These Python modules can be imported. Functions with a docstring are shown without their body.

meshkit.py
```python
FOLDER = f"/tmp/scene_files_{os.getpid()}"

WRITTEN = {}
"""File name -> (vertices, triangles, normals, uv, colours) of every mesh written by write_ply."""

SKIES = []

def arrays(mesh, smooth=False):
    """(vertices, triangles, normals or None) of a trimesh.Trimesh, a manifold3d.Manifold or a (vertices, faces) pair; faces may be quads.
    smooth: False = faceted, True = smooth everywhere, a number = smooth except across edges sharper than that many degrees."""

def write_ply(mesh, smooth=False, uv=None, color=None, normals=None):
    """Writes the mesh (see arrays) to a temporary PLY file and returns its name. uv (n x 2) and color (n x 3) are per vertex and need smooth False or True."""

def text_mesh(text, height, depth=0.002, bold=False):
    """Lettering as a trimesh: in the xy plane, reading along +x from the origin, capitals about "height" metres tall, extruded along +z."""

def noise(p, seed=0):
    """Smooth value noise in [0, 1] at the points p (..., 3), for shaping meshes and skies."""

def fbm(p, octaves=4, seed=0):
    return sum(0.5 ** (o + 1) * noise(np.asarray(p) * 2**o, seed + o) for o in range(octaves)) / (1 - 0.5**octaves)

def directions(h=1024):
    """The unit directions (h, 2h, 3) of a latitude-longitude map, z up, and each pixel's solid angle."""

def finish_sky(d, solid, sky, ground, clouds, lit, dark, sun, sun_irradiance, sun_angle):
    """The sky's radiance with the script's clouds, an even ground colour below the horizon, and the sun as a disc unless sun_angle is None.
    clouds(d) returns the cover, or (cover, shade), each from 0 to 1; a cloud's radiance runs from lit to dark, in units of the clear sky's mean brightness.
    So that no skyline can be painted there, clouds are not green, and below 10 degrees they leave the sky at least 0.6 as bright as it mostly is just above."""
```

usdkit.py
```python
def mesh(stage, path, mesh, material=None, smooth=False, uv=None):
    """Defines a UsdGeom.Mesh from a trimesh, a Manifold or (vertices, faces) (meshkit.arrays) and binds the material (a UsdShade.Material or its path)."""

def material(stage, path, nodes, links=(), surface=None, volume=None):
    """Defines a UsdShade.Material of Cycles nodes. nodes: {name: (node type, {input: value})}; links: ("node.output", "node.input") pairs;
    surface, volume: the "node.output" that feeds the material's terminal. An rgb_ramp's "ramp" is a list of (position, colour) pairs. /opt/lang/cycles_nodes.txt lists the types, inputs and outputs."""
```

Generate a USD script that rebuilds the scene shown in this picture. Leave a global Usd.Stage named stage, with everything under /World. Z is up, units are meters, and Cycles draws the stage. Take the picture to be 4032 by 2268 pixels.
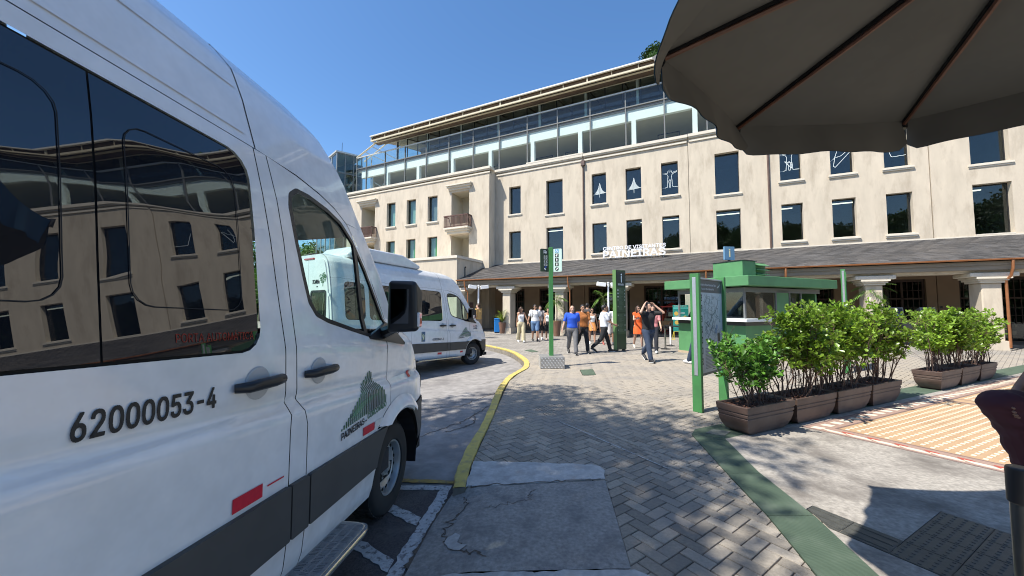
import math, random
import numpy as np
import trimesh
import shapely
import manifold3d as m3
from shapely.geometry import Polygon, box as sbox, Point, LineString, MultiPolygon
from shapely import affinity
from shapely.ops import unary_union
import usdkit, meshkit
from pxr import Usd, UsdGeom, UsdLux, UsdShade, Gf, Sdf, Vt

PI = math.pi
random.seed(7)
stage = Usd.Stage.CreateInMemory()
UsdGeom.SetStageUpAxis(stage, UsdGeom.Tokens.z)
UsdGeom.SetStageMetersPerUnit(stage, 1.0)
UsdGeom.Xform.Define(stage, '/World')
UsdGeom.Scope.Define(stage, '/World/Looks')

# ------------------------------------------------------------------ camera, sky, sun, exposure
EYE = 1.57                                   # height of the lens
EXPOSURE = 0.75
SKY_STRENGTH = 0.135
SUN_INTENSITY = 1.25
SUN_EL = math.radians(57.0)
SUN_TO = (-0.884, -0.468)                    # horizontal direction towards the sun
cam = UsdGeom.Camera.Define(stage, '/World/camera')
cam.CreateHorizontalApertureAttr(36.0)
cam.CreateVerticalApertureAttr(20.25)
cam.CreateFocalLengthAttr(13.0)
cam.CreateClippingRangeAttr(Gf.Vec2f(0.05, 2000.0))
cam.CreateExposureAttr(EXPOSURE)
cam.AddTranslateOp().Set(Gf.Vec3d(0, 0, EYE))
cam.AddRotateXOp().Set(90.0 + 3.106)

def cyc(path, nodes, links, surface=None, volume=None):
    return usdkit.material(stage, path, nodes, links, surface=surface, volume=volume)

sun_h = np.array(SUN_TO) / np.hypot(*SUN_TO)
SUN_DIR = np.array([sun_h[0] * math.cos(SUN_EL), sun_h[1] * math.cos(SUN_EL), math.sin(SUN_EL)])
dome = UsdLux.DomeLight.Define(stage, '/World/sky')
sky_m = cyc('/World/Looks/sky_air', {
    'sky': ('sky_texture', {'sky_type': 'single_scattering', 'sun_disc': False, 'sun_elevation': SUN_EL,
                            'sun_rotation': math.atan2(sun_h[0], sun_h[1]), 'altitude': 450.0, 'air_density': 1.0,
                            'aerosol_density': 0.9, 'ozone_density': 2.2}),
    'hv': ('hsv', {'saturation': 1.2, 'value': 1.0}),
    'bg': ('background_shader', {'strength': SKY_STRENGTH})}, [('sky.color', 'hv.color'), ('hv.color', 'bg.color')], surface='bg.background')
UsdShade.MaterialBindingAPI.Apply(dome.GetPrim()).Bind(sky_m)
dome.GetPrim().SetCustomDataByKey('kind', 'structure')
dome.GetPrim().SetCustomDataByKey('label', 'clear deep blue midday sky')
sun = UsdLux.DistantLight.Define(stage, '/World/sun')
sun.CreateIntensityAttr(SUN_INTENSITY)
sun.CreateAngleAttr(0.53)
sun.CreateNormalizeAttr(True)
sun.CreateColorAttr(Gf.Vec3f(1.0, 0.955, 0.88))
z = SUN_DIR; x = np.cross([0, 0, 1.0], z); x /= np.linalg.norm(x); y = np.cross(z, x)
M = Gf.Matrix4d(*[float(v) for r in (np.append(x, 0), np.append(y, 0), np.append(z, 0), [0, 0, 0, 1]) for v in r])
sun.AddTransformOp().Set(M)

# ------------------------------------------------------------------ helpers: prims
_used = {}
def numbered(parent, name):
    k = (parent, name)
    n = _used.get(k, 0)
    _used[k] = n + 1
    return name if n == 0 else f'{name}_{n:03d}'

def tag(p, label=None, cat=None, group=None, kind=None):
    p = p.GetPrim() if hasattr(p, 'GetPrim') else p
    for k, v in (('label', label), ('category', cat), ('group', group), ('kind', kind)):
        if v:
            p.SetCustomDataByKey(k, v)
    return p

def thing(name, label, cat, loc=(0, 0, 0), rz=0.0, group=None, kind=None, rx=0.0, ry=0.0):
    path = '/World/' + numbered('/World', name)
    xf = UsdGeom.Xform.Define(stage, path)
    xf.AddTranslateOp().Set(Gf.Vec3d(*[float(v) for v in loc]))
    if rz: xf.AddRotateZOp().Set(math.degrees(rz))
    if ry: xf.AddRotateYOp().Set(math.degrees(ry))
    if rx: xf.AddRotateXOp().Set(math.degrees(rx))
    tag(xf, label, None if kind == 'structure' else cat, group, kind)
    return path

RAKE = 0.0                                   # the vans' pillars lean back against their nose-down stance
def part(parent, name, mesh, mat, smooth=False, label=None, kind=None):
    path = parent + '/' + numbered(parent, name)
    if isinstance(mesh, list):
        mesh = cat(mesh)
    if RAKE:
        q = np.array(mesh.vertices, float); q[:, 0] -= RAKE * q[:, 2]
        mesh = trimesh.Trimesh(q, mesh.faces, process=False)
    usdkit.mesh(stage, path, mesh, mat, smooth)
    if label or kind:
        tag(stage.GetPrimAtPath(path), label, None, None, kind)
    return path

def solo(name, mesh, mat, label, cat=None, smooth=False, group=None, kind=None):
    p = part('/World', name, mesh, mat, smooth)
    tag(stage.GetPrimAtPath(p), label, None if kind == 'structure' else cat, group, kind)
    return p

def copy_of(src, loc, rz=0.0, label=None, group=None, ry=0.0, scale=None):
    sp = stage.GetPrimAtPath(src); was = sp.GetCustomData()
    base = sp.GetName()
    path = '/World/' + numbered('/World', base)
    xf = UsdGeom.Xform.Define(stage, path)
    xf.AddTranslateOp().Set(Gf.Vec3d(*[float(v) for v in loc]))
    xf.AddRotateZOp().Set(math.degrees(rz))
    if ry: xf.AddRotateYOp().Set(math.degrees(ry))
    if scale: xf.AddScaleOp().Set(Gf.Vec3f(*scale))
    xf.GetPrim().GetReferences().AddInternalReference(src)
    tag(xf, label or was.get('label'), was.get('category'), group or was.get('group'))
    return path

# ------------------------------------------------------------------ helpers: meshes
def cat(ms):
    ms = [m for m in ms if m is not None and len(m.faces)]
    return trimesh.util.concatenate(ms)

def TM(v, f):
    v = np.asarray(v, float); f = np.asarray(f, int)
    if f.shape[1] == 4:
        f = np.vstack([f[:, [0, 1, 2]], f[:, [0, 2, 3]]])
    return trimesh.Trimesh(v, f, process=False)

def bx(x0, x1, y0, y1, z0, z1):
    v = np.array([[x, y, z] for z in (z0, z1) for y in (y0, y1) for x in (x0, x1)], float)
    f = [[0, 2, 3, 1], [4, 5, 7, 6], [0, 1, 5, 4], [2, 6, 7, 3], [0, 4, 6, 2], [1, 3, 7, 5]]
    return TM(v, f)

def cbx(x0, x1, y0, y1, z0, z1, c=0.01):
    """box with rounded (chamfered) edges"""
    s = []
    for X in (x0 + c, x1 - c):
        for Y in (y0 + c, y1 - c):
            for Z in (z0 + c, z1 - c):
                s += [[X + d, Y, Z] for d in (-c, c)] + [[X, Y + d, Z] for d in (-c, c)] + [[X, Y, Z + d] for d in (-c, c)]
    return trimesh.convex.convex_hull(np.array(s))

def oriented(m, o, xdir, zdir=None):
    """place a mesh drawn in x/z (y = depth) at o with its x along the horizontal direction xdir"""
    xd = np.array([xdir[0], xdir[1], 0.0]); xd /= np.linalg.norm(xd)
    yd = np.array([-xd[1], xd[0], 0]); zd = np.array([0, 0, 1.0])
    m = m.copy()
    v = m.vertices
    m.vertices = np.asarray(o, float) + v[:, :1] * xd + v[:, 1:2] * yd + v[:, 2:] * zd
    return m

def tri2d(poly):
    v, f = trimesh.creation.triangulate_polygon(poly, engine='earcut')
    return np.asarray(v), np.asarray(f)

def geoms(p):
    if p.is_empty: return []
    if p.geom_type == 'Polygon': return [p]
    return [g for g in getattr(p, 'geoms', []) if g.geom_type == 'Polygon']

def ext(poly, h, z0=0.0):
    out = []
    for g in geoms(poly):
        if g.area > 1e-7:
            m = trimesh.creation.extrude_polygon(g, h, engine='earcut'); m.apply_translation([0, 0, z0]); out.append(m)
    return cat(out)

def upright(m):
    """extruded in xy by h along z -> drawn in x/z, thickness towards +y"""
    m = m.copy(); v = m.vertices
    m.vertices = np.stack([v[:, 0], v[:, 2], v[:, 1]], 1); m.invert(); return m

def grid_cut(poly, sx, sy=None):
    """triangulates a polygon cut by a grid: (verts2d, faces), welded"""
    sy = sy or sx
    vs, fs, n = [], [], 0
    for P in geoms(poly):
        x0, y0, x1, y1 = P.bounds
        xs = np.arange(math.floor(x0 / sx) * sx, x1 + sx, sx); ys = np.arange(math.floor(y0 / sy) * sy, y1 + sy, sy)
        shapely.prepare(P)
        for a in xs:
            for b in ys:
                c = sbox(a, b, a + sx, b + sy)
                if P.contains(c):
                    vs.append(np.array([[a, b], [a + sx, b], [a + sx, b + sy], [a, b + sy]])); fs.append(np.array([[0, 1, 2], [0, 2, 3]]) + n); n += 4
                elif P.intersects(c):
                    for g in geoms(P.intersection(c)):
                        if g.area < 1e-9: continue
                        v, f = tri2d(g)
                        # counter-clockwise
                        ar = (v[f[:, 1], 0] - v[f[:, 0], 0]) * (v[f[:, 2], 1] - v[f[:, 0], 1]) - (v[f[:, 2], 0] - v[f[:, 0], 0]) * (v[f[:, 1], 1] - v[f[:, 0], 1])
                        f = np.where((ar < 0)[:, None], f[:, ::-1], f)
                        vs.append(v); fs.append(f + n); n += len(v)
    v = np.vstack(vs); f = np.vstack(fs)
    key = np.round(v, 5); u, idx, inv = np.unique(key, axis=0, return_index=True, return_inverse=True)
    f = inv.ravel()[f]; f = f[(f[:, 0] != f[:, 1]) & (f[:, 1] != f[:, 2]) & (f[:, 0] != f[:, 2])]
    return v[idx], f

def tube(pts, r, n=8, closed=False, caps=True):
    p = np.asarray(pts, float); m = len(p)
    r = np.broadcast_to(r, (m,)).astype(float)
    t = np.gradient(p, axis=0); t /= np.linalg.norm(t, axis=1, keepdims=True) + 1e-12
    ref = np.array([0, 0, 1.0]) if abs(t[:, 2]).mean() < 0.8 else np.array([1.0, 0, 0])
    a = np.cross(t, ref); a /= np.linalg.norm(a, axis=1, keepdims=True) + 1e-12
    b = np.cross(t, a)
    th = np.arange(n) * 2 * PI / n
    v = (p[:, None] + r[:, None, None] * (np.cos(th)[None, :, None] * a[:, None] + np.sin(th)[None, :, None] * b[:, None])).reshape(-1, 3)
    f = []
    for i in range(m - 1):
        for j in range(n):
            k = (j + 1) % n
            f.append([i * n + j, (i + 1) * n + j, (i + 1) * n + k, i * n + k])
    f = np.array(f); f = np.vstack([f[:, [0, 1, 2]], f[:, [0, 2, 3]]]).tolist()
    if caps:
        v = np.vstack([v, p[:1], p[-1:]]); c0, c1 = m * n, m * n + 1
        for j in range(n):
            k = (j + 1) % n
            f.append([c0, j, k]); f.append([c1, (m - 1) * n + k, (m - 1) * n + j])
    me = trimesh.Trimesh(v, np.array(f), process=False)
    if me.volume < 0: me.invert()
    return me

def cyl(p0, p1, r, n=12):
    return tube([p0, p1], r, n)

def lathe(prof, n=24, loc=(0, 0, 0)):
    """profile of (radius, z) revolved about z"""
    prof = np.asarray(prof, float)
    th = np.arange(n) * 2 * PI / n
    v = np.stack([prof[:, 0, None] * np.cos(th), prof[:, 0, None] * np.sin(th), np.repeat(prof[:, 1, None], n, 1)], -1).reshape(-1, 3)
    f = []
    for i in range(len(prof) - 1):
        for j in range(n):
            k = (j + 1) % n
            f.append([i * n + j, i * n + k, (i + 1) * n + k, (i + 1) * n + j])
    m = TM(v, f); m.merge_vertices(); m.update_faces(m.nondegenerate_faces())
    if m.volume < 0: m.invert()
    m.apply_translation(loc); return m

def grid(P, flip=False):
    """P: (rows, cols, 3)"""
    r, c = P.shape[:2]
    i, j = np.meshgrid(np.arange(r - 1), np.arange(c - 1), indexing='ij')
    f = np.stack([i * c + j, i * c + j + 1, (i + 1) * c + j + 1, (i + 1) * c + j], -1).reshape(-1, 4)
    if flip: f = f[:, ::-1]
    return TM(P.reshape(-1, 3), f)

def text(s, h, depth=0.003, bold=False, width=None):
    """lettering in the xz plane facing -y, from the origin along +x"""
    m = meshkit.text_mesh(s, h, depth, bold)
    v = m.vertices
    if width:
        v[:, 0] = (v[:, 0] - v[:, 0].min()) * width / (v[:, 0].max() - v[:, 0].min())
    m.vertices = np.stack([v[:, 0], -v[:, 2], v[:, 1]], 1)
    if m.volume < 0: m.invert()
    return m

def rrect(x0, y0, x1, y1, r, q=4):
    return sbox(x0 + r, y0 + r, x1 - r, y1 - r).buffer(r, quad_segs=q)

# ------------------------------------------------------------------ materials
LOOKS = {}
def mat(name, col, rough=0.6, var=0.12, scale=4.0, metal=0.0, bump=0.0, bscale=80.0, spec=0.5, coat=0.0, island=0.0,
        col2=None, mix_scale=1.2, mix_lo=0.45, mix_hi=0.65, detail=5.0, stretch=None, emit=0.0, sheen=0.0, transl=0.0, rvar=0.0):
    if name in LOOKS: return LOOKS[name]
    N = {'geo': ('geometry', {}), 'n': ('noise_texture', {'scale': scale, 'detail': detail, 'roughness': 0.6}),
         'p': ('principled_bsdf', {'roughness': rough, 'metallic': metal, 'specular_ior_level': spec, 'coat_weight': coat})}
    L = []
    src = 'geo.position'
    if stretch:
        N['mp'] = ('mapping', {'scale': stretch}); L.append(('geo.position', 'mp.vector')); src = 'mp.vector'
    L.append((src, 'n.vector'))
    c = np.array(col, float)
    N['r'] = ('rgb_ramp', {'ramp': [(0.28, tuple(c * (1 - var))), (0.72, tuple(np.minimum(c * (1 + var), 0.95)))]})
    L.append(('n.fac', 'r.fac')); out = 'r.color'
    if col2 is not None:
        N['n2'] = ('noise_texture', {'scale': mix_scale, 'detail': 6.0, 'roughness': 0.65})
        N['mr'] = ('map_range', {'from_min': mix_lo, 'from_max': mix_hi, 'clamp': True})
        N['mx'] = ('mix', {'color2': tuple(col2)})
        L += [(src, 'n2.vector'), ('n2.fac', 'mr.value'), ('mr.result', 'mx.fac'), (out, 'mx.color1')]; out = 'mx.color'
    if island:
        N['oi'] = ('object_info', {}); N['ad'] = ('math', {'math_type': 'add'}); N['fr'] = ('math', {'math_type': 'fraction'})
        N['mi'] = ('map_range', {'to_min': 1 - island, 'to_max': 1 + island, 'clamp': True}); N['hv'] = ('hsv', {})
        L += [('oi.random', 'ad.value1'), ('geo.random_per_island', 'ad.value2'), ('ad.value', 'fr.value1'), ('fr.value', 'mi.value'), ('mi.result', 'hv.value'), (out, 'hv.color')]
        out = 'hv.color'
    L.append((out, 'p.base_color'))
    if rvar:
        N['rr'] = ('map_range', {'from_min': 0.3, 'from_max': 0.7, 'to_min': max(rough - rvar, 0.02), 'to_max': min(rough + rvar, 1), 'clamp': True})
        L += [('n.fac', 'rr.value'), ('rr.result', 'p.roughness')]
    if bump:
        N['nb'] = ('noise_texture', {'scale': bscale, 'detail': 4.0, 'roughness': 0.6}); N['b'] = ('bump', {'strength': bump, 'distance': 0.01})
        L += [(src, 'nb.vector'), ('nb.fac', 'b.height'), ('b.normal', 'p.normal')]
    if sheen: N['p'][1]['sheen_weight'] = sheen
    surf = 'p.BSDF'
    if emit:
        N['p'][1]['emission_strength'] = emit; L.append((out, 'p.emission_color'))
    if transl:
        N['t'] = ('translucent_bsdf', {}); N['ms'] = ('mix_closure', {'fac': transl})
        L += [(out, 't.color'), ('p.BSDF', 'ms.closure1'), ('t.BSDF', 'ms.closure2')]; surf = 'ms.closure'
    LOOKS[name] = cyc('/World/Looks/' + name, N, L, surface=surf)
    return LOOKS[name]

def glass(name, tint=(0.9, 0.95, 0.93), ior=1.5, rough=0.0, wav=0.0, wscale=1.5, dark=None):
    """window pane: see-through (or dark) mixed with a mirror that grows towards grazing angles"""
    if name in LOOKS: return LOOKS[name]
    f0 = ((ior - 1) / (ior + 1)) ** 2
    N = {'lw': ('layer_weight', {'blend': .5}), 'pw': ('math', {'math_type': 'power', 'value2': 5.0}), 'ma': ('math', {'math_type': 'multiply_add', 'value2': 1 - f0, 'value3': f0}),
         'g': ('glossy_bsdf', {'color': (1, 1, 1), 'roughness': rough}), 'mx': ('mix_closure', {})}
    if dark is None: N['t'] = ('transparent_bsdf', {'color': tint})
    else: N['t'] = ('diffuse_bsdf', {'color': dark})
    L = [('lw.facing', 'pw.value1'), ('pw.value', 'ma.value1'), ('ma.value', 'mx.fac'), ('t.BSDF', 'mx.closure1'), ('g.BSDF', 'mx.closure2')]
    if wav:
        N['geo'] = ('geometry', {}); N['n'] = ('noise_texture', {'scale': wscale, 'detail': 1.0}); N['b'] = ('bump', {'strength': wav, 'distance': 0.05})
        L += [('geo.position', 'n.vector'), ('n.fac', 'b.height'), ('b.normal', 'g.normal')]
    LOOKS[name] = cyc('/World/Looks/' + name, N, L, surface='mx.closure')
    return LOOKS[name]

STUCCO = mat('cream_stucco', (0.52, 0.45, 0.35), 0.9, 0.10, 2.6, bump=0.4, bscale=22, col2=(0.355, 0.295, 0.22), mix_scale=2.2, mix_lo=0.50, mix_hi=0.80, stretch=(1.0, 1.0, 0.28), detail=8)
SHADETAN = mat('shaded_tan_plaster', (0.27, 0.195, 0.13), 0.9, 0.08, 2, bump=0.3, bscale=25)  # tan wall colour, darkened to carry the shade under the arcade
TRIM = mat('pale_trim', (0.60, 0.545, 0.45), 0.85, 0.08, 5, bump=0.2, bscale=30, col2=(0.40, 0.34, 0.27), mix_scale=2.5, mix_lo=0.56, mix_hi=0.8)
WHITEWALL = mat('white_wall', (0.78, 0.78, 0.76), 0.8, 0.04, 3)
CREAMIN = mat('cream_inside', (0.50, 0.46, 0.36), 0.85, 0.05, 2)
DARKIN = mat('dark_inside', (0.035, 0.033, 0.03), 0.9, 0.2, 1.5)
DARKWOOD = mat('dark_wood', (0.045, 0.025, 0.017), 0.6, 0.3, 8)
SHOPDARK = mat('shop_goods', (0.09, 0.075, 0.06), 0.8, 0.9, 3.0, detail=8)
STEELBLK = mat('black_steel', (0.02, 0.02, 0.02), 0.45, 0.2, 10)
GREYFRAME = mat('grey_frame', (0.14, 0.145, 0.14), 0.5, 0.1, 10)
LTFRAME = mat('pale_metal', (0.48, 0.47, 0.43), 0.45, 0.1, 6, metal=0.3)
CREAMST = mat('cream_steel', (0.55, 0.48, 0.33), 0.5, 0.1, 3)
BROWNRF = mat('brown_soffit', (0.13, 0.085, 0.05), 0.7, 0.2, 2, col2=(0.07, 0.045, 0.03), mix_scale=1.0)
SLATE = mat('slate', (0.082, 0.078, 0.076), 0.65, 0.35, 1.3, island=0.32, bump=0.3, bscale=30, col2=(0.125, 0.112, 0.10), mix_scale=0.6, mix_lo=0.45, mix_hi=0.7)
COPPER = mat('copper', (0.52, 0.22, 0.10), 0.38, 0.15, 3, metal=0.75)
FASCIA = mat('grey_fascia', (0.25, 0.215, 0.165), 0.8, 0.18, 2.5, stretch=(0.3, 0.3, 6))
WOODRAIL = mat('brown_rail', (0.085, 0.038, 0.026), 0.6, 0.2, 6)
GREENIN = mat('green_blind', (0.11, 0.34, 0.02), 0.7, 0.05, 2)
TEALIN = mat('teal_blind', (0.30, 0.46, 0.42), 0.5, 0.06, 1.2)
GREYBLIND = mat('grey_blind', (0.20, 0.24, 0.26), 0.6, 0.06, 1.2)
LAMPSTRIP = mat('lit_tube', (0.9, 0.85, 0.75), 0.5, 0.0, 2, emit=1.2)
PANE = glass('window_glass', (0.82, 0.88, 0.86), 1.55)
PANECLR = glass('balcony_glass', (0.92, 0.96, 0.94), 1.35)
PANEBLUE = glass('tower_glass', (0.55, 0.68, 0.72), 1.75, wav=0.02, wscale=0.6)
LINEART = mat('white_film', (0.72, 0.80, 0.80), 0.5, 0.05, 5)

# ================================================================== GROUND
def zr(y):
    """height of the road: it falls gently away from the camera"""
    return -0.018 - 0.0207 * np.clip(y, -0.5, 12.5)

GROUND = mat('hill_soil', (0.07, 0.065, 0.04), 0.95, 0.4, 0.3)
ROAD = mat('road_surface', (0.235, 0.22, 0.205), 0.92, 0.3, 5.0, bump=0.5, bscale=55, col2=(0.13, 0.12, 0.115), mix_scale=0.9, mix_lo=0.5, mix_hi=0.72, detail=9)
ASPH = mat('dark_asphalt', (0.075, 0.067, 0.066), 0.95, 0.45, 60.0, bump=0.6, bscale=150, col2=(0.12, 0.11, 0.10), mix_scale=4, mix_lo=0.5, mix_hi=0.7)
WHITEPAINT = mat('worn_white_paint', (0.46, 0.46, 0.45), 0.85, 0.2, 30, bump=0.4, bscale=120, col2=(0.17, 0.16, 0.155), mix_scale=26, mix_lo=0.52, mix_hi=0.62)
YELLOWPAINT = mat('worn_yellow_paint', (0.50, 0.385, 0.10), 0.8, 0.15, 14, bump=0.4, bscale=90, col2=(0.27, 0.23, 0.13), mix_scale=9, mix_lo=0.50, mix_hi=0.72)
YELLOWOLD = mat('faded_yellow_paint', (0.36, 0.24, 0.06), 0.85, 0.2, 14, col2=(0.14, 0.12, 0.09), mix_scale=16, mix_lo=0.48, mix_hi=0.66)
KERBST = mat('kerb_concrete', (0.20, 0.175, 0.14), 0.9, 0.3, 6, bump=0.4, bscale=60)
BED = mat('paver_joint', (0.055, 0.042, 0.034), 0.95, 0.5, 14)
PAVER = mat('concrete_paver', (0.29, 0.252, 0.20), 0.88, 0.22, 45, bump=0.45, bscale=170, island=0.24, col2=(0.20, 0.185, 0.165), mix_scale=1.1, mix_lo=0.45, mix_hi=0.7)
SLAB = mat('ramp_concrete', (0.275, 0.26, 0.235), 0.9, 0.32, 36, bump=0.45, bscale=130, col2=(0.155, 0.15, 0.145), mix_scale=5, mix_lo=0.48, mix_hi=0.72, detail=9)
SLABNEW = mat('pale_mortar', (0.45, 0.44, 0.415), 0.9, 0.16, 30, bump=0.4, bscale=110, col2=(0.33, 0.32, 0.30), mix_scale=6)
CONC = mat('pavement_concrete', (0.30, 0.272, 0.232), 0.9, 0.34, 26, bump=0.45, bscale=90, col2=(0.135, 0.118, 0.10), mix_scale=1.7, mix_lo=0.46, mix_hi=0.68, detail=9)
GREENRUB = mat('green_floor_paint', (0.062, 0.092, 0.058), 0.75, 0.25, 9, bump=0.3, bscale=60, col2=(0.095, 0.125, 0.085), mix_scale=3.2, mix_lo=0.5, mix_hi=0.75)
TILEGREY = mat('tactile_rubber', (0.062, 0.062, 0.054), 0.5, 0.2, 20, bump=0.2, bscale=120)
MOSTAN = mat('mosaic_tan', (0.40, 0.265, 0.15), 0.7, 0.16, 60, bump=0.15, bscale=150, col2=(0.35, 0.225, 0.125), mix_scale=2)
MOSCREAM = mat('mosaic_cream', (0.58, 0.54, 0.42), 0.65, 0.08, 30)
MOSDARK = mat('mosaic_mauve', (0.17, 0.115, 0.10), 0.7, 0.2, 40)
MOSPINK = mat('mosaic_pink', (0.30, 0.20, 0.155), 0.7, 0.12, 40)
MOSRED = mat('mosaic_red', (0.36, 0.07, 0.045), 0.65, 0.1, 40)
DIRT = mat('joint_dirt', (0.10, 0.08, 0.062), 0.95, 0.4, 40, bump=0.8, bscale=80)

# the wide terrain below everything, as far as the horizon
th = np.linspace(0, 2 * PI, 49)[:-1]
ring = np.array([[r * math.cos(a), r * math.sin(a) + 10, -1.4] for r in (60, 500) for a in th])
fc = [[i, (i + 1) % 48, 48 + (i + 1) % 48, 48 + i] for i in range(48)]
gm = TM(np.vstack([ring, [[0, 10, -1.4]]]), np.array([[f[0], f[1], f[2], f[3]] for f in fc]))
gm = trimesh.Trimesh(gm.vertices, np.vstack([gm.faces[:, ::-1], [[96, i, (i + 1) % 48] for i in range(48)]]), process=False)
solo('ground', gm, GROUND, 'dark earth of the hillside round the square', kind='structure')

inner = [(-.51, 3.29), (-.52, 3.96), (-.43, 4.89), (-.35, 6.04), (-.19, 8.07), (.02, 9.0), (.26, 9.76), (.35, 10.53), (.35, 10.96), (.23, 11.96), (.07, 12.84), (-.21, 13.85), (-.67, 14.83), (-.98, 15.4)]
outer = [(-.405, 3.30), (-.40, 3.96), (-.32, 4.89), (-.235, 6.04), (-.06, 8.07), (.16, 8.98), (.40, 9.70), (.485, 10.5), (.49, 11.0), (.37, 12.02), (.21, 12.90), (-.09, 13.93), (-.58, 14.93), (-.90, 15.5)]
far_in = [(-2.35, 17.1), (-5.2, 19.3), (-12, 22.6), (-30, 30)]
far_out = [(-2.28, 17.25), (-5.12, 19.47), (-11.9, 22.8), (-29.9, 30.2)]
near_in = [(-2.2, -25), (-1.1, -6), (-.8, 0), (-.72, 1.4), (-.655, 2.28), (-.605, 2.85), (-.545, 3.26)]
plaza_poly = Polygon(near_in + inner + far_in + [(-30, 70), (75, 70), (75, -25)])
kerb_poly = Polygon(inner + far_in + far_out[::-1] + outer[::-1])
road_poly = Polygon([(-45, -40), (-2.2, -40)] + near_in + inner + far_in + [(-45, 37)])

def on_road(poly, dz, s=0.6):
    v, f = grid_cut(poly, s)
    return TM(np.column_stack([v, zroad(v) + dz]), f)

road = thing('road', 'worn pale asphalt road where the vans stand', None, kind='structure')
def zroad(v):
    # the asphalt was laid up towards the kerb
    d = LineString(inner + far_in).distance(shapely.points(v)); k_ = np.clip(1 - d / .9, 0, 1)
    return zr(v[:, 1]) + .55 * np.clip(-zr(v[:, 1]) - .10, 0, 1) * k_ * k_ * (3 - 2 * k_)
v, f = grid_cut(road_poly, .45)
part(road, 'surface', TM(np.column_stack([v, zroad(v)]), f), ROAD, smooth=True)
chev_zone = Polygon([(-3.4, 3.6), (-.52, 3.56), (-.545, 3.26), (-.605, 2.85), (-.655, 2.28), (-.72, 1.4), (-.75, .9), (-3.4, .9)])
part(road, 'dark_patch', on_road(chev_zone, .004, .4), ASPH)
def jag(pts, amp, n, seed, closed=True):
    """a polygon with worn, uneven edges"""
    r = np.random.default_rng(seed); out = []
    for i in range(len(pts)):
        a, b = np.array(pts[i]), np.array(pts[(i + 1) % len(pts)])
        L = np.linalg.norm(b - a); k = max(1, int(L / n)); d = (b - a) / max(L, 1e-9); nn = np.array([-d[1], d[0]])
        for j in range(k):
            out.append(tuple(a + (b - a) * j / k + (nn * r.normal(0, amp) if j else 0)))
    return Polygon(out).buffer(0)
marks = [jag([(-3.4, 3.70), (-1.6, 3.56), (-.56, 3.545), (-.565, 3.455), (-1.6, 3.47), (-3.4, 3.60)], .006, .05, 1),
         jag([(-.655, 3.45), (-.57, 3.45), (-.565, 3.30), (-.622, 2.86), (-.668, 2.40), (-.74, 1.5), (-.83, 1.5), (-.765, 2.40), (-.715, 2.86)], .006, .04, 2),
         jag([(-1.75, 3.72), (-.715, 3.0), (-.722, 2.885), (-1.75, 3.60)], .006, .05, 3),
         jag([(-1.75, 3.22), (-.765, 2.49), (-.77, 2.375), (-1.75, 3.10)], .006, .05, 4),
         jag([(-1.75, 2.62), (-.83, 1.95), (-.835, 1.84), (-1.75, 2.50)], .006, .05, 5)]
for p in marks:
    part(road, 'white_marking', on_road(p, .008, .3), WHITEPAINT)
part(road, 'yellow_line', on_road(jag([(-3.4, 3.86), (-.54, 3.645), (-.54, 3.575), (-3.4, 3.78)], .005, .05, 6), .012, .3), YELLOWOLD)
part(road, 'dirt_joint', on_road(jag([(-.50, 3.42), (-.455, 3.3), (-.545, 2.85), (-.605, 2.28), (-.66, 1.4), (-.72, 1.4), (-.672, 2.28), (-.622, 2.85), (-.565, 3.26)], .012, .035, 8), .016, .3), DIRT)
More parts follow.
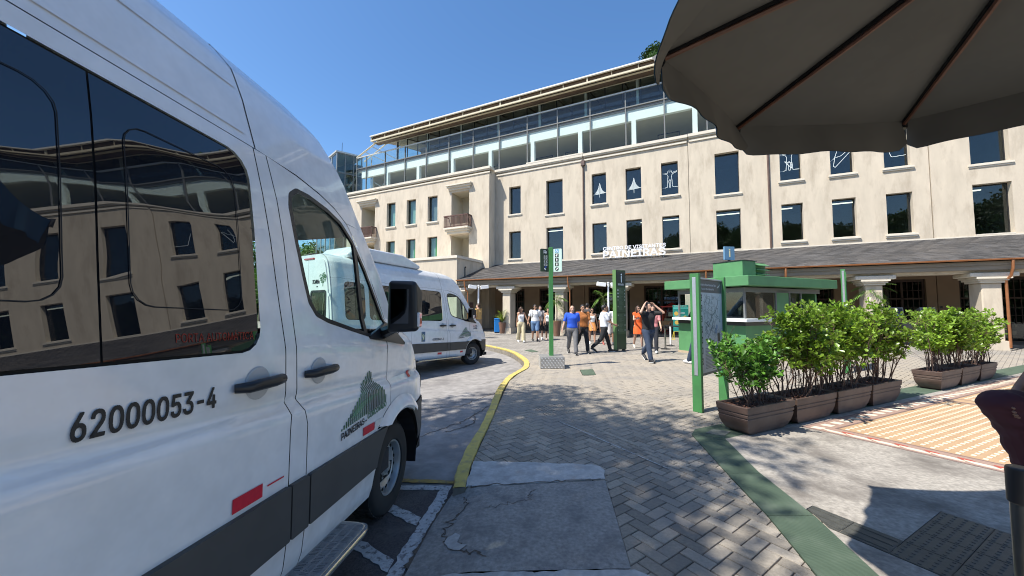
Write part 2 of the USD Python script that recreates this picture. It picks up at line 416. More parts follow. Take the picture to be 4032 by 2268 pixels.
# cracks that wander over the road
def crack(pts, w, seed, z=0.004):
    r = np.random.default_rng(seed); pl = []
    for a, b in zip(pts, pts[1:]):
        a, b = np.array(a), np.array(b)
        for t in np.linspace(0, 1, 14)[:-1]: pl.append(a + (b - a) * t + r.normal(0, .018, 2))
    return LineString(pl).buffer(w / 2, cap_style=2)
for i, pts in enumerate([[(-1.25, 4.9), (-.75, 5.6), (-.35, 6.6)], [(-.9, 5.1), (-.55, 5.5), (-.6, 6.1)], [(-2.2, 6.2), (-.9, 6.6), (-.3, 7.6)], [(-.8, 8.6), (-.1, 9.2)]]):
    part(road, 'crack', on_road(crack(pts, .016, 20 + i), .004, .5), DIRT)

# ---- kerb: painted top, bare side
kerb = thing('kerb', 'curved concrete kerb with a worn yellow painted top', None, kind='structure')
kpts_i, kpts_o = np.array(inner + far_in), np.array(outer + far_out)
def dense(p, n=7):
    """a smooth curve through the points"""
    from scipy.interpolate import CubicSpline
    d = np.r_[0, np.cumsum(np.linalg.norm(np.diff(p, axis=0), axis=1))]
    t = np.unique(np.concatenate([np.linspace(a, b, n) for a, b in zip(d, d[1:])]))
    return CubicSpline(d, p)(t)
ki, ko = dense(kpts_i), dense(kpts_o)
rg = np.random.default_rng(4)
ki = ki + rg.normal(0, .005, ki.shape); ko = ko + rg.normal(0, .003, ko.shape)
n = len(ki)
low = np.array([ki[:, 0], ki[:, 1], zr(ki[:, 1]) - .02]).T
top_i = np.c_[ki, np.full(n, .010)]; top_i2 = np.c_[ki + (ko - ki) * .12, np.full(n, .020)]; top_o = np.c_[ko, np.full(n, .020)]; dn_o = np.c_[ko, np.full(n, -.05)]
part(kerb, 'yellow_top', grid(np.stack([np.c_[ki, np.full(n, -.03)], top_i, top_i2, top_o, dn_o]), flip=True), YELLOWPAINT, smooth=40)
part(kerb, 'end_face', TM([[*ki[0], -.11], [*ko[0], -.11], [*ko[0], .02], [*ki[0], .012]], [[0, 1, 2, 3]]), KERBST)
part(kerb, 'side', grid(np.stack([low + [0, 0, 0], np.c_[ki + (ki - ko) * -.02, np.full(n, -.03)]]), flip=True), KERBST)

# ---- regions of the square
bdir = np.array([math.cos(math.radians(24.8)), math.sin(math.radians(24.8))]); bn = np.array([-bdir[1], bdir[0]])
GF = np.array([2.56, 4.53])                              # front edge of the green strip under the planters
green1 = Polygon([(2.23, 4.68), (2.04, 3.58), (1.93, 2.87), (1.79, 2.26), (1.47, .5), (1.1, -1.5), (1.46, -1.5), (1.835, .5), (2.15, 2.26), (2.28, 2.87), (2.36, 3.63), (2.555, 4.52)])
green2 = Polygon([tuple(GF), tuple(GF + 14 * bdir), tuple(GF + 14 * bdir + .40 * bn), tuple(GF + .40 * bn - .02 * bdir), (2.235, 4.69)])
right_zone = Polygon([(2.15, 2.26), (2.28, 2.87), (2.36, 3.63), (2.555, 4.52), tuple(GF), tuple(GF + 14 * bdir), (30, 0), (30, -12), (1.2, -12), (1.46, -1.5), (1.835, .5)])
mdir = np.array([.528, -.849]); MO = np.array([3.83, 4.99])
mosaic_poly = Polygon([tuple(MO), tuple(MO + 9.0 * bdir), tuple(MO + 9 * bdir + 4.2 * mdir), tuple(MO + 4.2 * mdir)])
slab_poly = Polygon([(-.52, 3.32), (-.545, 3.26), (-.605, 2.85), (-.655, 2.28), (.718, 2.32), (.78, 2.85), (.85, 3.46)])
slab_n = Polygon([(-.66, 2.24), (-.72, 1.4), (-.8, 0), (.52, 0), (.62, 1.4), (.71, 2.28)])
strip_n = jag([(-.405, 3.335), (-.395, 3.88), (.60, 3.82), (.80, 3.80), (.87, 3.75), (.895, 3.66), (.855, 3.485)], .008, .06, 11)
strip_s = jag([(-.655, 2.27), (.735, 2.305), (.82, 2.245), (.70, 2.0), (-.69, 1.95)], .006, .06, 12)
slab_n = slab_n.difference(strip_s.buffer(.01))

# slab that ramps down to the road
ramp = thing('concrete_ramp', 'grey weathered concrete ramp slab let into the brick paving', None, kind='structure')
def ramp_z(v):
    e = np.interp(v[:, 1], [0, 1.4, 2.28, 2.85, 3.26, 3.30, 3.42, 3.9], [-.8, -.72, -.655, -.605, -.545, -.56, -1.1, -1.2])
    t = np.clip((v[:, 0] - e) / .42, 0, 1); t = t * t * (3 - 2 * t)
    return (zr(v[:, 1]) + .022) * (1 - t) + .006 * t
for nm, pg, m_ in (('slab', slab_poly, SLAB), ('slab', slab_n, SLAB), ('mortar_strip', strip_n, SLABNEW), ('mortar_strip', strip_s, SLABNEW)):
    v, f = grid_cut(pg, .12)
    dz = .0035 if nm == 'mortar_strip' else 0.0
    zz = ramp_z(v) + dz + (np.where(pg.boundary.distance(shapely.points(v)) < 1e-6, -.004, 0))
    top = TM(np.column_stack([v, zz]), f)
    # side skirt
    sk = []
    for g in geoms(pg):
        c = np.array(g.exterior.coords)
        zc = ramp_z(c) + dz - .004
        sk.append(grid(np.stack([np.c_[c, zc - .06], np.c_[c, zc]])))
    part(ramp, nm, cat([top] + sk), m_)
def on_slab(p, dz):
    v, f = grid_cut(p, .2); return TM(np.column_stack([v, ramp_z(v) + dz]), f)
for i, pts in enumerate([[(-.40, 3.30), (-.37, 3.05), (-.50, 2.78), (-.44, 2.62), (-.33, 2.50), (-.18, 2.40)], [(-.2, 2.98), (.12, 3.1), (.2, 3.3)], [(-.42, 3.34), (.2, 3.41), (.86, 3.475)]]):
    part(ramp, 'crack', on_slab(crack(pts, [.008, .004, .010][i], 40 + i), .0035), DIRT)
part(ramp, 'mortar_patch', on_slab(jag([(-.45, 2.66), (-.40, 2.70), (-.36, 2.66), (-.37, 2.58), (-.30, 2.54), (-.34, 2.49), (-.42, 2.53), (-.46, 2.6)], .006, .03, 9), .0075), SLABNEW)

# ---- pavers
def herringbone(region, w=.1, ang=35.2, joint=.0085):
    """(centre, angle, half-length, half-width) of the pavers whose centre is inside; and those cut by the edge as polygons"""
    c, s = math.cos(math.radians(ang)), math.sin(math.radians(ang))
    R = np.array([[c, -s], [s, c]])
    x0, y0, x1, y1 = region.bounds
    cr = (np.array([[x0, y0], [x1, y0], [x1, y1], [x0, y1]]) @ R) / w
    i0, j0 = np.floor(cr.min(0)).astype(int) - 2; i1, j1 = np.ceil(cr.max(0)).astype(int) + 2
    I, J = np.meshgrid(np.arange(i0, i1), np.arange(j0, j1), indexing='ij'); I, J = I.ravel(), J.ravel()
    k = (I - J) % 4
    H = k == 0; Vv = k == 3
    cen = np.vstack([np.c_[I[H] + 1.0, J[H] + .5], np.c_[I[Vv] + .5, J[Vv] + 1.0]]) * w @ R.T
    hor = np.r_[np.ones(H.sum(), bool), np.zeros(Vv.sum(), bool)]
    return cen, hor, R

VIEW = Polygon([(-1.2, 1.9), (2.6, 1.9), (19, 13.5), (19, 12.2), (19, 12.2), (17.5, 12.6), (-.9, 12.6)])
VIEW = Polygon([(-1.2, 1.9), (2.75, 1.9), (18.2, 12.6), (-.9, 12.6)])
bandA = Polygon([(.60, 5.30), (.60 + .5 * 4.2, 5.30 - .866 * 4.2), (.60 + .5 * 4.2 + .242, 5.30 - .866 * 4.2 + .14), (.842, 5.44)])
b24 = np.array([math.cos(math.radians(24)), math.sin(math.radians(24))]); n24 = np.array([-b24[1], b24[0]])
B0 = np.array([.93, 5.80])
bandB = Polygon([tuple(B0), tuple(B0 + 3.6 * b24), tuple(B0 + 3.6 * b24 + .28 * n24), tuple(B0 + .28 * n24)])
g_c = np.array([.66, 5.82]); g_a = math.radians(24)
grate_poly = affinity.translate(affinity.rotate(sbox(-.26, -.26, .26, .26), 24, origin=(0, 0)), *g_c)
plates = [Polygon([(1.73, 9.49), (2.07, 9.57), (1.97, 8.78), (1.66, 8.74)]), Polygon([(.46, 13.85), (.73, 14.13), (.95, 13.41), (.70, 13.24)])]
holes = unary_union([kerb_poly.buffer(.004), slab_poly, slab_n, strip_n, strip_s, green1, green2, right_zone, bandA, bandB, grate_poly, plates[0].buffer(.01), sbox(-.66, 1.9, .70, 3.4)])
pave_region = plaza_poly.intersection(VIEW).difference(holes).buffer(-.003).buffer(0)
ALLP = plaza_poly.difference(unary_union([kerb_poly.buffer(-.005), green1, green2, right_zone, slab_poly, slab_n, strip_n, strip_s]))
paving = thing('plaza_paving', 'grey concrete herringbone brick paving of the square', None, kind='structure')
v, f = grid_cut(ALLP.intersection(VIEW).buffer(.05).intersection(plaza_poly.buffer(-.02)).difference(unary_union([slab_poly, slab_n, strip_n, strip_s]).buffer(.03).buffer(-.035)), .5)
part(paving, 'joint_bed', TM(np.c_[v, np.full(len(v), -.009)], f), BED)
FARPAVE = cyc('/World/Looks/far_pavers', {
    'geo': ('geometry', {}), 'mp': ('mapping', {'rotation': (0, 0, math.radians(-35.2))}),
    'br': ('brick_texture', {'scale': 1.0, 'brick_width': .2, 'row_height': .1, 'mortar_size': .0065, 'mortar_smooth': .3, 'color1': (.31, .285, .245), 'color2': (.225, .205, .178), 'mortar': (.09, .075, .06)}),
    'n': ('noise_texture', {'scale': 1.1, 'detail': 6.0}), 'mr': ('map_range', {'from_min': .35, 'from_max': .7, 'to_min': .8, 'to_max': 1.12, 'clamp': True}), 'hv': ('hsv', {}),
    'p': ('principled_bsdf', {'roughness': .88})},
    [('geo.position', 'mp.vector'), ('mp.vector', 'br.vector'), ('geo.position', 'n.vector'), ('n.fac', 'mr.value'), ('mr.result', 'hv.value'), ('br.color', 'hv.color'), ('hv.color', 'p.base_color')], surface='p.BSDF')
v, f = grid_cut(ALLP.difference(VIEW.buffer(.01)), 4.0)
part(paving, 'far_pavers', TM(np.c_[v, np.full(len(v), -.001)], f), FARPAVE)

rp = np.random.default_rng(12)
def paver_mesh(poly_pts, tilt=None, z=0.0, ch=.004):
    """one paver from its outline: chamfered top"""
    p = np.asarray(poly_pts, float); n_ = len(p); c = p.mean(0)
    inn = c + (p - c) * (1 - ch / np.maximum(np.linalg.norm(p - c, axis=1, keepdims=True), .02) * 1.3)
    dz = z + (rp.normal(0, .0012) if tilt is None else tilt)
    gx, gy = rp.normal(0, .006, 2)
    h = lambda q, o: np.c_[q, dz + o + (q - c) @ np.array([gx, gy])]
    V = np.vstack([h(inn, 0), h(p, -.0035), np.c_[p, np.full(n_, -.02)]])
    F = [[0, i, i + 1] for i in range(1, n_ - 1)]
    for a in (0, 1):
        for i in range(n_):
            j = (i + 1) % n_
            F += [[a * n_ + i, (a + 1) * n_ + i, (a + 1) * n_ + j], [a * n_ + i, (a + 1) * n_ + j, a * n_ + j]]
    return trimesh.Trimesh(V, np.array(F), process=False)

cen, hor, R = herringbone(pave_region)
near = shapely.contains_xy(pave_region.buffer(.15), cen[:, 0], cen[:, 1])
cen, hor = cen[near], hor[near]
inside = shapely.contains_xy(pave_region.buffer(-.115), cen[:, 0], cen[:, 1])
order = np.argsort(np.hypot(cen[:, 0] - .6, cen[:, 1]))
items = []
J = .0042
for q in order:
    hl, hw = (.1 - J, .05 - J) if hor[q] else (.05 - J, .1 - J)
    loc = np.array([[-hl, -hw], [hl, -hw], [hl, hw], [-hl, hw]])
    pts = cen[q] + loc @ R.T
    if inside[q]: items.append((cen[q], pts))
    else:
        for g in geoms(Polygon(pts).intersection(pave_region)):
            if g.area > 3e-4:
                cc = np.array(g.convex_hull.exterior.coords)[:-1]
                if g.convex_hull.exterior.is_ccw is False: cc = cc[::-1]
                items.append((cc.mean(0), cc))
# strips of long pavers (bands) and the small setts of the drain
def strip(poly, axis, length, width, rows, org, nrm, total):
    for r_ in range(rows):
        s = -length * (r_ % 2) * .5
        while s < total:
            a = np.array([[s + J, r_ * width + J], [s + length - J, r_ * width + J], [s + length - J, (r_ + 1) * width - J], [s + J, (r_ + 1) * width - J]])
            pts = org + a[:, :1] * axis + a[:, 1:] * nrm
            g = Polygon(pts).intersection(poly)
            if not g.is_empty and g.area > 4e-4 and g.geom_type == 'Polygon':
                cc = np.array(g.exterior.coords)[:-1]
                items.append((cc.mean(0), cc if g.exterior.is_ccw else cc[::-1]))
            s += length
mA = np.array([.5, -.866]); nA = np.array([.866, .5])
strip(bandA.difference(green1.buffer(.005)), mA, .2, .0700, 4, np.array([.60, 5.30]), nA, 4.2)
strip(bandB, b24, .2, .07, 4, B0, n24, 3.6)
for i in range(9):
    for j in range(9):
        a = np.array([[-.255 + i * .0567 + .006, -.255 + j * .0567 + .006]]) + np.array([[0, 0], [.045, 0], [.045, .045], [0, .045]])
        ca, sa = math.cos(g_a), math.sin(g_a)
        items.append((g_c, a @ np.array([[ca, sa], [-sa, ca]]) + g_c))
def paver_rank(it):
    c = it[0]; return c[1] if c[1] > 2.0 else 90
items.sort(key=paver_rank)
for c, pts in items[:300]:
    part(paving, 'paver', paver_mesh(pts), PAVER)
part(paving, 'more_pavers', cat([paver_mesh(p) for c, p in items[300:]]), PAVER, kind='stuff')
part(paving, 'painted_line', ext(jag([(.655, 5.20), (.665, 5.206), (1.53, 3.706), (1.52, 3.70)], .0012, .05, 30), .002, .0035), WHITEPAINT)
for i, pl in enumerate(plates):
    part(paving, 'cover_plate', ext(pl, .03, -.022), GREENRUB)

# ---- green strips, concrete, tactile tiles
gs = thing('green_strip', 'green ribbed strip painted along the edge of the concrete pavement', None, kind='structure')
def ribbed(poly, org, ax, pitch, amp, m_):
    v, f = grid_cut(poly, .06)
    return TM(np.c_[v, .0055 + 0 * v[:, 0]], f)
def sheet(poly, z, s=.5, skirt=.03):
    v, f = grid_cut(poly, s)
    sk = [grid(np.stack([np.c_[np.array(g.exterior.coords), np.full(len(g.exterior.coords), z - skirt)], np.c_[np.array(g.exterior.coords), np.full(len(g.exterior.coords), z)]])) for g in geoms(poly)]
    return cat([TM(np.c_[v, np.full(len(v), z)], f)] + sk)
GREENRIB = cyc('/World/Looks/green_ribbed', {
    'geo': ('geometry', {}), 'mp': ('mapping', {'rotation': (0, 0, math.radians(-80))}), 'w': ('wave_texture', {'wave_type': 'bands', 'bands_direction': 'x', 'scale': 40.0, 'distortion': .15}),
    'n': ('noise_texture', {'scale': 3.2, 'detail': 6.0}), 'r': ('rgb_ramp', {'ramp': [(.3, (.050, .078, .050)), (.55, (.066, .098, .064)), (.75, (.105, .135, .098))]}),
    'b': ('bump', {'strength': .55, 'distance': .004}), 'p': ('principled_bsdf', {'roughness': .6})},
    [('geo.position', 'mp.vector'), ('mp.vector', 'w.vector'), ('w.fac', 'b.height'), ('b.normal', 'p.normal'), ('geo.position', 'n.vector'), ('n.fac', 'r.fac'), ('r.color', 'p.base_color')], surface='p.BSDF')
def cutline(y):  # the strip is laid in lengths with a joint between them
    return Polygon([(-5, y - .003), (9, y - .003), (9, y + .003), (-5, y + .003)])
g1 = green1.difference(unary_union([cutline(3.60), cutline(2.885), cutline(4.5), cutline(1.9)]))
for g in geoms(g1):
    part(gs, 'strip_length', sheet(g, .006), GREENRIB)
part(gs, 'strip_length', sheet(green2.difference(green1.buffer(.004)), .0055, 1.0), GREENRUB)
part(gs, 'cover_plate', ext(Polygon([(2.42, 4.72), (2.60, 4.87), (2.78, 4.78), (2.60, 4.62)]), .004, .0060), mat('grey_plate', (.12, .13, .115), .7, .2, 12))

tdir = np.array([.4756, -.8797]); tn = np.array([.8797, .4756]); T0 = np.array([2.287, 2.676])
tact = []
for k in (-1, 0):
    tact.append(('bar', T0 + tdir * .2555 * k))
for i in range(-0, 4):
    for j in range(0, 4):
        tact.append(('dot', T0 + tdir * .2555 * (1 + i) + tn * .2555 * j))
tact_poly = unary_union([Polygon([tuple(o), tuple(o + tdir * .2555), tuple(o + tdir * .2555 + tn * .2555), tuple(o + tn * .2555)]).buffer(.002) for k_, o in tact if True])
conc = thing('concrete_pavement', 'pale stained concrete pavement beside the green strip', None, kind='structure')
creg = right_zone.difference(unary_union([mosaic_poly.buffer(.003), tact_poly.buffer(.003)]))
part(conc, 'screed', sheet(creg.intersection(sbox(1, -12, 30, 12)), .004, 1.0), CONC)
part(conc, 'bed', sheet(right_zone.buffer(-.02), -.012, 2.0), BED)
for kind_, o in tact:
    if not Polygon([tuple(o), tuple(o + tdir * .25), tuple(o + tdir * .25 + tn * .25), tuple(o + tn * .25)]).intersects(right_zone): continue
    P = lambda s, t: o + tdir * s + tn * t
    cell = Polygon([tuple(P(.002, .002)), tuple(P(.2535, .002)), tuple(P(.2535, .2535)), tuple(P(.002, .2535))]).intersection(right_zone.buffer(-.012))
    ms = [ext(cell, .012, -.007), ext(cell.buffer(-.004), .002, .0048)]
    if kind_ == 'bar':
        for t in (.045, .128, .210):
            b_ = Polygon([tuple(P(.012, t - .016)), tuple(P(.243, t - .016)), tuple(P(.243, t + .016)), tuple(P(.012, t + .016))]).intersection(cell.buffer(-.01))
            ms += [ext(b_, .004, .0052), ext(b_.buffer(-.005), .002, .0090)]
    else:
        for s in np.linspace(.028, .2275, 5):
            for t in np.linspace(.028, .2275, 5):
                c = P(s, t)
                ms.append(lathe([(.0001, .0122), (.008, .0115), (.0125, .005)], 8, (c[0], c[1], 0)))
    part(conc, 'tactile_tile', cat(ms), TILEGREY, label='raised bar tactile tile' if kind_ == 'bar' else 'studded tactile tile')

# ---- mosaic floor
mos = thing('mosaic_floor', 'tan mosaic floor with rows of cream dots and a patterned border', None, kind='structure')
U, Vd = bdir, mdir
P2 = lambda a, b: MO + U * a + Vd * b
quad = lambda a0, a1, b0, b1: Polygon([tuple(P2(a0, b0)), tuple(P2(a1, b0)), tuple(P2(a1, b1)), tuple(P2(a0, b1))])
inpoly = quad(.30, 9.0, .26, 4.2)
lines = [quad(0, 9, 0, .022), quad(0, .022, .022, 4.2), quad(.27, 9, .235, .26), quad(.27, .295, .26, 4.2), quad(3.75, 3.79, .0225, .23), quad(3.72, 3.80, .2605, 4.2), quad(4.06, 4.09, .2605, 4.2)]
part(mos, 'field', sheet(mosaic_poly, .004, .6, .02), MOSTAN)
part(mos, 'border_band', sheet(quad(.024, 9, .024, .233).union(quad(.024, .268, .024, 4.2)).difference(unary_union(lines).buffer(.001)), .0062, .6, .004), MOSPINK)
for l in lines[:5]:
    part(mos, 'border_line', sheet(l, .0072, .6, .004), MOSDARK)
for l in lines[5:]:
    part(mos, 'border_line', sheet(l, .0062, .6, .003), MOSDARK)
tiles = []
def tl(c, hx, hy, sk=0.0):
    c = np.array(c); tiles.append((c, np.array([c + U * sx * hx + Vd * sy * hy + U * sk * sy for sx, sy in ((-1, -1), (1, -1), (1, 1), (-1, 1))])))
a = .12
while a < 8.9:
    tl(P2(a, .128), .055, .052, .012); a += .232
dots = []
for i in range(0, 90):
    for j in range(0, 42):
        aa, bb = .36 + i * .108 + (j % 2) * .054, .33 + j * .092
        if aa < 8.9 and bb < 4.1 and not (3.62 < aa < 4.15): dots.append(P2(aa, bb))
for d in dots: tl(d, .024, .017)
tiles.sort(key=lambda t: np.hypot(*t[0]) + (50 if t[0][0] / max(t[0][1], .1) > 1.36 or t[0][1] < 2.5 else 0))
def flat_tile(pts, z0, z1):
    return ext(Polygon(pts), z1 - z0, z0)
for c, pts in tiles[:300]:
    part(mos, 'cream_tile', flat_tile(pts, .003, .0082 if True else 0), MOSCREAM)
part(mos, 'more_cream_tiles', cat([flat_tile(p, .003, .0082) for c, p in tiles[300:]]), MOSCREAM, kind='stuff')
# wave along the left border: white and red lozenges
b = .30
k = 0
while b < 4.0:
    for m_, off, ln, nm in ((MOSCREAM, .10, .15, 'white_wave'), (MOSRED, .155, .085, 'red_wave')):
        bb = b + (.12 if nm == 'red_wave' else 0)
        pts = [P2(off + .035, bb - ln), P2(off - .03, bb - ln * .3), P2(off - .035, bb + ln), P2(off + .03, bb + ln * .3)]
        pg = Polygon([tuple(p) for p in pts]).buffer(-.008).buffer(.008)
        part(mos, nm, flat_tile(np.array(pg.exterior.coords)[:-1], .0055, .0095 if nm == 'white_wave' else .0085), m_)
    b += .235; k += 1

# ================================================================== VISITOR CENTRE (drawn along its front: x = along, y = away from the square)
FA = math.radians(-26.0)
DA, DB, DG = 23.3, 24.3, 20.1                # planes: left wing, main front, eaves of the arcade roof
S1 = 33.0                                     # how far the front goes on past the right edge of the picture
bld = thing('visitor_centre', 'long cream four storey building with a slate arcade roof and a glazed top storey', 'building', rz=FA)

def wall(x0, x1, z0, z1, y, t, holes=(), m_=None, name='wall'):
    m_ = m_ or STUCCO
    pg = sbox(x0, z0, x1, z1)
    for h in holes: pg = pg.difference(sbox(*h))
    mm = upright(ext(pg, t)); mm.apply_translation([0, y, 0])
    return part(bld, name, mm, m_)

REV = .24
def window(x0, x1, z0, z1, y, sill=True, lined=0, back=None, glassm=PANE):
    """frame > pane, sill"""
    fw = .035
    fr = cat([bx(x0, x0 + fw, y + REV, y + REV + .05, z0, z1), bx(x1 - fw, x1, y + REV, y + REV + .05, z0, z1), bx(x0 + fw, x1 - fw, y + REV, y + REV + .05, z0, z0 + fw), bx(x0 + fw, x1 - fw, y + REV, y + REV + .05, z1 - fw, z1)])
    w = part(bld, 'window', fr, STEELBLK)
    part(w, 'pane', bx(x0 + fw, x1 - fw, y + REV + .02, y + REV + .026, z0 + fw, z1 - fw), glassm)
    if sill:
        e = .10
        part(w, 'sill', cat([bx(x0 - e, x1 + e, y - .10, y, z0 - .115, z0 - .035), bx(x0 - e + .015, x1 + e - .015, y - .065, y, z0 - .185, z0 - .118), bx(x0 + .001, x1 - .001, y - .04, y + REV, z0 - .034, z0 + .004)]), TRIM)
    else:
        part(w, 'sill', bx(x0 + .001, x1 - .001, y - .05, y + REV, z0 - .05, z0 + .004), TRIM)
    if back is not None:
        part(w, 'blind', back[0], back[1])
    return w

Z2 = (5.20, 7.20); Z1r = (8.50, 10.55)
small = [-11.6, -5.42, -3.22, -1.08, 4.95, 7.11, 9.2]          # centres, main front (0.96 wide)
large = [-8.53, 1.97, 12.28]                                     # 1.24 wide, lower sill
rep = 10.31                                                      # the bay pattern goes on to the right
c_ = [s + rep * 1.0 for s in (4.95, 7.11, 9.2)]; small += [s for s in c_ if s > 13.5]; large += [22.6]
small += [25.6, 27.75, 29.8]; large += [32.0 - .2]
wins = []
for s in small:
    w_ = .475
    wins += [(s - w_, Z2[0], s + w_, Z2[1]), (s - w_, Z1r[0], s + w_, Z1r[1])]
lw = []
for s in large:
    if s + .62 > S1: continue
    lw += [(s - .61, 4.92, s + .61, 7.22), (s - .61, 8.17, s + .61, 10.58)]
# ground floor openings under the arcade: between the plain piers
gf = [(-14.75, .12, -13.3, 2.95), (-12.7, .12, -10.85, 2.95), (-9.7, .12, -7.3, 2.95), (-6.2, .12, -3.55, 2.95), (-2.7, .12, .35, 2.95), (1.3, .12, 3.3, 2.95), (4.2, .12, 6.55, 2.95), (7.55, .12, 9.95, 2.95), (11.05, .12, 13.4, 2.95), (14.4, .12, 16.8, 2.95), (17.8, .12, 20.2, 2.95), (21.2, .12, 23.6, 2.95)]
segs = [(-13.26, -6.47), (-6.44, -.045), (-.02, 3.925), (3.955, 10.305), (10.335, 20.6), (20.63, S1)]
for i, (a, b) in enumerate(segs):
    hs = [h for h in wins + lw + gf if h[0] > a - .8 and h[2] < b + .8 and h[2] > a and h[0] < b]
    wall(a, b, 0, 3.4, DB, .34, [h for h in hs if h[3] < 3], SHADETAN)
    wall(a, b, 3.402, 11.95, DB - (.03 if i in (0, 2, 4) else 0), .34 + (.03 if i in (0, 2, 4) else 0), [h for h in hs if h[3] > 3])
wall(-15.4, -13.27, 0, 4.5, DB, .34, [(-14.75, .12, -13.6, 2.95)], SHADETAN)
for h in wins:
    window(h[0], h[2], h[1], h[3], DB)
for h in lw:
    window(h[0], h[2], h[1], h[3], DB, sill=h[1] > 6)
# left wing
aw = [(-23.24, -22.28), (-21.05, -20.09), (-18.87, -17.91)]
ah = []
for a, b in aw: ah += [(a, Z2[0], b, Z2[1]), (a, 8.43, b, 10.48)]
bal = [(-26.23, -24.61), (-16.58, -14.96)]
for a, b in bal: ah += [(a, 4.95, b, 7.13), (a, 8.0, b, 10.48)]
wall(-28.06, -13.23, 0, 11.55, DA, .34, ah)
part(bld, 'wall', bx(-13.56, -13.232, DA + .341, DB + 2.5, 0, 11.9), STUCCO)      # return of the wing
part(bld, 'wall', bx(-28.06, -27.73, DA + .341, DB + 9, 0, 11.5), STUCCO)
for i, (a, b) in enumerate(aw):
    window(a, b, 8.43, 10.48, DA, back=((bx(a + .04, b - .04, DA + .42, DA + .44, 8.48, 10.43), TEALIN if i < 2 else GREYBLIND)))
    mid = a + .52 * (b - a)
    window(a, b, Z2[0], Z2[1], DA, back=(cat([bx(mid, b - .03, DA + .42, DA + .44, 5.24, 7.15)]), GREENIN))
    part(bld, 'blind', bx(a + .04, mid - .01, DA + .45, DA + .47, 5.24, 7.15), TEALIN)
for a, b in bal:
    # loggias with a recessed glass door, a hood and a wooden balcony
    for z0, z1 in ((4.95, 7.13), (8.0, 10.48)):
        part(bld, 'loggia', cat([bx(a - .1, a - .001, DA + .341, DA + 1.7, z0 - .1, z1 + .1), bx(b + .001, b + .1, DA + .341, DA + 1.7, z0 - .1, z1 + .1), bx(a - .1, b + .1, DA + .341, DA + 1.7, z1 + .001, z1 + .1), bx(a - .1, b + .1, DA + .341, DA + 1.7, z0 - .1, z0 - .001)]), CREAMIN)
        d = part(bld, 'balcony_door', cat([bx(a, a + .62 * (b - a), DA + 1.6, DA + 1.66, z0, z1), bx(b - .06, b, DA + 1.6, DA + 1.66, z0, z1)]), CREAMIN)
        part(d, 'pane', bx(a + .62 * (b - a), b - .06, DA + 1.62, DA + 1.63, z0, z1), PANE)
    h = cat([bx(a - .36, b + .30, DA - .34, DA, 10.93, 11.02), bx(a - .28, b + .22, DA - .24, DA - .001, 10.80, 10.928), bx(a - .18, b + .14, DA - .12, DA - .001, 10.64, 10.798)])
    part(bld, 'window_hood', h, TRIM)
    bc = part(bld, 'balcony', cat([bx(a - .30, b + .26, DA - .62, DA - .001, 7.50, 7.62), bx(a - .22, b + .18, DA - .5, DA - .001, 7.36, 7.498), bx(a - .12, b + .08, DA - .36, DA - .001, 7.18, 7.358)]), TRIM)
    y0 = DA - .58
    part(bc, 'rail', cat([bx(a - .28, b + .24, y0 - .03, y0 + .03, 8.46, 8.54), bx(a - .27, b + .23, y0 - .02, y0 + .02, 7.68, 7.73), bx(a - .28, a - .22, y0 + .031, DA, 8.46, 8.54), bx(b + .18, b + .24, y0 + .031, DA, 8.46, 8.54)]), WOODRAIL)
    x = a - .25
    while x < b + .24:
        part(bc, 'baluster', bx(x, x + .045, y0 - .022, y0 + .022, 7.62, 8.46), WOODRAIL); x += .105
    for k in range(5):
        part(bc, 'baluster', bx(b + .19, b + .23, y0 + .08 + k * .11, y0 + .12 + k * .11, 7.62, 8.46), WOODRAIL)
# terrace block in front of the left wing
part(bld, 'terrace_block', cat([bx(-18.16, -13.82, DG, DA - .002, 0, 4.86), bx(-30, -18.17, DG + 1.2, DA - .002, 0, 4.4)]), STUCCO)
part(bld, 'coping', cat([bx(-18.26, -13.76, DG - .08, DA - .003, 4.862, 5.04)]), TRIM)
part(bld, 'spout', cat([cyl((-13.78, DG + .9, 3.5), (-13.78, DG + .9, 4.3), .035, 8), cyl((-13.78, DG + .9, 4.3), (-13.70, DG + .9, 4.36), .045, 8)]), STEELBLK)
# cornices of the main front and the wing
def cornice(x0, x1, y, zt, back):
    return cat([bx(x0, x1, y - .16, y + back, zt - .17, zt), bx(x0 + .03, x1 - .03, y - .10, y - .001, zt - .25, zt - .171), bx(x0 + .05, x1 - .05, y - .06, y - .001, zt - .46, zt - .36)])
part(bld, 'cornice', cornice(-28.2, -13.10, DA, 12.0, .6), TRIM)
for (a, b), zt in zip(segs, (12.0, 12.0, 12.02, 12.0, 12.02, 12.0)):
    aa = -13.22 if a < -13 else a
    part(bld, 'cornice', cornice(aa, b, DB - .03, zt, .62), TRIM)
part(bld, 'cornice', bx(-10.62, -6.44, DB - .20, DB - .19 + .6, 12.004, 12.10), TRIM)
# downpipes
for s in (-6.455, 3.94):
    part(bld, 'downpipe', cat([cyl((s, DB - .07, 4.85), (s, DB - .07, 11.6), .05, 10), bx(s - .12, s + .12, DB - .2, DB, 11.2, 11.55)]), mat('brown_pipe', (.10, .06, .045), .5, .2, 5))
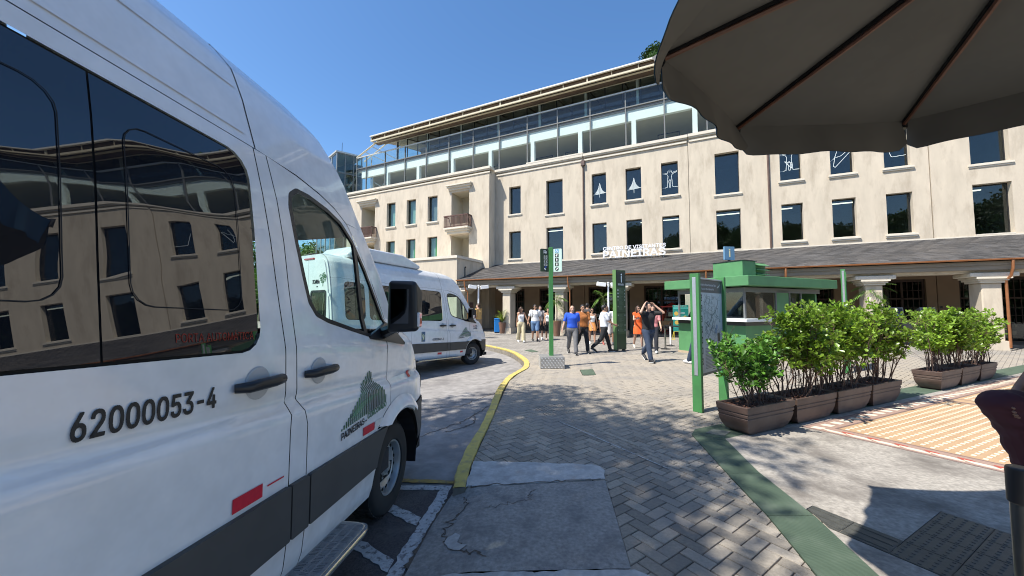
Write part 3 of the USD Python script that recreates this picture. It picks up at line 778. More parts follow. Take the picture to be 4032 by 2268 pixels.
# inside of the upper floors
for z0, z1 in ((4.7, 7.75), (7.95, 11.3)):
    part(bld, 'interior', cat([bx(-13.2, S1, DB + 5, DB + 5.1, z0, z1), bx(-13.2, S1, DB + .36, DB + 5, z1 - .02, z1), bx(-13.2, S1, DB + .36, DB + 5, z0 - .1, z0), bx(-27.7, -13.6, DA + 2.4, DA + 2.5, z0, z1), bx(-27.7, -13.6, DA + .36, DA + 2.4, z0 - .1, z0), bx(-27.7, -13.6, DA + .36, DA + 2.4, z1, z1 + .02)] +
                                [bx(s - .06, s + .06, DB + .37, DB + 5, z0, z1) for s in (-12.7, -7.3, -6.6, .2, 3.6, 10.5, 13.5, 20.4, 24.5, 32.9)]), mat('grey_interior', (.13, .135, .13), .9, .1, 1))
for yy in (1.0, 2.1):
    for a, b in ((-12.3, -7.6), (-6.2, -4.1), (-3.7, -.3), (.6, 3.2), (4.1, 5.6), (6.3, 9.6), (11, 13.2), (14, 20)):
        part(bld, 'ceiling_light', bx(a + yy * .3, b - yy * .1, DB + yy, DB + yy + .09, 7.40 - .0, 7.45), LAMPSTRIP)

# ---- arcade: columns, roof, gutter
ARC = [-13.75, -10.36, -6.93, -3.5, -.06, 3.38, 6.82, 10.16, 13.6, 17.0, 20.4, 23.8]
for s in ARC:
    w2, d0 = .27, 20.45
    sh = cat([cbx(s - w2, s + w2, d0, d0 + .75, .0, 2.52, .03), bx(s - w2 - .06, s + w2 + .06, d0 - .06, d0 + .81, 0, .35)])
    col = part(bld, 'column', sh, STUCCO)
    steps = [(.07, 2.52, 2.60), (.13, 2.603, 2.67), (.19, 2.673, 2.745)]
    part(col, 'capital', cat([bx(s - w2 - e, s + w2 + e, d0 - e, d0 + .75 + e, a, b) for e, a, b in steps] + [cbx(s - w2 - .36, s + w2 + .36, d0 - .2, d0 + .9, 2.75, 2.90, .02)]), TRIM)
XR0, XR1 = -13.8, 26.5
part(bld, 'beam', cat([bx(XR0, XR1, DG + .36, DG + 1.15, 2.905, 3.0)]), TRIM)
part(bld, 'fascia', cat([bx(XR0, XR1, DG + .10, DG + .20, 3.02, 3.16), bx(XR0, XR1, DG + .06, DG + .16, 3.165, 3.31), bx(XR0, XR1, DG + .10, DG + .36, 3.0, 3.02)]), FASCIA)
zt, ze = 4.78, 3.37
part(bld, 'ceiling', TM([[XR0, DG + .2, 3.31], [XR1, DG + .2, 3.31], [XR1, DB, 3.40], [XR0, DB, 3.40]], [[0, 1, 2, 3]]), mat('arcade_ceiling', (.16, .12, .09), .8, .2, 2))
L_ = math.hypot(DB - DG, zt - ze); up = np.array([0, (DB - DG) / L_, (zt - ze) / L_]); nrm = np.array([0, -up[2], up[1]])
part(bld, 'roof_deck', TM([[XR0, DG, ze - .03], [XR1, DG, ze - .03], [XR1, DB, zt - .03], [XR0, DB, zt - .03]], [[0, 1, 2, 3]]), SLATE)
rs = np.random.default_rng(5)
def slate(x, r, w_, ln, jit):
    o = np.array([x, DG - .05, ze]) + up * (r * .20)
    e = nrm
    t0, t1 = .028 + jit, .006
    a = [o + e * t0, o + [w_, 0, 0] + e * t0, o + [w_, 0, 0] + up * ln + e * t1, o + up * ln + e * t1]
    b = [o + e * (t0 - .014), o + [w_, 0, 0] + e * (t0 - .014)]
    V = np.array(a + b); F = [[0, 1, 2], [0, 2, 3], [4, 5, 1], [4, 1, 0], [4, 0, 3], [1, 5, 2]]
    return V, np.array(F)
VV, FF, nn_ = [], [], 0
single = []
nrow = int(L_ / .20) + 1
for r in range(nrow):
    x = XR0 + (r % 2) * .15 - .15
    while x < XR1:
        w_ = .30
        xa, xb = max(x, XR0) + .003, min(x + w_, XR1) - .003
        if xb - xa > .03:
            V_, F_ = slate(xa, r, xb - xa, min(.26, L_ - r * .2 + .04), rs.uniform(-.004, .006))
            if r < 3 and 2.0 < xa < 11.5 and len(single) < 96: single.append((V_, F_))
            else:
                VV.append(V_); FF.append(F_ + nn_); nn_ += len(V_)
        x += w_
for V_, F_ in single: part(bld, 'slate', trimesh.Trimesh(V_, F_, process=False), SLATE)
part(bld, 'more_slates', trimesh.Trimesh(np.vstack(VV), np.vstack(FF), process=False), SLATE, kind='stuff')
part(bld, 'flashing', cat([bx(XR0, XR1, DB - .06, DB - .032, 4.74, 4.86)]), TRIM)
gut = [(.058 * math.cos(t), .058 * math.sin(t)) for t in np.linspace(PI, 2 * PI, 9)]
gp = np.array([[[xx, DG - .10 + a, ze + .02 + b] for a, b in gut] for xx in (XR0, XR1)])
g2 = np.array([[[xx, DG - .10 + a * .9, ze + .021 + b * .9] for a, b in gut] for xx in (XR0, XR1)])
part(bld, 'gutter', cat([grid(gp), grid(g2, True), bx(XR0, XR1, DG - .172, DG - .150, ze + .012, ze + .026)]), COPPER, smooth=30)
for s in (-13.17, -6.28, .62, 3.75, 10.51, 17.3):
    pts = [(s, DG - .10, ze - .04), (s, DG - .08, 3.05), (s, DG + .05, 2.75), (s, DG + .30, 2.62), (s, DG + .30, .1)]
    part(bld, 'downpipe', tube(pts, .042, 8), COPPER, smooth=True)
# shop fronts behind the arcade
for i, (a, z0, b, z1) in enumerate(gf):
    d = part(bld, 'shop_front', cat([bx(a, a + .09, DB + .12, DB + .22, .12, 2.95), bx(b - .09, b, DB + .12, DB + .22, .12, 2.95), bx(a + .09, b - .09, DB + .12, DB + .22, 2.83, 2.95), bx(a + .09, b - .09, DB + .12, DB + .22, 1.98, 2.06)] +
                                   [bx(x - .04, x + .04, DB + .12, DB + .22, .12, 2.83) for x in np.linspace(a, b, 4)[1:-1]] +
                                   [bx(x - .012, x + .012, DB + .14, DB + .18, .9, 2.83) for x in np.linspace(a, b, 13)[1:-1]] + [bx(a + .09, b - .09, DB + .14, DB + .18, z_ - .012, z_ + .012) for z_ in (.9, 1.25, 1.6, 2.4)]), DARKWOOD)
    part(d, 'pane', bx(a + .09, b - .09, DB + .185, DB + .19, .12, 2.83), PANE)
rsh = np.random.default_rng(3)
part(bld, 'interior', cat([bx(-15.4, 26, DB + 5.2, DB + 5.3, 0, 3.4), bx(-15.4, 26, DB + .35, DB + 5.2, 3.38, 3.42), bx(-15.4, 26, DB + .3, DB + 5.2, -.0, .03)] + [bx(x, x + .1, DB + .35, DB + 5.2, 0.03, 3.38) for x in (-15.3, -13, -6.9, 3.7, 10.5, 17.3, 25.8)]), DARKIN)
gx = -12.4
while gx < 16:
    hgt = rsh.uniform(1.3, 2.4)
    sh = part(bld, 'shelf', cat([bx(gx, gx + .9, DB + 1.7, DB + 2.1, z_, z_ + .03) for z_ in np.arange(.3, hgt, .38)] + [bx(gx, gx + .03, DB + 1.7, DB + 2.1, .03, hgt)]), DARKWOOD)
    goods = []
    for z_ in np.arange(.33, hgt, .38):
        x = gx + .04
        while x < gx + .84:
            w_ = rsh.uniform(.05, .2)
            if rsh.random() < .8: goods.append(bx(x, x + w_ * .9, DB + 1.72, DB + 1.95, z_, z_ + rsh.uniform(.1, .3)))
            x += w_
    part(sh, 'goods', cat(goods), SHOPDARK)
    gx += rsh.uniform(1.0, 1.9)
part(bld, 'step', bx(-14.8, 26, DG + 1.9, DB - .001, .003, .10), KERBST)
for s, zc in ((10.42, 1.62), (10.66, 1.62)):
    part(bld, 'socket', lathe([(.0, 0), (.05, 0), (.05, .03), (.0, .03)], 12).apply_transform(trimesh.transformations.rotation_matrix(PI / 2, [1, 0, 0])).apply_translation([s, DB - .001, zc]), STEELBLK)
part(bld, 'socket', bx(10.5, 10.62, DB - .03, DB - .001, 1.40, 1.46), WHITEWALL)
part(bld, 'wood_shutter', cat([bx(-15.2, -13.2, DG + 1.0, DG + 1.06, .0, 1.95)] + [bx(-15.2, -13.2, DG + .975, DG + .999, z_, z_ + .12) for z_ in np.arange(.05, 1.9, .16)]), mat('brown_shutter', (.075, .035, .025), .6, .2, 5))

# ---- glazed top storeys
GX = [-28.55 + 0] + [-27.3 + 2.362 * k for k in range(26)]
GX = [g for g in GX if g < S1]
DC = 24.7
for g in GX:
    part(bld, 'mullion', bx(g - .035, g + .035, DC - .05, DC + .05, 12.02 if g > -13 else 11.98, 15.9), GREYFRAME)
part(bld, 'handrail', bx(-28.6, S1, DC - .045, DC + .045, 15.86, 15.95), LTFRAME)
part(bld, 'slab_edge', cat([bx(-28.6, S1, DC - .06, DC + .12, 14.77, 14.84), bx(-28.6, S1, DC + .012, DC + .16, 14.62, 14.765)]), GREYFRAME)
part(bld, 'slab_soffit', bx(-28.6, S1, DC + .161, 31, 14.64, 14.80), WHITEWALL)
for a, b in zip(GX, GX[1:]):
    part(bld, 'lower_pane', bx(a + .036, b - .036, DC - .006, DC + .006, 12.1, 14.61), PANECLR)
    part(bld, 'guard_pane', bx(a + .036, b - .036, DC - .006, DC + .006, 14.85, 15.85), PANECLR)
part(bld, 'white_beam', bx(-28.0, S1, 24.80, 25.05, 13.90, 14.615), WHITEWALL)
for k in range(17):
    s = -24.8 + 3.6 * k
    if s < S1: part(bld, 'white_pier', bx(s - .14, s + .14, 24.79, 25.08, 11.58, 13.899), WHITEWALL)
part(bld, 'floor_deck', cat([bx(-28.0, -13.3, DA + .62, 31, 11.3, 11.55), bx(-13.29, S1, DB + .6, 31, 11.32, 11.56)]), CREAMIN)
part(bld, 'inner_wall', cat([bx(-28.0, S1, 30.5, 30.7, 11.6, 14.6), bx(-27.9, -27.7, 26, 30.4, 11.6, 14.6)]), CREAMIN)
part(bld, 'inner_ceiling', bx(-28.0, S1, 25.06, 30.4, 14.5, 14.62), CREAMIN)
part(bld, 'brace', cat([cyl((-27.2, 25.4, 11.7), (-25.0, 25.4, 14.0), .05, 8), cyl((-27.1, 25.4, 13.6), (-24.9, 25.4, 12.3), .05, 8)]), LTFRAME)
for s in (-18.9, -15.0, -10.3, -7.9, -1.2):
    part(bld, 'lighting_rig', cat([bx(s - .7, s + .7, 27.0, 27.05, 13.55, 13.6), bx(s - .7, s - .65, 27.0, 27.05, 12.6, 13.6), bx(s + .65, s + .7, 27, 27.05, 12.6, 13.6), bx(s - .6, s + .6, 27.05, 27.1, 12.7, 13.3)]), STEELBLK)
for s in (-21.5, -12.6, -6.1):
    part(bld, 'spot_rail', cat([bx(s - .8, s + .8, 26.6, 26.64, 13.0, 13.04)] + [cyl((x, 26.62, 13.0), (x + .06, 26.5, 12.85), .04, 8) for x in (s - .6, s, s + .6)]), STEELBLK)
# recessed storey under the roof
DU = 25.45
part(bld, 'upper_wall', bx(-25.0, S1, DU + 4.2, DU + 4.3, 14.8, 18.4), mat('dark_timber', (.17, .14, .105), .8, .3, 2))
part(bld, 'upper_ceiling', TM([[-25.6, 24.9, 16.95], [S1, 24.9, 16.95], [S1, DU + 4.2, 18.1], [-25.6, DU + 4.2, 18.1]], [[0, 1, 2, 3]]), mat('sheet_underside', (.26, .21, .15), .7, .3, 2.5))
ub = [-24.2 + 1.19 * k for k in range(49)]
for i, s in enumerate([u for u in ub if u < S1]):
    part(bld, 'glazing_bar', bx(s - .03, s + .03, DU - .03, DU + .03, 14.81, 17.05), STEELBLK)
    if i % 3 == 0:
        part(bld, 'post', bx(s - .33, s - .17, DU + .2, DU + .36, 14.81, 17.1), WHITEWALL)
part(bld, 'glazing_rail', cat([bx(-24.2, S1, DU - .025, DU + .025, z_, z_ + .05) for z_ in (16.35,)]), STEELBLK)
part(bld, 'upper_pane', bx(-24.2, S1, DU - .004, DU + .004, 14.85, 17.05), PANECLR)
for i, s in enumerate(np.arange(-23, S1, 2.4)):
    part(bld, 'roof_beam', cat([tube([(s, DU + .05, 16.98), (s, DU + 4, 17.9)], .055, 6)]), BROWNRF)
# roof: two cream rails, little posts between, brown boarding and a white edge
part(bld, 'roof', cat([TM([[-26.0, 23.95, 17.16], [S1, 23.95, 17.16], [S1, 33, 18.9], [-26.0, 33, 18.9]], [[0, 1, 2, 3]]), TM([[-26.0, 24.0, 17.08], [-26, 33, 18.82], [S1, 33, 18.82], [S1, 24.0, 17.08]], [[0, 1, 2, 3]])]), BROWNRF)
part(bld, 'roof_edge', bx(-26.05, S1, 23.86, 24.0, 17.13, 17.22), mat('white_edge', (.66, .64, .58), .5, .06, 3))
part(bld, 'roof_rail', cat([bx(-26.0, S1, 23.92, 24.02, 16.70, 16.82), bx(-26, S1, 24.15, 24.3, 16.66, 16.70)]), CREAMST)
part(bld, 'boarding', TM([[-26.0, 24.12, 16.72], [S1, 24.12, 16.72], [S1, 24.06, 17.12], [-26.0, 24.06, 17.12]], [[0, 1, 2, 3]]), BROWNRF)
part(bld, 'gutter_soffit', bx(-26, S1, 24.31, 24.9, 16.72, 16.74), BROWNRF)
for i, s in enumerate(np.arange(-26.0, S1, 1.66)):
    wd = .09 if i % 4 == 0 else .028
    part(bld, 'roof_post', bx(s, s + wd, 23.94, 24.02, 16.82, 17.13), CREAMST)
part(bld, 'roof_pipe', cat([cyl((-25.5, 25.15, 16.85), (S1, 25.15, 16.85), .045, 8)] + [bx(s, s + .05, 25.1, 25.2, 16.88, 17.0) for s in np.arange(-24, S1, 1.3)]), CREAMST)
# glazed gable at the left end
gb = [(-28.6, 15.9), (-25.9, 15.9), (-25.9, 17.0)]
part(bld, 'gable_rail', cat([cyl((-28.6, DC, 15.95), (-25.6, DC, 17.15), .07, 8), cyl((-28.6, DC + .9, 15.9), (-25.6, DC + .9, 17.2), .05, 8), cyl((-28.6, DC + 6, 15.95), (-25.6, DC + 6, 17.15), .07, 8)]), CREAMST)
part(bld, 'gable_pane', TM([[-28.6, DC, 15.98], [-25.6, DC, 17.12], [-25.6, DC + 6, 17.12], [-28.6, DC + 6, 15.98]], [[0, 1, 2, 3]]), PANECLR)
part(bld, 'gable_bar', cat([cyl((x, DC + .1, 15.98 + (x + 28.6) * .38), (x, DC + 6, 15.98 + (x + 28.6) * .38), .035, 6) for x in (-27.6, -26.7)] + [cyl((-27.2, DC + .5, 12.2), (-27.2, DC + .5, 15.9), .05, 8)]), LTFRAME)
part(bld, 'end_pane', bx(-28.58, -28.57, DC, DC + 6, 12.0, 15.9), PANECLR)

# roof letters over the arcade: separate white letters on the front
sgn = thing('letter_sign', 'white standing letters reading CENTRO DE VISITANTES PAINEIRAS above the slate arcade roof', 'sign', rz=FA)
LET = mat('letter_white', (.74, .75, .77), .45, .04, 5)
def letters(parent, s, x0, x1, z0, h, y, depth, bold=True):
    full = text(s, h, depth, bold)
    a, b = full.vertices[:, 0].min(), full.vertices[:, 0].max()
    k = (x1 - x0) / (b - a)
    comps = sorted(full.split(only_watertight=False), key=lambda c: c.bounds[0, 0])
    for c in comps:
        c = c.copy(); c.vertices = c.vertices * [k, 1, 1] + [x0 - a * k, y, z0]
        part(parent, 'letter', c, LET)
letters(sgn, 'PAINEIRAS', -5.05, -1.36, 4.74, .44, 23.66, .10)
letters(sgn, 'CENTRO DE VISITANTES', -5.05, -1.34, 5.235, .205, 23.66, .07)
part(sgn, 'rail', cat([bx(-5.0, -1.4, 23.67, 23.70, 4.70, 4.735), bx(-5.0, -1.4, 23.67, 23.69, 5.21, 5.23)] + [bx(x, x + .03, 23.67, 23.70, 4.60, 4.70) for x in np.linspace(-4.9, -1.5, 6)] + [bx(x, x + .02, 23.70, 23.72, 4.735, 5.21) for x in np.linspace(-4.9, -1.5, 9)]), LTFRAME)

# line drawings on the upper windows
def film(name, label, x0, z0, paths, w=.010):
    t = thing(name, label, 'window drawing', rz=FA)
    for p in paths:
        pg = LineString(p).buffer(w, quad_segs=2)
        m_ = upright(ext(pg, .003)); m_.apply_translation([x0, DB + REV + .012, z0])
        part(t, 'line', m_, LINEART)
def cable(x, sgn_=1):
    out = []
    L = [(-.45, .0), (-.30, .10), (-.16, .27), (-.07, .48), (0, .78), (.07, .48), (.16, .27), (.30, .12), (.45, .05)]
    out.append(L); out.append([(-.45, 0), (.45, .08)]); out.append([(0, .78), (0, -.2)])
    for i in range(-14, 15):
        xx = i * .03; y1 = np.interp(xx, [a for a, b in L], [b for a, b in L]); y0 = .04 + .089 * xx
        if y1 - y0 > .03: out.append([(xx, y0), (xx, y1)])
    return out
film('bridge_drawing', 'white line drawing of a cable bridge on the first window right of the tall downpipe', -5.42, 9.18, cable(0), .008)
film('bridge_drawing', 'white line drawing of a cable bridge on the middle upper window over the letters', -3.22, 9.20, cable(0), .008)
def figure(k=1.0):
    return [[(-.40, 1.02), (-.30, 1.0), (-.14, .98), (-.10, 1.10), (-.04, 1.18), (.04, 1.18), (.10, 1.10), (.12, 1.0), (.30, 1.05), (.40, 1.08), (.38, 1.02), (.14, .92), (.10, .8), (.12, .55), (.16, .12), (.45, .10)],
            [(-.45, .06), (-.15, .10), (-.12, .55), (-.10, .8), (-.16, .92), (-.38, .95), (-.40, 1.02)], [(-.02, .10), (-.06, .5), (0, .58), (.06, .5), (.04, .1), (-.02, .1)], [(-.04, 1.06), (.04, 1.06)]]
film('statue_drawing', 'white outspread figure drawn on the upper window left of the wide window', -1.08, 8.95, figure())
film('statue_drawing', 'white outspread figure with a crossed loop, on the upper window right of the wide one', 4.95, 9.02, [[(a * 1.0, b * 1.02) for a, b in p] for p in figure()] + [[(-.2, .6), (.1, .2), (.12, .5), (-.2, .6)]])
film('loop_drawing', 'white line drawing of crossing loops on an upper window under the parasol edge', 7.11, 8.9, [[(-.44, .35), (-.2, .55), (.05, .62), (.3, .85), (.4, .75), (.1, .4), (-.2, .05), (-.28, .1), (-.2, .6), (-.05, 1.1)]])
film('angle_drawing', 'white bent line drawn on the upper window under the parasol notch', 9.2, 8.9, [[(-.3, .9), (-.12, .25), (-.08, .2), (.42, .22)]])

# ---- glass stair tower left of the building
tw = thing('glass_tower', 'tall glass lift tower with pale frame at the left end of the building', 'tower')
T0_, T1_, T2_ = np.array([-17.4, 36.0]), np.array([-15.5, 37.4]), np.array([-21.3, 40.0])
def face(a, b, ncol, nm, dark):
    a, b = np.array(a), np.array(b); d = (b - a); L = np.linalg.norm(d); d /= L
    zs = [17.0 - 1.95 * k for k in range(9)] + [0]
    xs = np.linspace(0, L, ncol + 1)
    for x in xs: part(tw, 'frame_post', oriented(bx(x - .05, x + .05, -.05, .05, 0, 17.0), (*a, 0), d), GREYFRAME if dark else LTFRAME)
    for z_ in zs[:-1]: part(tw, 'frame_rail', oriented(bx(.05, L - .05, -.045, .045, z_ - .05, z_ + .05), (*a, 0), d), GREYFRAME if dark else LTFRAME)
    for i in range(ncol):
        for z1_, z0_ in zip(zs, zs[1:]):
            part(tw, 'pane', oriented(bx(xs[i] + .05, xs[i + 1] - .05, -.01, .01, z0_ + .05, z1_ - .05), (*a, 0), d), PANEBLUE if not dark else PANE)
face(T0_, T1_, 3, 'right', True)
face(T2_, T0_, 4, 'left', False)
part(tw, 'roof', ext(Polygon([tuple(T0_), tuple(T1_), tuple(T1_ + (T2_ - T0_)), tuple(T2_)]).buffer(.12, join_style=2), .16, 17.06), LTFRAME)
for k in range(9):
    z_ = 15.2 - 1.95 * k
    part(tw, 'landing', ext(Polygon([tuple(T0_ + [.0, .6]), tuple(T1_ + [-.5, .3]), tuple(T1_ + (T2_ - T0_) * .8), tuple(T2_ + [.8, -.2])]), .18, z_), mat('landing_grey', (.2, .2, .19), .8, .1, 2))
for k in range(4):
    a = T0_ + (T1_ - T0_) * .3 + [.0, 1.0]; b = T0_ + (T1_ - T0_) * .85 + [0, 1.0]
    part(tw, 'stair', tube([(a[0], a[1], 4 + 3.3 * k), (b[0], b[1], 6.3 + 3.3 * k)], .09, 6), LTFRAME)
part(tw, 'core', ext(Polygon([tuple(T0_ + [.6, 1.8]), tuple(T1_ + [-.3, 1.0]), tuple(T1_ + (T2_ - T0_) * .7), tuple(T0_ + (T2_ - T0_) * .7 + [.6, .4])]), 16.6, 0), mat('tower_core', (.10, .105, .10), .9, .3, .8))
part(tw, 'vent', cat([oriented(bx(2.3 + i * 1.1, 2.75 + i * 1.1, -.03, .04, 15.9 - j * .3, 16.1 - j * .3), (*T2_, 0), T0_ - T2_) for i in range(2) for j in range(3)]), STEELBLK)
part(tw, 'mast', cyl((T0_[0] + .3, T0_[1] + .4, 17.2), (T0_[0] + .3, T0_[1] + .4, 18.2), .02, 6), STEELBLK)

# ================================================================== VANS (x forward, y to the left from the right flank, z up; origin on the road below the front right wheel)
VW = 1.993
PAINT = mat('white_paint', (0.68, 0.685, 0.685), 0.26, 0.05, 7, coat=0.7, spec=0.5, col2=(0.58, 0.575, 0.56), mix_scale=1.6, mix_lo=.5, mix_hi=.8, rvar=.08)
PLASTIC = mat('grey_plastic', (0.050, 0.049, 0.046), 0.55, 0.12, 6, bump=0.1, bscale=300)
BLACKPL = mat('black_plastic', (0.012, 0.012, 0.013), 0.38, 0.15, 8)
RUBBER = mat('tyre_rubber', (0.016, 0.016, 0.016), 0.75, 0.25, 12)
RIMSTEEL = mat('rim_steel', (0.40, 0.41, 0.41), 0.42, 0.12, 5, metal=0.75)
CHROME = mat('polished_steel', (0.62, 0.60, 0.56), 0.16, 0.05, 5, metal=1.0)
TREAD = mat('tread_plate', (0.30, 0.31, 0.32), 0.45, 0.2, 30, metal=0.6, bump=0.3, bscale=160)
GAPBLK = mat('seam_black', (0.008, 0.008, 0.008), 0.9, 0.0, 5)
INKBLK = mat('print_black', (0.012, 0.012, 0.012), 0.5, 0.05, 5)
INKGREEN = mat('print_green', (0.03, 0.13, 0.055), 0.5, 0.1, 5)
INKPALE = mat('print_pale_green', (0.22, 0.36, 0.26), 0.5, 0.1, 5)
REDREF = mat('red_reflector', (0.50, 0.012, 0.03), 0.35, 0.1, 60)
WHITEREF = mat('white_reflector', (0.62, 0.60, 0.56), 0.35, 0.1, 30)
REDTXT = mat('red_print', (0.42, 0.05, 0.03), 0.5, 0.1, 5)
LAMPGLASS = mat('lamp_glass', (0.55, 0.56, 0.56), 0.08, 0.1, 20, coat=1.0)
LAMPRED = mat('lamp_red', (0.45, 0.02, 0.015), 0.12, 0.1, 20, coat=1.0)
TINTED = glass('tinted_glass', ior=1.95, wav=0.055, wscale=1.6, dark=(0.006, 0.006, 0.007))
CABGLASS = glass('cab_glass', (0.78, 0.90, 0.86), 1.27)
SEAT = mat('seat_cloth', (0.03, 0.03, 0.033), 0.9, 0.3, 30)

def crease(x): return 1.092 - .068 * np.clip(x, -5, .4)* .62 - .0
WZ = [1.40, 1.69, 1.92, 2.12, 2.32, 2.55, 2.70, 2.80, 2.865, 2.90, 2.915, 2.92]
WI = [0.0, .033, .056, .084, .12, .173, .225, .31, .42, .60, .80, 1.0]
def W(x, z):
    """how far the flank lies in from the widest plane"""
    x, z = np.broadcast_arrays(np.asarray(x, float), np.asarray(z, float))
    c = crease(x)
    t = np.clip((z - (c - .060)) / .060, 0, 1); t = t * t * (3 - 2 * t)
    lowr = -.034 * (1 - t) + .009 * np.exp(-((z - c - .010) / .018) ** 2)
    lowr = lowr + np.interp(z, [.30, .40, .52], [.045, .012, 0])
    upr = np.interp(z, WZ, WI)
    # soften the knee of the table
    w = np.where(z > 1.38, upr, lowr)
    f = np.clip((x - .15) / .85, 0, 1.2)
    w = w + .20 * f ** 2 * np.clip((1.55 - z) / .2, 0, 1)
    g = np.clip((x + 1.25) / 1.4, 0, 1.1)
    w = w + .10 * g ** 2 * np.clip((z - 1.36) / .2, 0, 1)
    r = np.clip((-4.70 - x) / .2, 0, 1)
    return w + .09 * r ** 2
def flank(poly, off=0.0, sx=.06, sz=.028):
    v, f = grid_cut(poly, sx, sz)
    m_ = TM(np.column_stack([v[:, 0], W(v[:, 0], v[:, 1]) - off, v[:, 1]]), f)
    n_ = m_.face_normals.mean(0)
    if n_[1] > 0: m_.invert()
    return m_
def slabbed(poly, off, th, sx=.07, sz=.05):
    """a panel with thickness standing off the flank"""
    v, f = grid_cut(poly, sx, sz); n_ = len(v)
    w = W(v[:, 0], v[:, 1])
    A = np.column_stack([v[:, 0], w - off, v[:, 1]]); B = np.column_stack([v[:, 0], w - off + th, v[:, 1]])
    # boundary edges
    e = np.sort(np.vstack([f[:, [0, 1]], f[:, [1, 2]], f[:, [2, 0]]]), axis=1)
    raw = np.vstack([f[:, [0, 1]], f[:, [1, 2]], f[:, [2, 0]]])
    u, inv, cnt = np.unique(e, axis=0, return_inverse=True, return_counts=True)
    be = raw[cnt[inv.ravel()] == 1]
    sd = np.vstack([np.c_[be[:, 0], be[:, 0] + n_, be[:, 1] + n_], np.c_[be[:, 0], be[:, 1] + n_, be[:, 1]]])
    return trimesh.Trimesh(np.vstack([A, B]), np.vstack([f, f[:, ::-1] + n_, sd]), process=False)
def mirrored(m_):
    m_ = m_.copy(); v = m_.vertices.copy(); v[:, 1] = VW - v[:, 1]; m_.vertices = v; m_.invert(); return m_

# nose: outline table (z, x where the flank ends, x at the middle)
NZ = np.array([.25, .40, .55, .80, .95, 1.08, 1.18, 1.26, 1.32, 1.38, 1.45, 1.68, 1.97, 2.14, 2.31, 2.485, 2.62, 2.73, 2.82, 2.88, 2.915])
NS = np.array([.52, .62, .66, .66, .60, .52, .45, .38, .32, .26, .20, .06, -.19, -.34, -.47, -.57, -.69, -.82, -1.03, -1.30, -1.6])
NC = np.array([.90, .97, 1.0, 1.0, .965, .925, .88, .80, .72, .63, .53, .33, .10, -.05, -.21, -.35, -.48, -.62, -.84, -1.10, -1.5])
def nose_pt(z, th, off=0.0):
    xs, xc = np.interp(z, NZ, NS), np.interp(z, NZ, NC)
    s, c = np.sin(th) ** .95, np.cos(th) ** 1.15
    w0 = W(xs, z)
    px = xs + (xc - xs) * s; py = w0 + (VW / 2 - w0) * (1 - c)
    k = off / .35
    return np.stack([px + off * s, py - off * c, z + 0 * px], -1)
def nose(z0, z1, t0, t1, nz, nt, off=0.0):
    zz, tt = np.meshgrid(np.linspace(z0, z1, nz), np.linspace(t0, t1, nt), indexing='ij')
    m_ = grid(nose_pt(zz, tt, off))
    c = m_.triangles_center; n_ = m_.face_normals
    if (n_[:, 0] - n_[:, 1]).mean() < 0: m_.invert()
    return m_
both = lambda m_: cat([m_, mirrored(m_)])
H = PI / 2

GAPX = [(.33, -1.19), (1.05, -1.187), (1.12, -1.225), (1.40, -1.24), (1.69, -1.265), (1.92, -1.28), (2.12, -1.30), (2.33, -1.335)]
gapx = lambda z: np.interp(z, [a for a, b in GAPX], [b for a, b in GAPX])
zs_ = np.linspace(.33, 2.33, 30)
slide_gap = [(gapx(z_) - .085 if z_ > 1.1 else -1.30, z_) for z_ in zs_]
slide_gap = [(np.interp(z_, [.33, 1.05, 1.12, 1.4, 2.33], [-1.325, -1.318, -1.31, -1.322, -1.42]), z_) for z_ in zs_]
DOORTOP = [(-1.335, 2.325), (-1.12, 2.315), (-.91, 2.285), (-.75, 2.245), (-.62, 2.185)]
APIL = [(-.46, 2.02), (-.27, 1.80), (-.12, 1.62), (-.02, 1.49), (.0, 1.42)]
arch = lambda r: Point(0, .36).buffer(r, quad_segs=24)
DOOR = Polygon([(gapx(z_), z_) for z_ in zs_] + DOORTOP[1:] + APIL + [(-.205, 1.405), (-.20, 1.0), (-.20, .33)]).buffer(0).difference(arch(.585).intersection(sbox(-1, .775, 1, 2))).difference(arch(.455))
WIN_F = Polygon([(-1.215, 2.12), (-1.20, 2.19), (-1.14, 2.235), (-1.03, 2.238), (-.85, 2.215), (-.70, 2.175), (-.56, 2.08), (-.40, 1.91), (-.24, 1.72), (-.10, 1.55), (-.06, 1.49), (-.12, 1.42), (-.453, 1.432), (-.69, 1.478), (-.95, 1.53), (-1.06, 1.565), (-1.115, 1.63), (-1.15, 1.76), (-1.19, 1.93)])
WIN_F = WIN_F.buffer(-.045).buffer(.045, quad_segs=6).buffer(.03).buffer(-.03)
WIN_S = [rrect(-2.62, 1.405, -1.470, 2.262, .10), rrect(-3.98, 1.405, -2.80, 2.262, .10), rrect(-4.62, 1.405, -4.10, 2.262, .10)]
SIDE = Polygon([(-4.88, .33), (-4.88, 2.33)] + [(-1.42, 2.33)] + slide_gap[::-1])
REARARCH = Point(-3.665, .36).buffer(.47, quad_segs=20)
SLIDE = SIDE.intersection(sbox(-2.70, .2, 0, 3)).difference(REARARCH)
REARP = SIDE.intersection(sbox(-6, .2, -2.706, 3)).difference(REARARCH)
BPOST = Polygon([(a + .006, z_) for a, z_ in slide_gap] + [(gapx(z_) - .006, z_) for z_ in zs_[::-1]])
FENDER = Polygon([(-.194, 1.40), (.0, 1.41), (.20, 1.46)] + [(np.interp(z_, NZ, NS), z_) for z_ in (1.40, 1.32, 1.26, 1.18, 1.08, .95, .805)] + [(-.194, .805)]).difference(arch(.475))
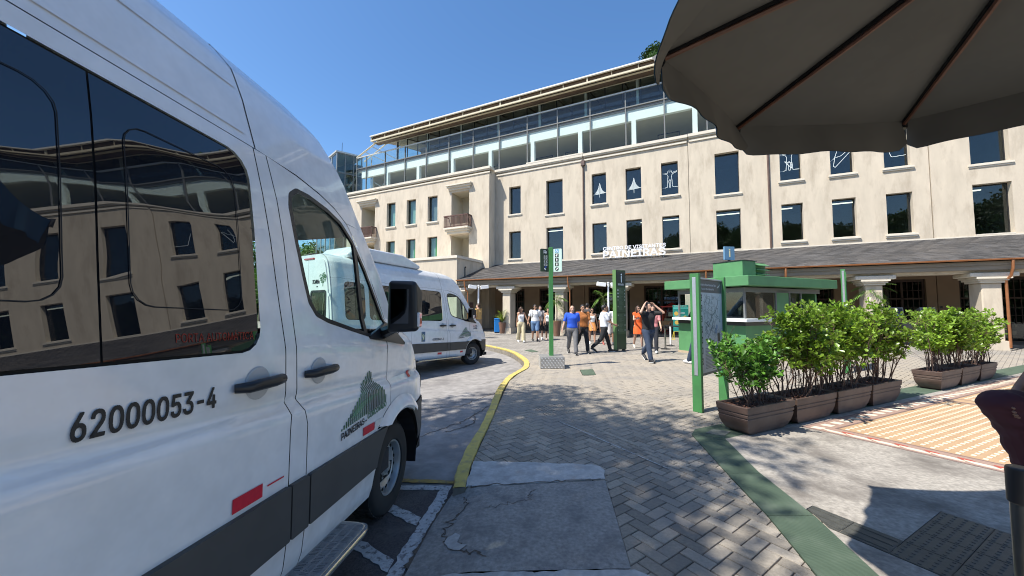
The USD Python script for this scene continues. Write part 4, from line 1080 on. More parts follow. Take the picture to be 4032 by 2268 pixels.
UPPER = Polygon([(-4.88, 2.334), (-1.42, 2.334), (-1.33, 2.331)] + [(a, b + .008) for a, b in DOORTOP[1:]] + [(np.interp(z_, NZ, NS), z_) for z_ in (2.20, 2.31, 2.40, 2.485, 2.62, 2.73, 2.82, 2.88, 2.915)] + [(-1.6, 2.92), (-4.88, 2.92)])
PILLAR = Polygon([(a + .007, b + .004) for a, b in [(-.62, 2.185)] + APIL] + [(.20, 1.46)] + [(np.interp(z_, NZ, NS), z_) for z_ in (1.46, 1.68, 1.97, 2.14, 2.20)])
mz = lambda x: .762 - .006 * x
MOULD = [Polygon([(-4.70, .525), (-1.328, .528), (-1.328, .775), (-4.70, .79)]).difference(REARARCH), Polygon([(-1.318, .528), (-1.196, .528), (-1.196, .773), (-1.318, .774)]), Polygon([(-1.184, .529), (-.2, .535), (-.2, .768), (-1.184, .772)]).difference(arch(.49))]

def build_van(name, label, group, loc, heading, pitch, plates, ac=False, mirror_lab=None):
    v = thing(name, label, 'van', loc, heading, group, ry=pitch)
    global RAKE
    RAKE = math.tan(pitch)
    P = lambda nm, m_, mt, sm=False, **k: part(v, nm, m_, mt, sm, **k)
    def PB(nm, m_, mt, sm=False):
        P(nm, m_, mt, sm); P(nm, mirrored(m_), mt, sm)
    SM = 28
    side_wins = unary_union([w.buffer(.004) for w in WIN_S])
    win_f = WIN_F.buffer(.003)
    slide, rear = SLIDE.difference(side_wins), REARP.difference(side_wins)
    door = DOOR.difference(win_f)
    P('front_door', flank(door), PAINT, SM); P('front_door', mirrored(flank(door)), PAINT, SM)
    sd = P('sliding_door', flank(slide), PAINT, SM); P('side_panel', flank(rear), PAINT, SM)
    P('side_panel', mirrored(flank(slide.union(rear).buffer(.004).buffer(-.001))), PAINT, SM)
    for pg, nm in ((BPOST, 'door_post'), (FENDER, 'wing'), (UPPER, 'roof'), (PILLAR, 'windscreen_pillar')):
        P(nm, flank(pg), PAINT, SM); P(nm, mirrored(flank(pg)), PAINT, SM)
    # joint of the roof cap and the pressed ribs along the high roof
    cap_ = LineString([(-1.405, 2.335), (-1.425, 2.50), (-1.44, 2.66), (-1.46, 2.78), (-1.50, 2.86), (-1.6, 2.91)]).buffer(.0035)
    PB('roof_joint', flank(cap_, .0012, .05, .02), GAPBLK)
    for z_ in (2.385, 2.60):
        PB('roof_rib', flank(sbox(-4.7, z_ - .009, -1.46, z_ + .009), .0045, .12, .009), PAINT, True)
    # black behind the seams
    seam = unary_union([LineString([(a, b) for a, b in slide_gap]).buffer(.02), LineString([(gapx(z_), z_) for z_ in zs_]).buffer(.02), LineString(DOORTOP + APIL + [(-.2, 1.405), (-.2, .8)]).buffer(.02), LineString([(-2.703, .34), (-2.703, 2.33), (-4.88, 2.332)]).buffer(.02), LineString([(-1.3, 2.332), (-2.75, 2.332)]).buffer(.02)]).difference(win_f).difference(side_wins).difference(arch(.48))
    PB('seam', flank(seam, -.010), GAPBLK)
    # side glass: dark bonded glass with a black edge, sliding vents cut into it
    for i, w in enumerate(WIN_S):
        x0, z0, x1, z1 = w.bounds; mid = (x0 + x1) / 2
        halves = [w.buffer(-.006).intersection(sbox(x0, 0, mid - .003, 3)), w.buffer(-.006).intersection(sbox(mid + .003, 0, x1, 3))]
        for hside in (0, 1):
            for hf in halves:
                m_ = flank(hf, -.004); p_ = P('side_window', m_ if hside == 0 else mirrored(m_), TINTED, 25)
        PB('window_seal', flank(w.buffer(.004), -.012), GAPBLK)
        if i < 2:
            for hf in halves:
                a, b, c, d = hf.bounds
                vent = rrect(a + .075, b + .16, c - .075, d - .10, .07)
                PB('vent_frame', flank(vent.difference(vent.buffer(-.0035)), -.001, .05, .04), GAPBLK)
    # cab glass
    div = LineString([(-.545, 2.16), (-.50, 1.40)]).buffer(.022)
    gl = WIN_F.buffer(-.018).difference(div)
    for hside in (0, 1):
        for g in sorted(geoms(gl), key=lambda q: q.bounds[0]):
            m_ = flank(g, -.012, .12, .12); P('door_glass', m_ if hside == 0 else mirrored(m_), CABGLASS, 25)
        rub = WIN_F.buffer(.008).difference(gl)
        m_ = slabbed(rub, .001, .016, .08, .06); P('window_rubber', m_ if hside == 0 else mirrored(m_), BLACKPL, 25)
        sail = Polygon([(-.46, 1.425), (-.10, 1.52), (.02, 1.47), (.115, 1.355), (-.12, 1.385)]).buffer(.012)
        m_ = slabbed(sail, .012, .02, .06, .05); P('mirror_base', m_ if hside == 0 else mirrored(m_), BLACKPL, 25)
    # nose
    P('bumper', both(nose(.27, .80, 0.0, H, 14, 22, .012)), PLASTIC, 30)
    fl = Polygon([(-.05, .45), (.66, .45), (.66, .80), (-.05, .80)]).difference(arch(.475)).intersection(sbox(.1, 0, 1, 2))
    PB('bumper_end', flank(fl, .012), PLASTIC, 30)
    P('nose', both(nose(.803, 1.18, 0, H, 12, 22)), PAINT, 30)
    P('bonnet', both(nose(1.183, 1.42, 0, H, 12, 22)), PAINT, 30)
    P('scuttle', both(nose(1.42, 1.47, .03, H, 4, 22, -.004)), BLACKPL, 30)
    P('windscreen', both(nose(1.472, 2.20, .20, H, 14, 20, -.003)), CABGLASS, 30)
    PB('windscreen_surround', cat([nose(1.47, 2.24, 0, .197, 14, 5), ]), PAINT, 30)
    P('roof_cap', both(nose(2.203, 2.918, 0, H, 26, 22)), PAINT, 30)
    PB('headlight', nose(.90, 1.17, .16, .72, 10, 10, .006), LAMPGLASS, 30)
    PB('headlight_rim', nose(.885, 1.182, .14, .75, 10, 10, .003), BLACKPL, 30)
    P('grille', both(cat([nose(z_, z_ + .035, .86, H, 3, 10, .006) for z_ in (.86, .92, .98, 1.04)])), BLACKPL, 30)
    PB('indicator', nose(.74, .785, .10, .26, 3, 5, .014), LAMPRED if False else REDREF, 30)
    # wheel arches
    lip = []
    for aa in np.linspace(math.radians(-8), math.radians(188), 40):
        row = []
        for r_, o_ in ((.468, .0), (.470, .030), (.490, .044), (.53, .040), (.585, .004)):
            x_, z_ = r_ * math.cos(aa), .36 + r_ * math.sin(aa)
            row.append([x_, W(x_, max(z_, .42)) - o_, z_])
        lip.append(row)
    lm = grid(np.array(lip))
    if lm.face_normals[:, 1].mean() > 0: lm.invert()
    cutm = lambda m_, zmin, xmin: m_.submesh([np.where((m_.triangles_center[:, 2] > zmin))[0]], append=True)
    PB('arch_lip', cutm(lm, .775, 0), PAINT, 40)
    for cx in (0.0, -3.665):
        a = np.linspace(-.25, PI + .25, 24)
        rr = .468
        well = np.array([[[cx + rr * math.cos(t), y_, .36 + rr * math.sin(t)] for y_ in (.0, .42)] for t in a])
        PB('wheel_arch', grid(well), GAPBLK)
    # mouldings, sills
    for m_ in MOULD:
        s_ = slabbed(m_.buffer(-.008).buffer(.008), .024, .024, .12, .03); P('side_moulding', s_, PLASTIC, 35); P('side_moulding', mirrored(s_), PLASTIC, 35)
    P('under_body', bx(-4.8, .85, .10, VW - .10, .26, .36), GAPBLK)
    P('floor', bx(-4.85, -.0, .06, VW - .06, .36, .52), SEAT)
    P('firewall', bx(-.02, .30, .12, VW - .12, .36, 1.30), SEAT)
    P('partition', bx(-1.75, -1.70, .13, VW - .13, .5, 2.25), SEAT)
    # dashboard, seats, wheel
    P('dashboard', cat([cbx(-.32, .30, .16, VW - .16, .95, 1.36, .05)]), SEAT)
    for y_ in (.34, 1.10):
        P('cab_seat', cat([cbx(-1.22, -.70, y_, y_ + .50, .72, .92, .05), cbx(-1.36, -1.20, y_, y_ + .50, .80, 1.52, .05), cbx(-1.36, -1.24, y_ + .12, y_ + .38, 1.56, 1.78, .04)]), SEAT)
    tor = trimesh.creation.torus(.19, .016, 24, 8); tor.apply_transform(trimesh.transformations.rotation_matrix(math.radians(62), [0, 1, 0])); tor.apply_translation([-.48, 1.35, 1.22])
    P('steering_wheel', tor, BLACKPL, True)
    # rear face: two doors with windows
    zz = np.r_[np.linspace(.50, 1.4, 8), np.linspace(1.5, 2.5, 9), 2.6, 2.7, 2.78, 2.84, 2.875]
    wv = W(np.full(len(zz), -4.88), zz) + .012
    ol = Polygon([(w_, z_) for w_, z_ in zip(wv, zz)] + [(VW - w_, z_) for w_, z_ in zip(wv[::-1], zz[::-1])])
    def back(pg, th, x0): m_ = ext(pg, th); vv = m_.vertices.copy(); m_.vertices = np.stack([x0 - vv[:, 2], vv[:, 0], vv[:, 1]], 1); m_.fix_normals(); return m_
    doors = [ol.buffer(-.07).intersection(sbox(0, .52, VW / 2 - .006, 2.74)), ol.buffer(-.07).intersection(sbox(VW / 2 + .006, .52, 3, 2.74))]
    wr = [rrect(.27, 1.40, .90, 2.05, .08), rrect(VW - .90, 1.40, VW - .27, 2.05, .08)]
    P('rear_frame', back(ol.difference(unary_union(doors).buffer(.004)), .04, -4.86), PAINT)
    for d_, w_ in zip(doors, wr):
        dp = P('rear_door', back(d_.difference(w_), .05, -4.87), PAINT)
        part(dp, 'window_rubber', back(w_.difference(w_.buffer(-.05)), .012, -4.912), BLACKPL)
        part(dp, 'pane', back(w_.buffer(-.052), .006, -4.912), CABGLASS)
        for z_ in (1.0, 1.9):
            yy = d_.bounds[0] if d_.bounds[0] < .5 else d_.bounds[2] - .05
            part(dp, 'hinge', cbx(-4.95, -4.915, yy, yy + .06, z_, z_ + .07, .006), PAINT)
    P('rear_bumper', cbx(-4.99, -4.80, .05, VW - .05, .38, .52, .03), PLASTIC)
    for y_ in (.02, VW - .10):
        P('tail_light', cbx(-4.935, -4.84, y_ + .01, y_ + .07, .95, 1.30, .01), LAMPRED)
    P('roof_lamp', cbx(-4.93, -4.84, VW / 2 - .2, VW / 2 + .2, 2.76, 2.80, .01), LAMPRED)
    # wheels
    for wx, wz in ((0.0, 0.0), (-3.665, -.072)):
        for sd_ in (0, 1):
            wl = make_wheel(v, wx, wz, sd_, steer=plates.get('steer', 0.0) if wx == 0 else 0.0)
    # door handles in round cups
    for hx, hz in ((-1.06, 1.268), (-1.485, 1.268)):
        cup = lathe([(0, -.0062), (.040, -.0062), (.064, -.0058), (.070, -.002)], 26)
        cv = cup.vertices.copy()
        m_ = TM(np.stack([hx + cv[:, 0], W(hx + cv[:, 0], hz + cv[:, 1]) + cv[:, 2], hz + cv[:, 1]], 1), cup.faces)
        P('handle_cup', m_, mat('cup_grey', (.40, .405, .41), .4, .05, 4))
        y0 = float(W(hx, hz))
        hp = [(hx - .125, y0 - .008, hz - .004), (hx - .09, y0 - .040, hz - .003), (hx - .04, y0 - .046, hz), (hx + .05, y0 - .046, hz + .002), (hx + .10, y0 - .040, hz + .004), (hx + .13, y0 - .008, hz + .004)]
        hm = tube(hp, [.016, .02, .021, .021, .019, .015], 10); hv = hm.vertices.copy(); hv[:, 2] = hz + (hv[:, 2] - hz) * 1.15; hm.vertices = hv
        P('door_handle', cat([hm, trimesh.creation.icosphere(2, .02).apply_translation((hx + .125, y0 - .018, hz + .003))]), BLACKPL, True)
    P('door_handle', mirrored(cat([tube([(-1.18, -.02, 1.26), (-1.1, -.045, 1.262), (-.98, -.045, 1.265), (-.92, -.02, 1.268)], .018, 8)])), BLACKPL, True)
    # outside mirrors
    for sd_ in (0, 1):
        fx = (lambda m_: m_) if sd_ == 0 else mirrored
        hb = m3.Manifold.batch_hull([m3.Manifold.sphere(r_, 20).translate(c_) for c_, r_ in [((-.40, -.125, 1.80), .03), ((-.40, -.27, 1.79), .035), ((-.40, -.285, 1.50), .035), ((-.40, -.12, 1.485), .03), ((-.29, -.15, 1.78), .03), ((-.27, -.26, 1.75), .035), ((-.28, -.26, 1.53), .035), ((-.30, -.14, 1.52), .03)]])
        vv, ff, nn = meshkit.arrays(hb)
        mp = P('mirror', fx(cat([trimesh.Trimesh(vv, ff, process=False), tube([(-.34, -.14, 1.50), (-.27, -.02, 1.46), (-.2, .05, 1.44)], [.035, .045, .05], 8)])), BLACKPL, 35)
        part(mp, 'mirror_glass', fx(bx(-.4345, -.432, -.255, -.125, 1.52, 1.765)), mat('mirror_face', (.10, .10, .11), .04, 0, 1, metal=1.0))
        part(mp, 'blinker', fx(cbx(-.42, -.36, -.330, -.306, 1.495, 1.60, .008)), LAMPGLASS)
        part(mp, 'blinker_bulb', fx(cbx(-.41, -.37, -.333, -.328, 1.52, 1.56, .002)), mat('amber_red', (.4, .10, .06), .3, .1, 5))
    # running board with a polished edge
    st = sbox(-2.55, -.185, -.80, .02).buffer(-.05).buffer(.05, quad_segs=6)
    bd = ext(st, .02, .325); sp = P('step', bd, TREAD)
    pat = []
    x_ = -2.5
    while x_ < -.86:
        for j_ in range(3):
            y_ = -.15 + j_ * .05
            for q_ in range(5):
                pat.append(bx(x_ + q_ * .011, x_ + q_ * .011 + .006, y_, y_ + .036, .3455, .348) if (j_ + int(round((x_ + 2.5) / .06))) % 2 else bx(x_, x_ + .05, y_ + q_ * .0075, y_ + q_ * .0075 + .004, .3455, .348))
        x_ += .06
    part(sp, 'tread_ribs', cat(pat), TREAD, kind='stuff')
    edge = [(-2.58, -.17, .325), (-.88, -.172, .325), (-.835, -.165, .325), (-.81, -.14, .325), (-.80, -.10, .325), (-.80, .0, .325)]
    part(sp, 'edge_tube', tube(edge, .021, 12), CHROME, True)
    part(sp, 'bracket', cat([bx(x_, x_ + .05, -.1, .2, .28, .324) for x_ in (-2.3, -1.2)]), GAPBLK)
    # writing and reflectors on the flank
    def decal(nm, m_, x0, z0, mt, lift=.0045, slope=-.0):
        m_ = fine(m_); vv = m_.vertices.copy(); X = vv[:, 0] + x0; Z = vv[:, 2] + z0 + vv[:, 0] * slope
        m_ = m_.copy(); m_.vertices = np.stack([X, W(X, Z) - lift + vv[:, 1] * .4, Z], 1); return P(nm, m_, mt)
    for nm, kind_, s_, x0, z0, h_, w_, mt in plates['texts']:
        decal(nm, text(s_, h_, .004, True, width=w_), x0, z0, mt)
    for x0, z0, ww, hh, mt in plates['stickers']:
        pg = upright(ext(sbox(0, 0, ww, hh), .002)); decal('reflector', pg, x0, z0, mt)
    lx, lz = plates['logo']
    bars = []; pale = []
    nb = 25
    for i in range(nb):
        t = i / (nb - 1); xb = lx + .585 * t
        env = np.interp(t, [0, .12, .28, .42, .55, .64, .70, .76, .86, .95, 1.0], [.012, .05, .115, .17, .22, .265, .26, .19, .15, .10, .05])
        base = lz + np.interp(t, [0, 1], [0, .055])
        bars.append((xb, base, base + env))
    greens = []
    for xb, a, b in bars:
        greens.append(upright(ext(sbox(xb, a, xb + .011, b), .003)))
    lg = cat(greens)
    gsel = P('logo_bars', decalmesh(lg), mat('logo_green', (.035, .15, .06), .5, .3, 3, col2=(.02, .03, .022), mix_scale=2.0, mix_lo=.45, mix_hi=.6))
    sw = Polygon([(lx + .10, lz + .05), (lx + .22, lz + .115), (lx + .36, lz + .14), (lx + .50, lz + .135), (lx + .40, lz + .115), (lx + .26, lz + .085), (lx + .16, lz + .05)])
    P('logo_hill', decalmesh(upright(ext(sw, .001)), .0035), INKPALE)
    for nm, s_, dx, dz, h_, w_, mt in (('logo_word', 'PAINEIRAS', .0, -.052, .038, .27, INKBLK), ('logo_word', 'CORCOVADO', .315, -.008, .036, .285, INKGREEN), ('logo_dash', '~', .275, -.025, .03, .03, INKBLK)):
        m_ = text(s_, h_, .003, True, width=w_); vv = m_.vertices.copy()
        vv[:, 2] += vv[:, 0] * .095; vv[:, 0] += lx + dx; vv[:, 2] += lz + dz; m_.vertices = vv
        P(nm, decalmesh(m_), mt)
    return v, P
def fine(m_, e=.03):
    a, b = trimesh.remesh.subdivide_to_size(m_.vertices, m_.faces, e, max_iter=8); return trimesh.Trimesh(a, b, process=False)
def decalmesh(m_, lift=.0045):
    m_ = fine(m_); vv = m_.vertices.copy()
    m_.vertices = np.stack([vv[:, 0], W(vv[:, 0], vv[:, 2]) - lift + vv[:, 1] * .4, vv[:, 2]], 1); return m_
def m_low(m_, zmax): return m_.submesh([np.where(m_.triangles_center[:, 2] <= zmax)[0]], append=True)

def make_wheel(v, wx, wz, side, steer=0.0):
    global RAKE
    was, RAKE = RAKE, 0.0
    R_ = .357
    prof = [(.205, -.085), (.215, -.105), (.26, -.112), (.315, -.108), (.338, -.095), (.352, -.070), (R_, -.035), (R_, .035), (.352, .070), (.338, .095), (.315, .108), (.26, .112), (.215, .105), (.205, .085)]
    ty = lathe(prof, 44)
    # tread blocks
    gro = []
    for i in range(44):
        a = i / 44 * 2 * PI
        for z_ in (-.055, 0, .055):
            b_ = bx(-.018, .018, -.021, .021, R_ - .004, R_ + .004)
            bb = b_.copy(); q = bb.vertices.copy(); bb.vertices = np.stack([q[:, 2] * math.cos(a) - q[:, 0] * math.sin(a), q[:, 2] * math.sin(a) + q[:, 0] * math.cos(a), q[:, 1] + z_], 1); gro.append(bb)
    rim = lathe([(.0, -.060), (.062, -.060), (.066, -.052), (.070, -.040), (.120, -.030), (.135, -.040), (.150, -.052), (.168, -.046), (.182, -.040), (.188, -.075), (.196, -.092), (.207, -.094), (.209, -.085), (.200, -.06), (.195, .08)], 44)
    hub = lathe([(.0, -.082), (.030, -.080), (.042, -.070), (.050, -.058)], 20)
    holes_ = []
    for i in range(16):
        a = (i + .5) / 16 * 2 * PI
        c = np.array([.166 * math.cos(a), .166 * math.sin(a)])
        holes_.append(lathe([(.0, -.052), (.0135, -.0515), (.015, -.046)], 10, (c[0], c[1], 0)))
    bolts = [lathe([(.0, -.066), (.010, -.064), (.011, -.05)], 6, (.085 * math.cos(a), .085 * math.sin(a), 0.012)) for a in np.arange(6) * PI / 3]
    def place(m_):
        q = m_.vertices.copy(); m_ = m_.copy()
        # wheel axis (z of the drawing, outside = -z) along the van's y
        X, Y, Z = q[:, 0], q[:, 2], q[:, 1]
        c, s = math.cos(steer), math.sin(steer)
        X2, Y2 = X * c - Y * s, X * s + Y * c
        m_.vertices = np.stack([wx + X2, .145 + Y2, wz + R_ + Z], 1)
        m_.invert()
        return m_ if side == 0 else mirrored(m_)
    w = part(v, 'wheel', place(cat([ty] + gro)), RUBBER, 40)
    part(w, 'rim', place(rim), RIMSTEEL, 35)
    part(w, 'hub', place(cat([hub] + bolts)), RIMSTEEL, 35)
    part(w, 'rim_holes', place(cat(holes_)), GAPBLK)
    RAKE = was
    return w

vd = np.array([math.sin(math.radians(5.5)), math.cos(math.radians(5.5))])
pl1 = {'texts': [('fleet_number', 't', '62000053-4', -2.112, 1.212, .072, .425, INKBLK)],
       'stickers': [(-1.632, .796, .150, .055, REDREF), (-.625, .792, .155, .052, REDREF), (-.46, .800, .12, .045, WHITEREF), (-1.455, .826, .10, .006, REDREF), (.20, 1.055, .06, .055, REDREF), (.262, 1.057, .045, .053, WHITEREF)],
       'logo': (-.885, .895)}
van1, P1_ = build_van('passenger_van', 'white high roof passenger van filling the left foreground, numbered 62000053-4', 'white passenger vans', (-.944, 3.075, -.0800), math.radians(84.5), math.radians(2.4), pl1)
def win_text(P_, s_, x0, z0, h_, w_):
    m_ = text(s_, h_, .002, False, width=w_); vv = m_.vertices.copy()
    X, Z = vv[:, 0] + x0, vv[:, 2] + z0; m_.vertices = np.stack([X, W(X, Z) + .0035 - .001, Z], 1); P_('window_lettering', m_, REDTXT)
win_text(P1_, 'PORTA AUTOM\u00c1TICA', -1.835, 1.455, .030, .33)
pl2 = {'texts': [('fleet_number', 't', '62000047-3', -1.93, .85, .062, .46, INKBLK), ('bus_number', 't', '152', -.02, 1.155, .115, .20, INKBLK)],
       'stickers': [(-1.72, .44, .17, .06, REDREF), (-.72, .44, .13, .05, REDREF), (-.585, .44, .13, .05, WHITEREF)], 'logo': (-.80, .92), 'steer': math.radians(-14)}
h2 = math.radians(90 - 31.8)
van2, P2_ = build_van('passenger_van', 'white passenger van numbered 152 standing at the kerb behind the near van', 'white passenger vans', (-1.253, 12.15, float(zr(12.15))), h2, math.radians(2.2), pl2)
# what only the second van carries: the roof air conditioner, a map badge and the crest on its rear door
ac = m3.Manifold.batch_hull([m3.Manifold.sphere(.06, 16).translate(c) for c in [(-2.1, .42, 2.93), (-2.1, VW - .42, 2.93), (-2.7, .40, 3.12), (-2.7, VW - .4, 3.12), (-4.1, .40, 3.12), (-4.1, VW - .4, 3.12), (-4.3, .42, 2.93), (-4.3, VW - .42, 2.93)]])
P2_('roof_air_conditioner', trimesh.Trimesh(*meshkit.arrays(ac)[:2], process=False), PAINT, 35)
bz = lambda pg, lift: decalmesh(upright(ext(pg, .002)), lift)
P2_('map_badge', bz(sbox(-2.36, .83, -2.22, 1.10), .002), mat('badge_blue', (.05, .12, .22), .5, .3, 12, col2=(.25, .25, .10), mix_scale=9))
P2_('map_pin', bz(Polygon([(-2.29, .87)] + [(-2.29 + .04 * math.cos(t), .99 + .04 * math.sin(t)) for t in np.linspace(-.5, PI + .5, 14)]).difference(Point(-2.29, .99).buffer(.015)), .0045), mat('pin_pale', (.55, .6, .4), .5, .1, 5))
def back_text(s_, h_, y0, z0, w_, mt):
    m_ = text(s_, h_, .003, True, width=w_); vv = m_.vertices.copy()
    m_.vertices = np.stack([-4.9225 + vv[:, 1], y0 - vv[:, 0], z0 + vv[:, 2]], 1); return m_
P2_('rear_lettering', back_text('ICMBio', .085, .82, 2.20, .28, INKBLK), INKBLK)
P2_('rear_lettering', back_text('MMA', .022, .66, 2.12, .06, INKBLK), INKBLK)
rt = np.random.default_rng(8); lv = []
for k in range(60):
    a, r_ = rt.uniform(0, 2 * PI), math.sqrt(rt.random()) * .13
    c = np.array([.42 + r_ * math.cos(a), 2.33 + r_ * math.sin(a) * .9]); s_ = rt.uniform(.010, .022)
    lv.append(bx(-4.924, -4.9215, c[0] - s_, c[0] + s_, c[1] - s_ * .6, c[1] + s_ * .6))
lv.append(bx(-4.924, -4.9215, .405, .425, 2.13, 2.33))
P2_('rear_tree_emblem', cat(lv), INKGREEN)

RAKE = 0.0

# ================================================================== STREET FURNITURE
GREENMET = mat('green_metal', (0.05, 0.20, 0.055), 0.5, 0.08, 3, bump=0.06, bscale=60, col2=(.045, .16, .05), mix_scale=2)
BOOTHGR = mat('booth_green', (0.085, 0.24, 0.095), 0.55, 0.07, 2.5, col2=(.07, .20, .08), mix_scale=1.5)
OLIVE = mat('olive_panel', (0.035, 0.055, 0.025), 0.45, 0.1, 4)
DKPANEL = mat('dark_panel', (0.020, 0.024, 0.020), 0.35, 0.1, 4)
SIGNWHITE = mat('sign_white', (.70, .72, .70), .5, .04, 4)
SIGNPALE = mat('sign_pale_green', (.50, .66, .58), .45, .08, 3)
BLUEPIC = mat('sign_blue', (.12, .33, .50), .5, .05, 4)
ALU = mat('brushed_aluminium', (.42, .43, .44), .42, .12, 20, metal=.6, stretch=(8, 8, 1))
MAPFACE = mat('map_face', (.47, .49, .48), .35, .06, 3, col2=(.40, .43, .42), mix_scale=3.5)
MAPINK = mat('map_ink', (.10, .13, .12), .5, .2, 9)
MAPBLUE = mat('map_water', (.20, .28, .38), .5, .1, 6)
WHITEPOST = mat('white_enamel', (.78, .78, .77), .4, .03, 4)

# ---- direction sign: green post on a chequer plate box, two blades
ds = thing('direction_sign', 'tall green post with two sign blades standing in a silver chequer plate box', 'direction sign', (1.05, 9.97, 0))
bxs = part(ds, 'chequer_box', cat([cbx(-.315, .315, -.315, .315, .003, .305, .006)]), mat('chequer_plate', (.34, .335, .32), .45, .12, 14, metal=.55, bump=.1))
dm = []
for face_ in range(4):
    for i in range(7):
        for j in range(5):
            xx, zz_ = -.27 + i * .085 + (j % 2) * .0425, .035 + j * .058
            if abs(xx) > .285: continue
            dd = trimesh.convex.convex_hull(np.array([[-.034, 0, 0], [.034, 0, 0], [0, 0, -.014], [0, 0, .014], [0, -.005, 0]]))
            dd.apply_transform(trimesh.transformations.rotation_matrix(math.radians(45 if (i + j) % 2 else 40), [0, 1, 0])); dd.apply_translation([xx, -.315, zz_])
            dd.apply_transform(trimesh.transformations.rotation_matrix(face_ * PI / 2, [0, 0, 1])); dm.append(dd)
part(bxs, 'raised_lozenges', cat(dm), mat('lozenge_steel', (.72, .72, .70), .3, .05, 10, metal=.5), kind='stuff')
part(ds, 'post', cbx(-.055, .055, -.055, .055, .3, 3.21, .006), GREENMET)
def blade(ang, side, faceM, label):
    c, s = math.cos(ang), math.sin(ang)
    xd = np.array([c, s])
    o = np.array([0, -.0, 0]) + np.r_[xd * (.06 if side > 0 else -.06), 0]
    pg = rrect(0 if side > 0 else -.25, 2.545, .25 if side > 0 else 0, 3.165, .03)
    m_ = upright(ext(pg, .03)); m_.apply_translation([0, -.015, 0])
    return part(ds, 'blade', oriented(m_, o, xd), faceM, label=label), o, xd
b1, o1, x1 = blade(math.radians(20), -1, OLIVE, 'dark blade lettered CENTRO DE VISITANTES sideways')
b2, o2, x2 = blade(math.radians(-22), 1, SIGNPALE, 'pale blade with wheelchair and toilet symbols')
def on_blade(b, o, xd, m_, cx, cz, mt, nm, lift=.018):
    m_ = m_.copy(); m_.apply_translation([cx, -lift, cz]); part(b, nm, oriented(m_, o, xd), mt)
fl = lambda pg, th=.002: upright(ext(pg, th))
vt = lambda s_, h_, w_: text(s_, h_, .002, True, width=w_)
for s_, off in (('CENTRO DE', -.075), ('VISITANTES', -.135)):
    m_ = vt(s_, .036, .29); q = m_.vertices.copy(); m_.vertices = np.stack([q[:, 2], q[:, 1], -q[:, 0]], 1)
    on_blade(b1, o1, x1, m_, off - .015, 2.99, SIGNWHITE, 'lettering')
on_blade(b1, o1, x1, fl(rrect(-.06, -.06, .06, .06, .02)), -.115, 3.085, DKPANEL, 'symbol_tile')
bus = rrect(-.04, -.025, .02, .04, .008).difference(sbox(-.028, .0, .008, .028)).union(sbox(-.045, -.045, -.025, -.024)).union(sbox(.002, -.045, .022, -.024)).union(Point(.038, .0).buffer(.012)).union(sbox(.03, -.045, .046, -.012))
on_blade(b1, o1, x1, fl(bus), -.115, 3.085, SIGNWHITE, 'symbol', .020)
on_blade(b1, o1, x1, fl(Point(0, 0).buffer(.045)), -.115, 2.615, DKPANEL, 'symbol_tile')
arrow = Polygon([(-.03, .03), (.01, .03), (-.002, .018), (.03, -.014), (.014, -.03), (-.018, .002), (-.03, -.01)])
on_blade(b1, o1, x1, fl(arrow), -.115, 2.615, SIGNWHITE, 'symbol', .020)
on_blade(b1, o1, x1, fl(Point(0, 0).buffer(.03)), -.10, 2.672, mat('blue_sticker', (.03, .06, .25), .5, .1, 4), 'sticker', .0195)
pics = [('w', 3.105, BLUEPIC), ('f', 2.985, DKPANEL), ('m', 2.865, DKPANEL), ('m', 2.745, DKPANEL), ('a', 2.62, DKPANEL)]
for k_, z_, m_ in pics:
    on_blade(b2, o2, x2, fl(Point(0, 0).buffer(.05) if k_ == 'a' else rrect(-.05, -.05, .05, .05, .012)), .115, z_, m_, 'symbol_tile')
    if k_ == 'w': g_ = Point(-.006, -.012).buffer(.027).difference(Point(-.006, -.012).buffer(.018)).union(Point(-.008, .034).buffer(.008)).union(LineString([(-.008, .026), (-.006, -.002), (.018, -.004), (.028, -.03)]).buffer(.005))
    elif k_ == 'f': g_ = Polygon([(-.03, -.02), (-.005, -.02), (-.005, -.04), (.008, -.04), (.008, .0), (.035, .012), (.03, .024), (-.0, .016), (-.03, .016)]).union(Point(-.01, .032).buffer(.010))
    elif k_ == 'm': g_ = Polygon([(-.014, .02), (.014, .02), (.022, -.012), (.008, -.012), (.008, -.04), (-.008, -.04), (-.008, -.012), (-.022, -.012)]).union(Point(0, .033).buffer(.009))
    else: g_ = affinity.scale(arrow, -1, 1)
    on_blade(b2, o2, x2, fl(g_), .115, z_, SIGNWHITE, 'symbol', .020)

# ---- information totem
tdx = np.array([.83, .56]); tdx /= np.linalg.norm(tdx)
tt = thing('information_totem', 'slim dark green totem with a white i, left of the woman in orange', 'totem', (3.80, 13.46, 0), math.atan2(tdx[1], tdx[0]))
part(tt, 'body', cbx(0, .52, .0, .16, .06, 2.97, .008), OLIVE)
part(tt, 'edge', cbx(-.012, -.0005, .0, .16, .06, 2.97, .003), mat('totem_edge', (.10, .20, .06), .5, .1, 4))
part(tt, 'foot', cat([bx(.03, .10, .02, .14, 0, .06), bx(.42, .49, .02, .14, 0, .06)]), STEELBLK)
part(tt, 'header', cbx(.03, .49, -.008, -.0005, 2.38, 2.90, .003), DKPANEL)
for lo, hi in ((1.42, 2.32), (.62, 1.39)):
    part(tt, 'panel', fl(rrect(.03, lo if lo > 1 else .62, .49, hi, .03), .006).apply_translation([0, -.007, 0]), mat('totem_panel', (.06, .085, .045), .4, .1, 4))
im = text('i', .30, .004, True); im.apply_translation([.22, -.009, 2.52]); part(tt, 'symbol', im, SIGNWHITE)
for s_, z_ in (('Informa\u00e7\u00f5es', 2.44), ('Information', 2.405)):
    m_ = text(s_, .035, .002, True, width=.32); m_.apply_translation([.08, -.009, z_]); part(tt, 'lettering', m_, SIGNWHITE)
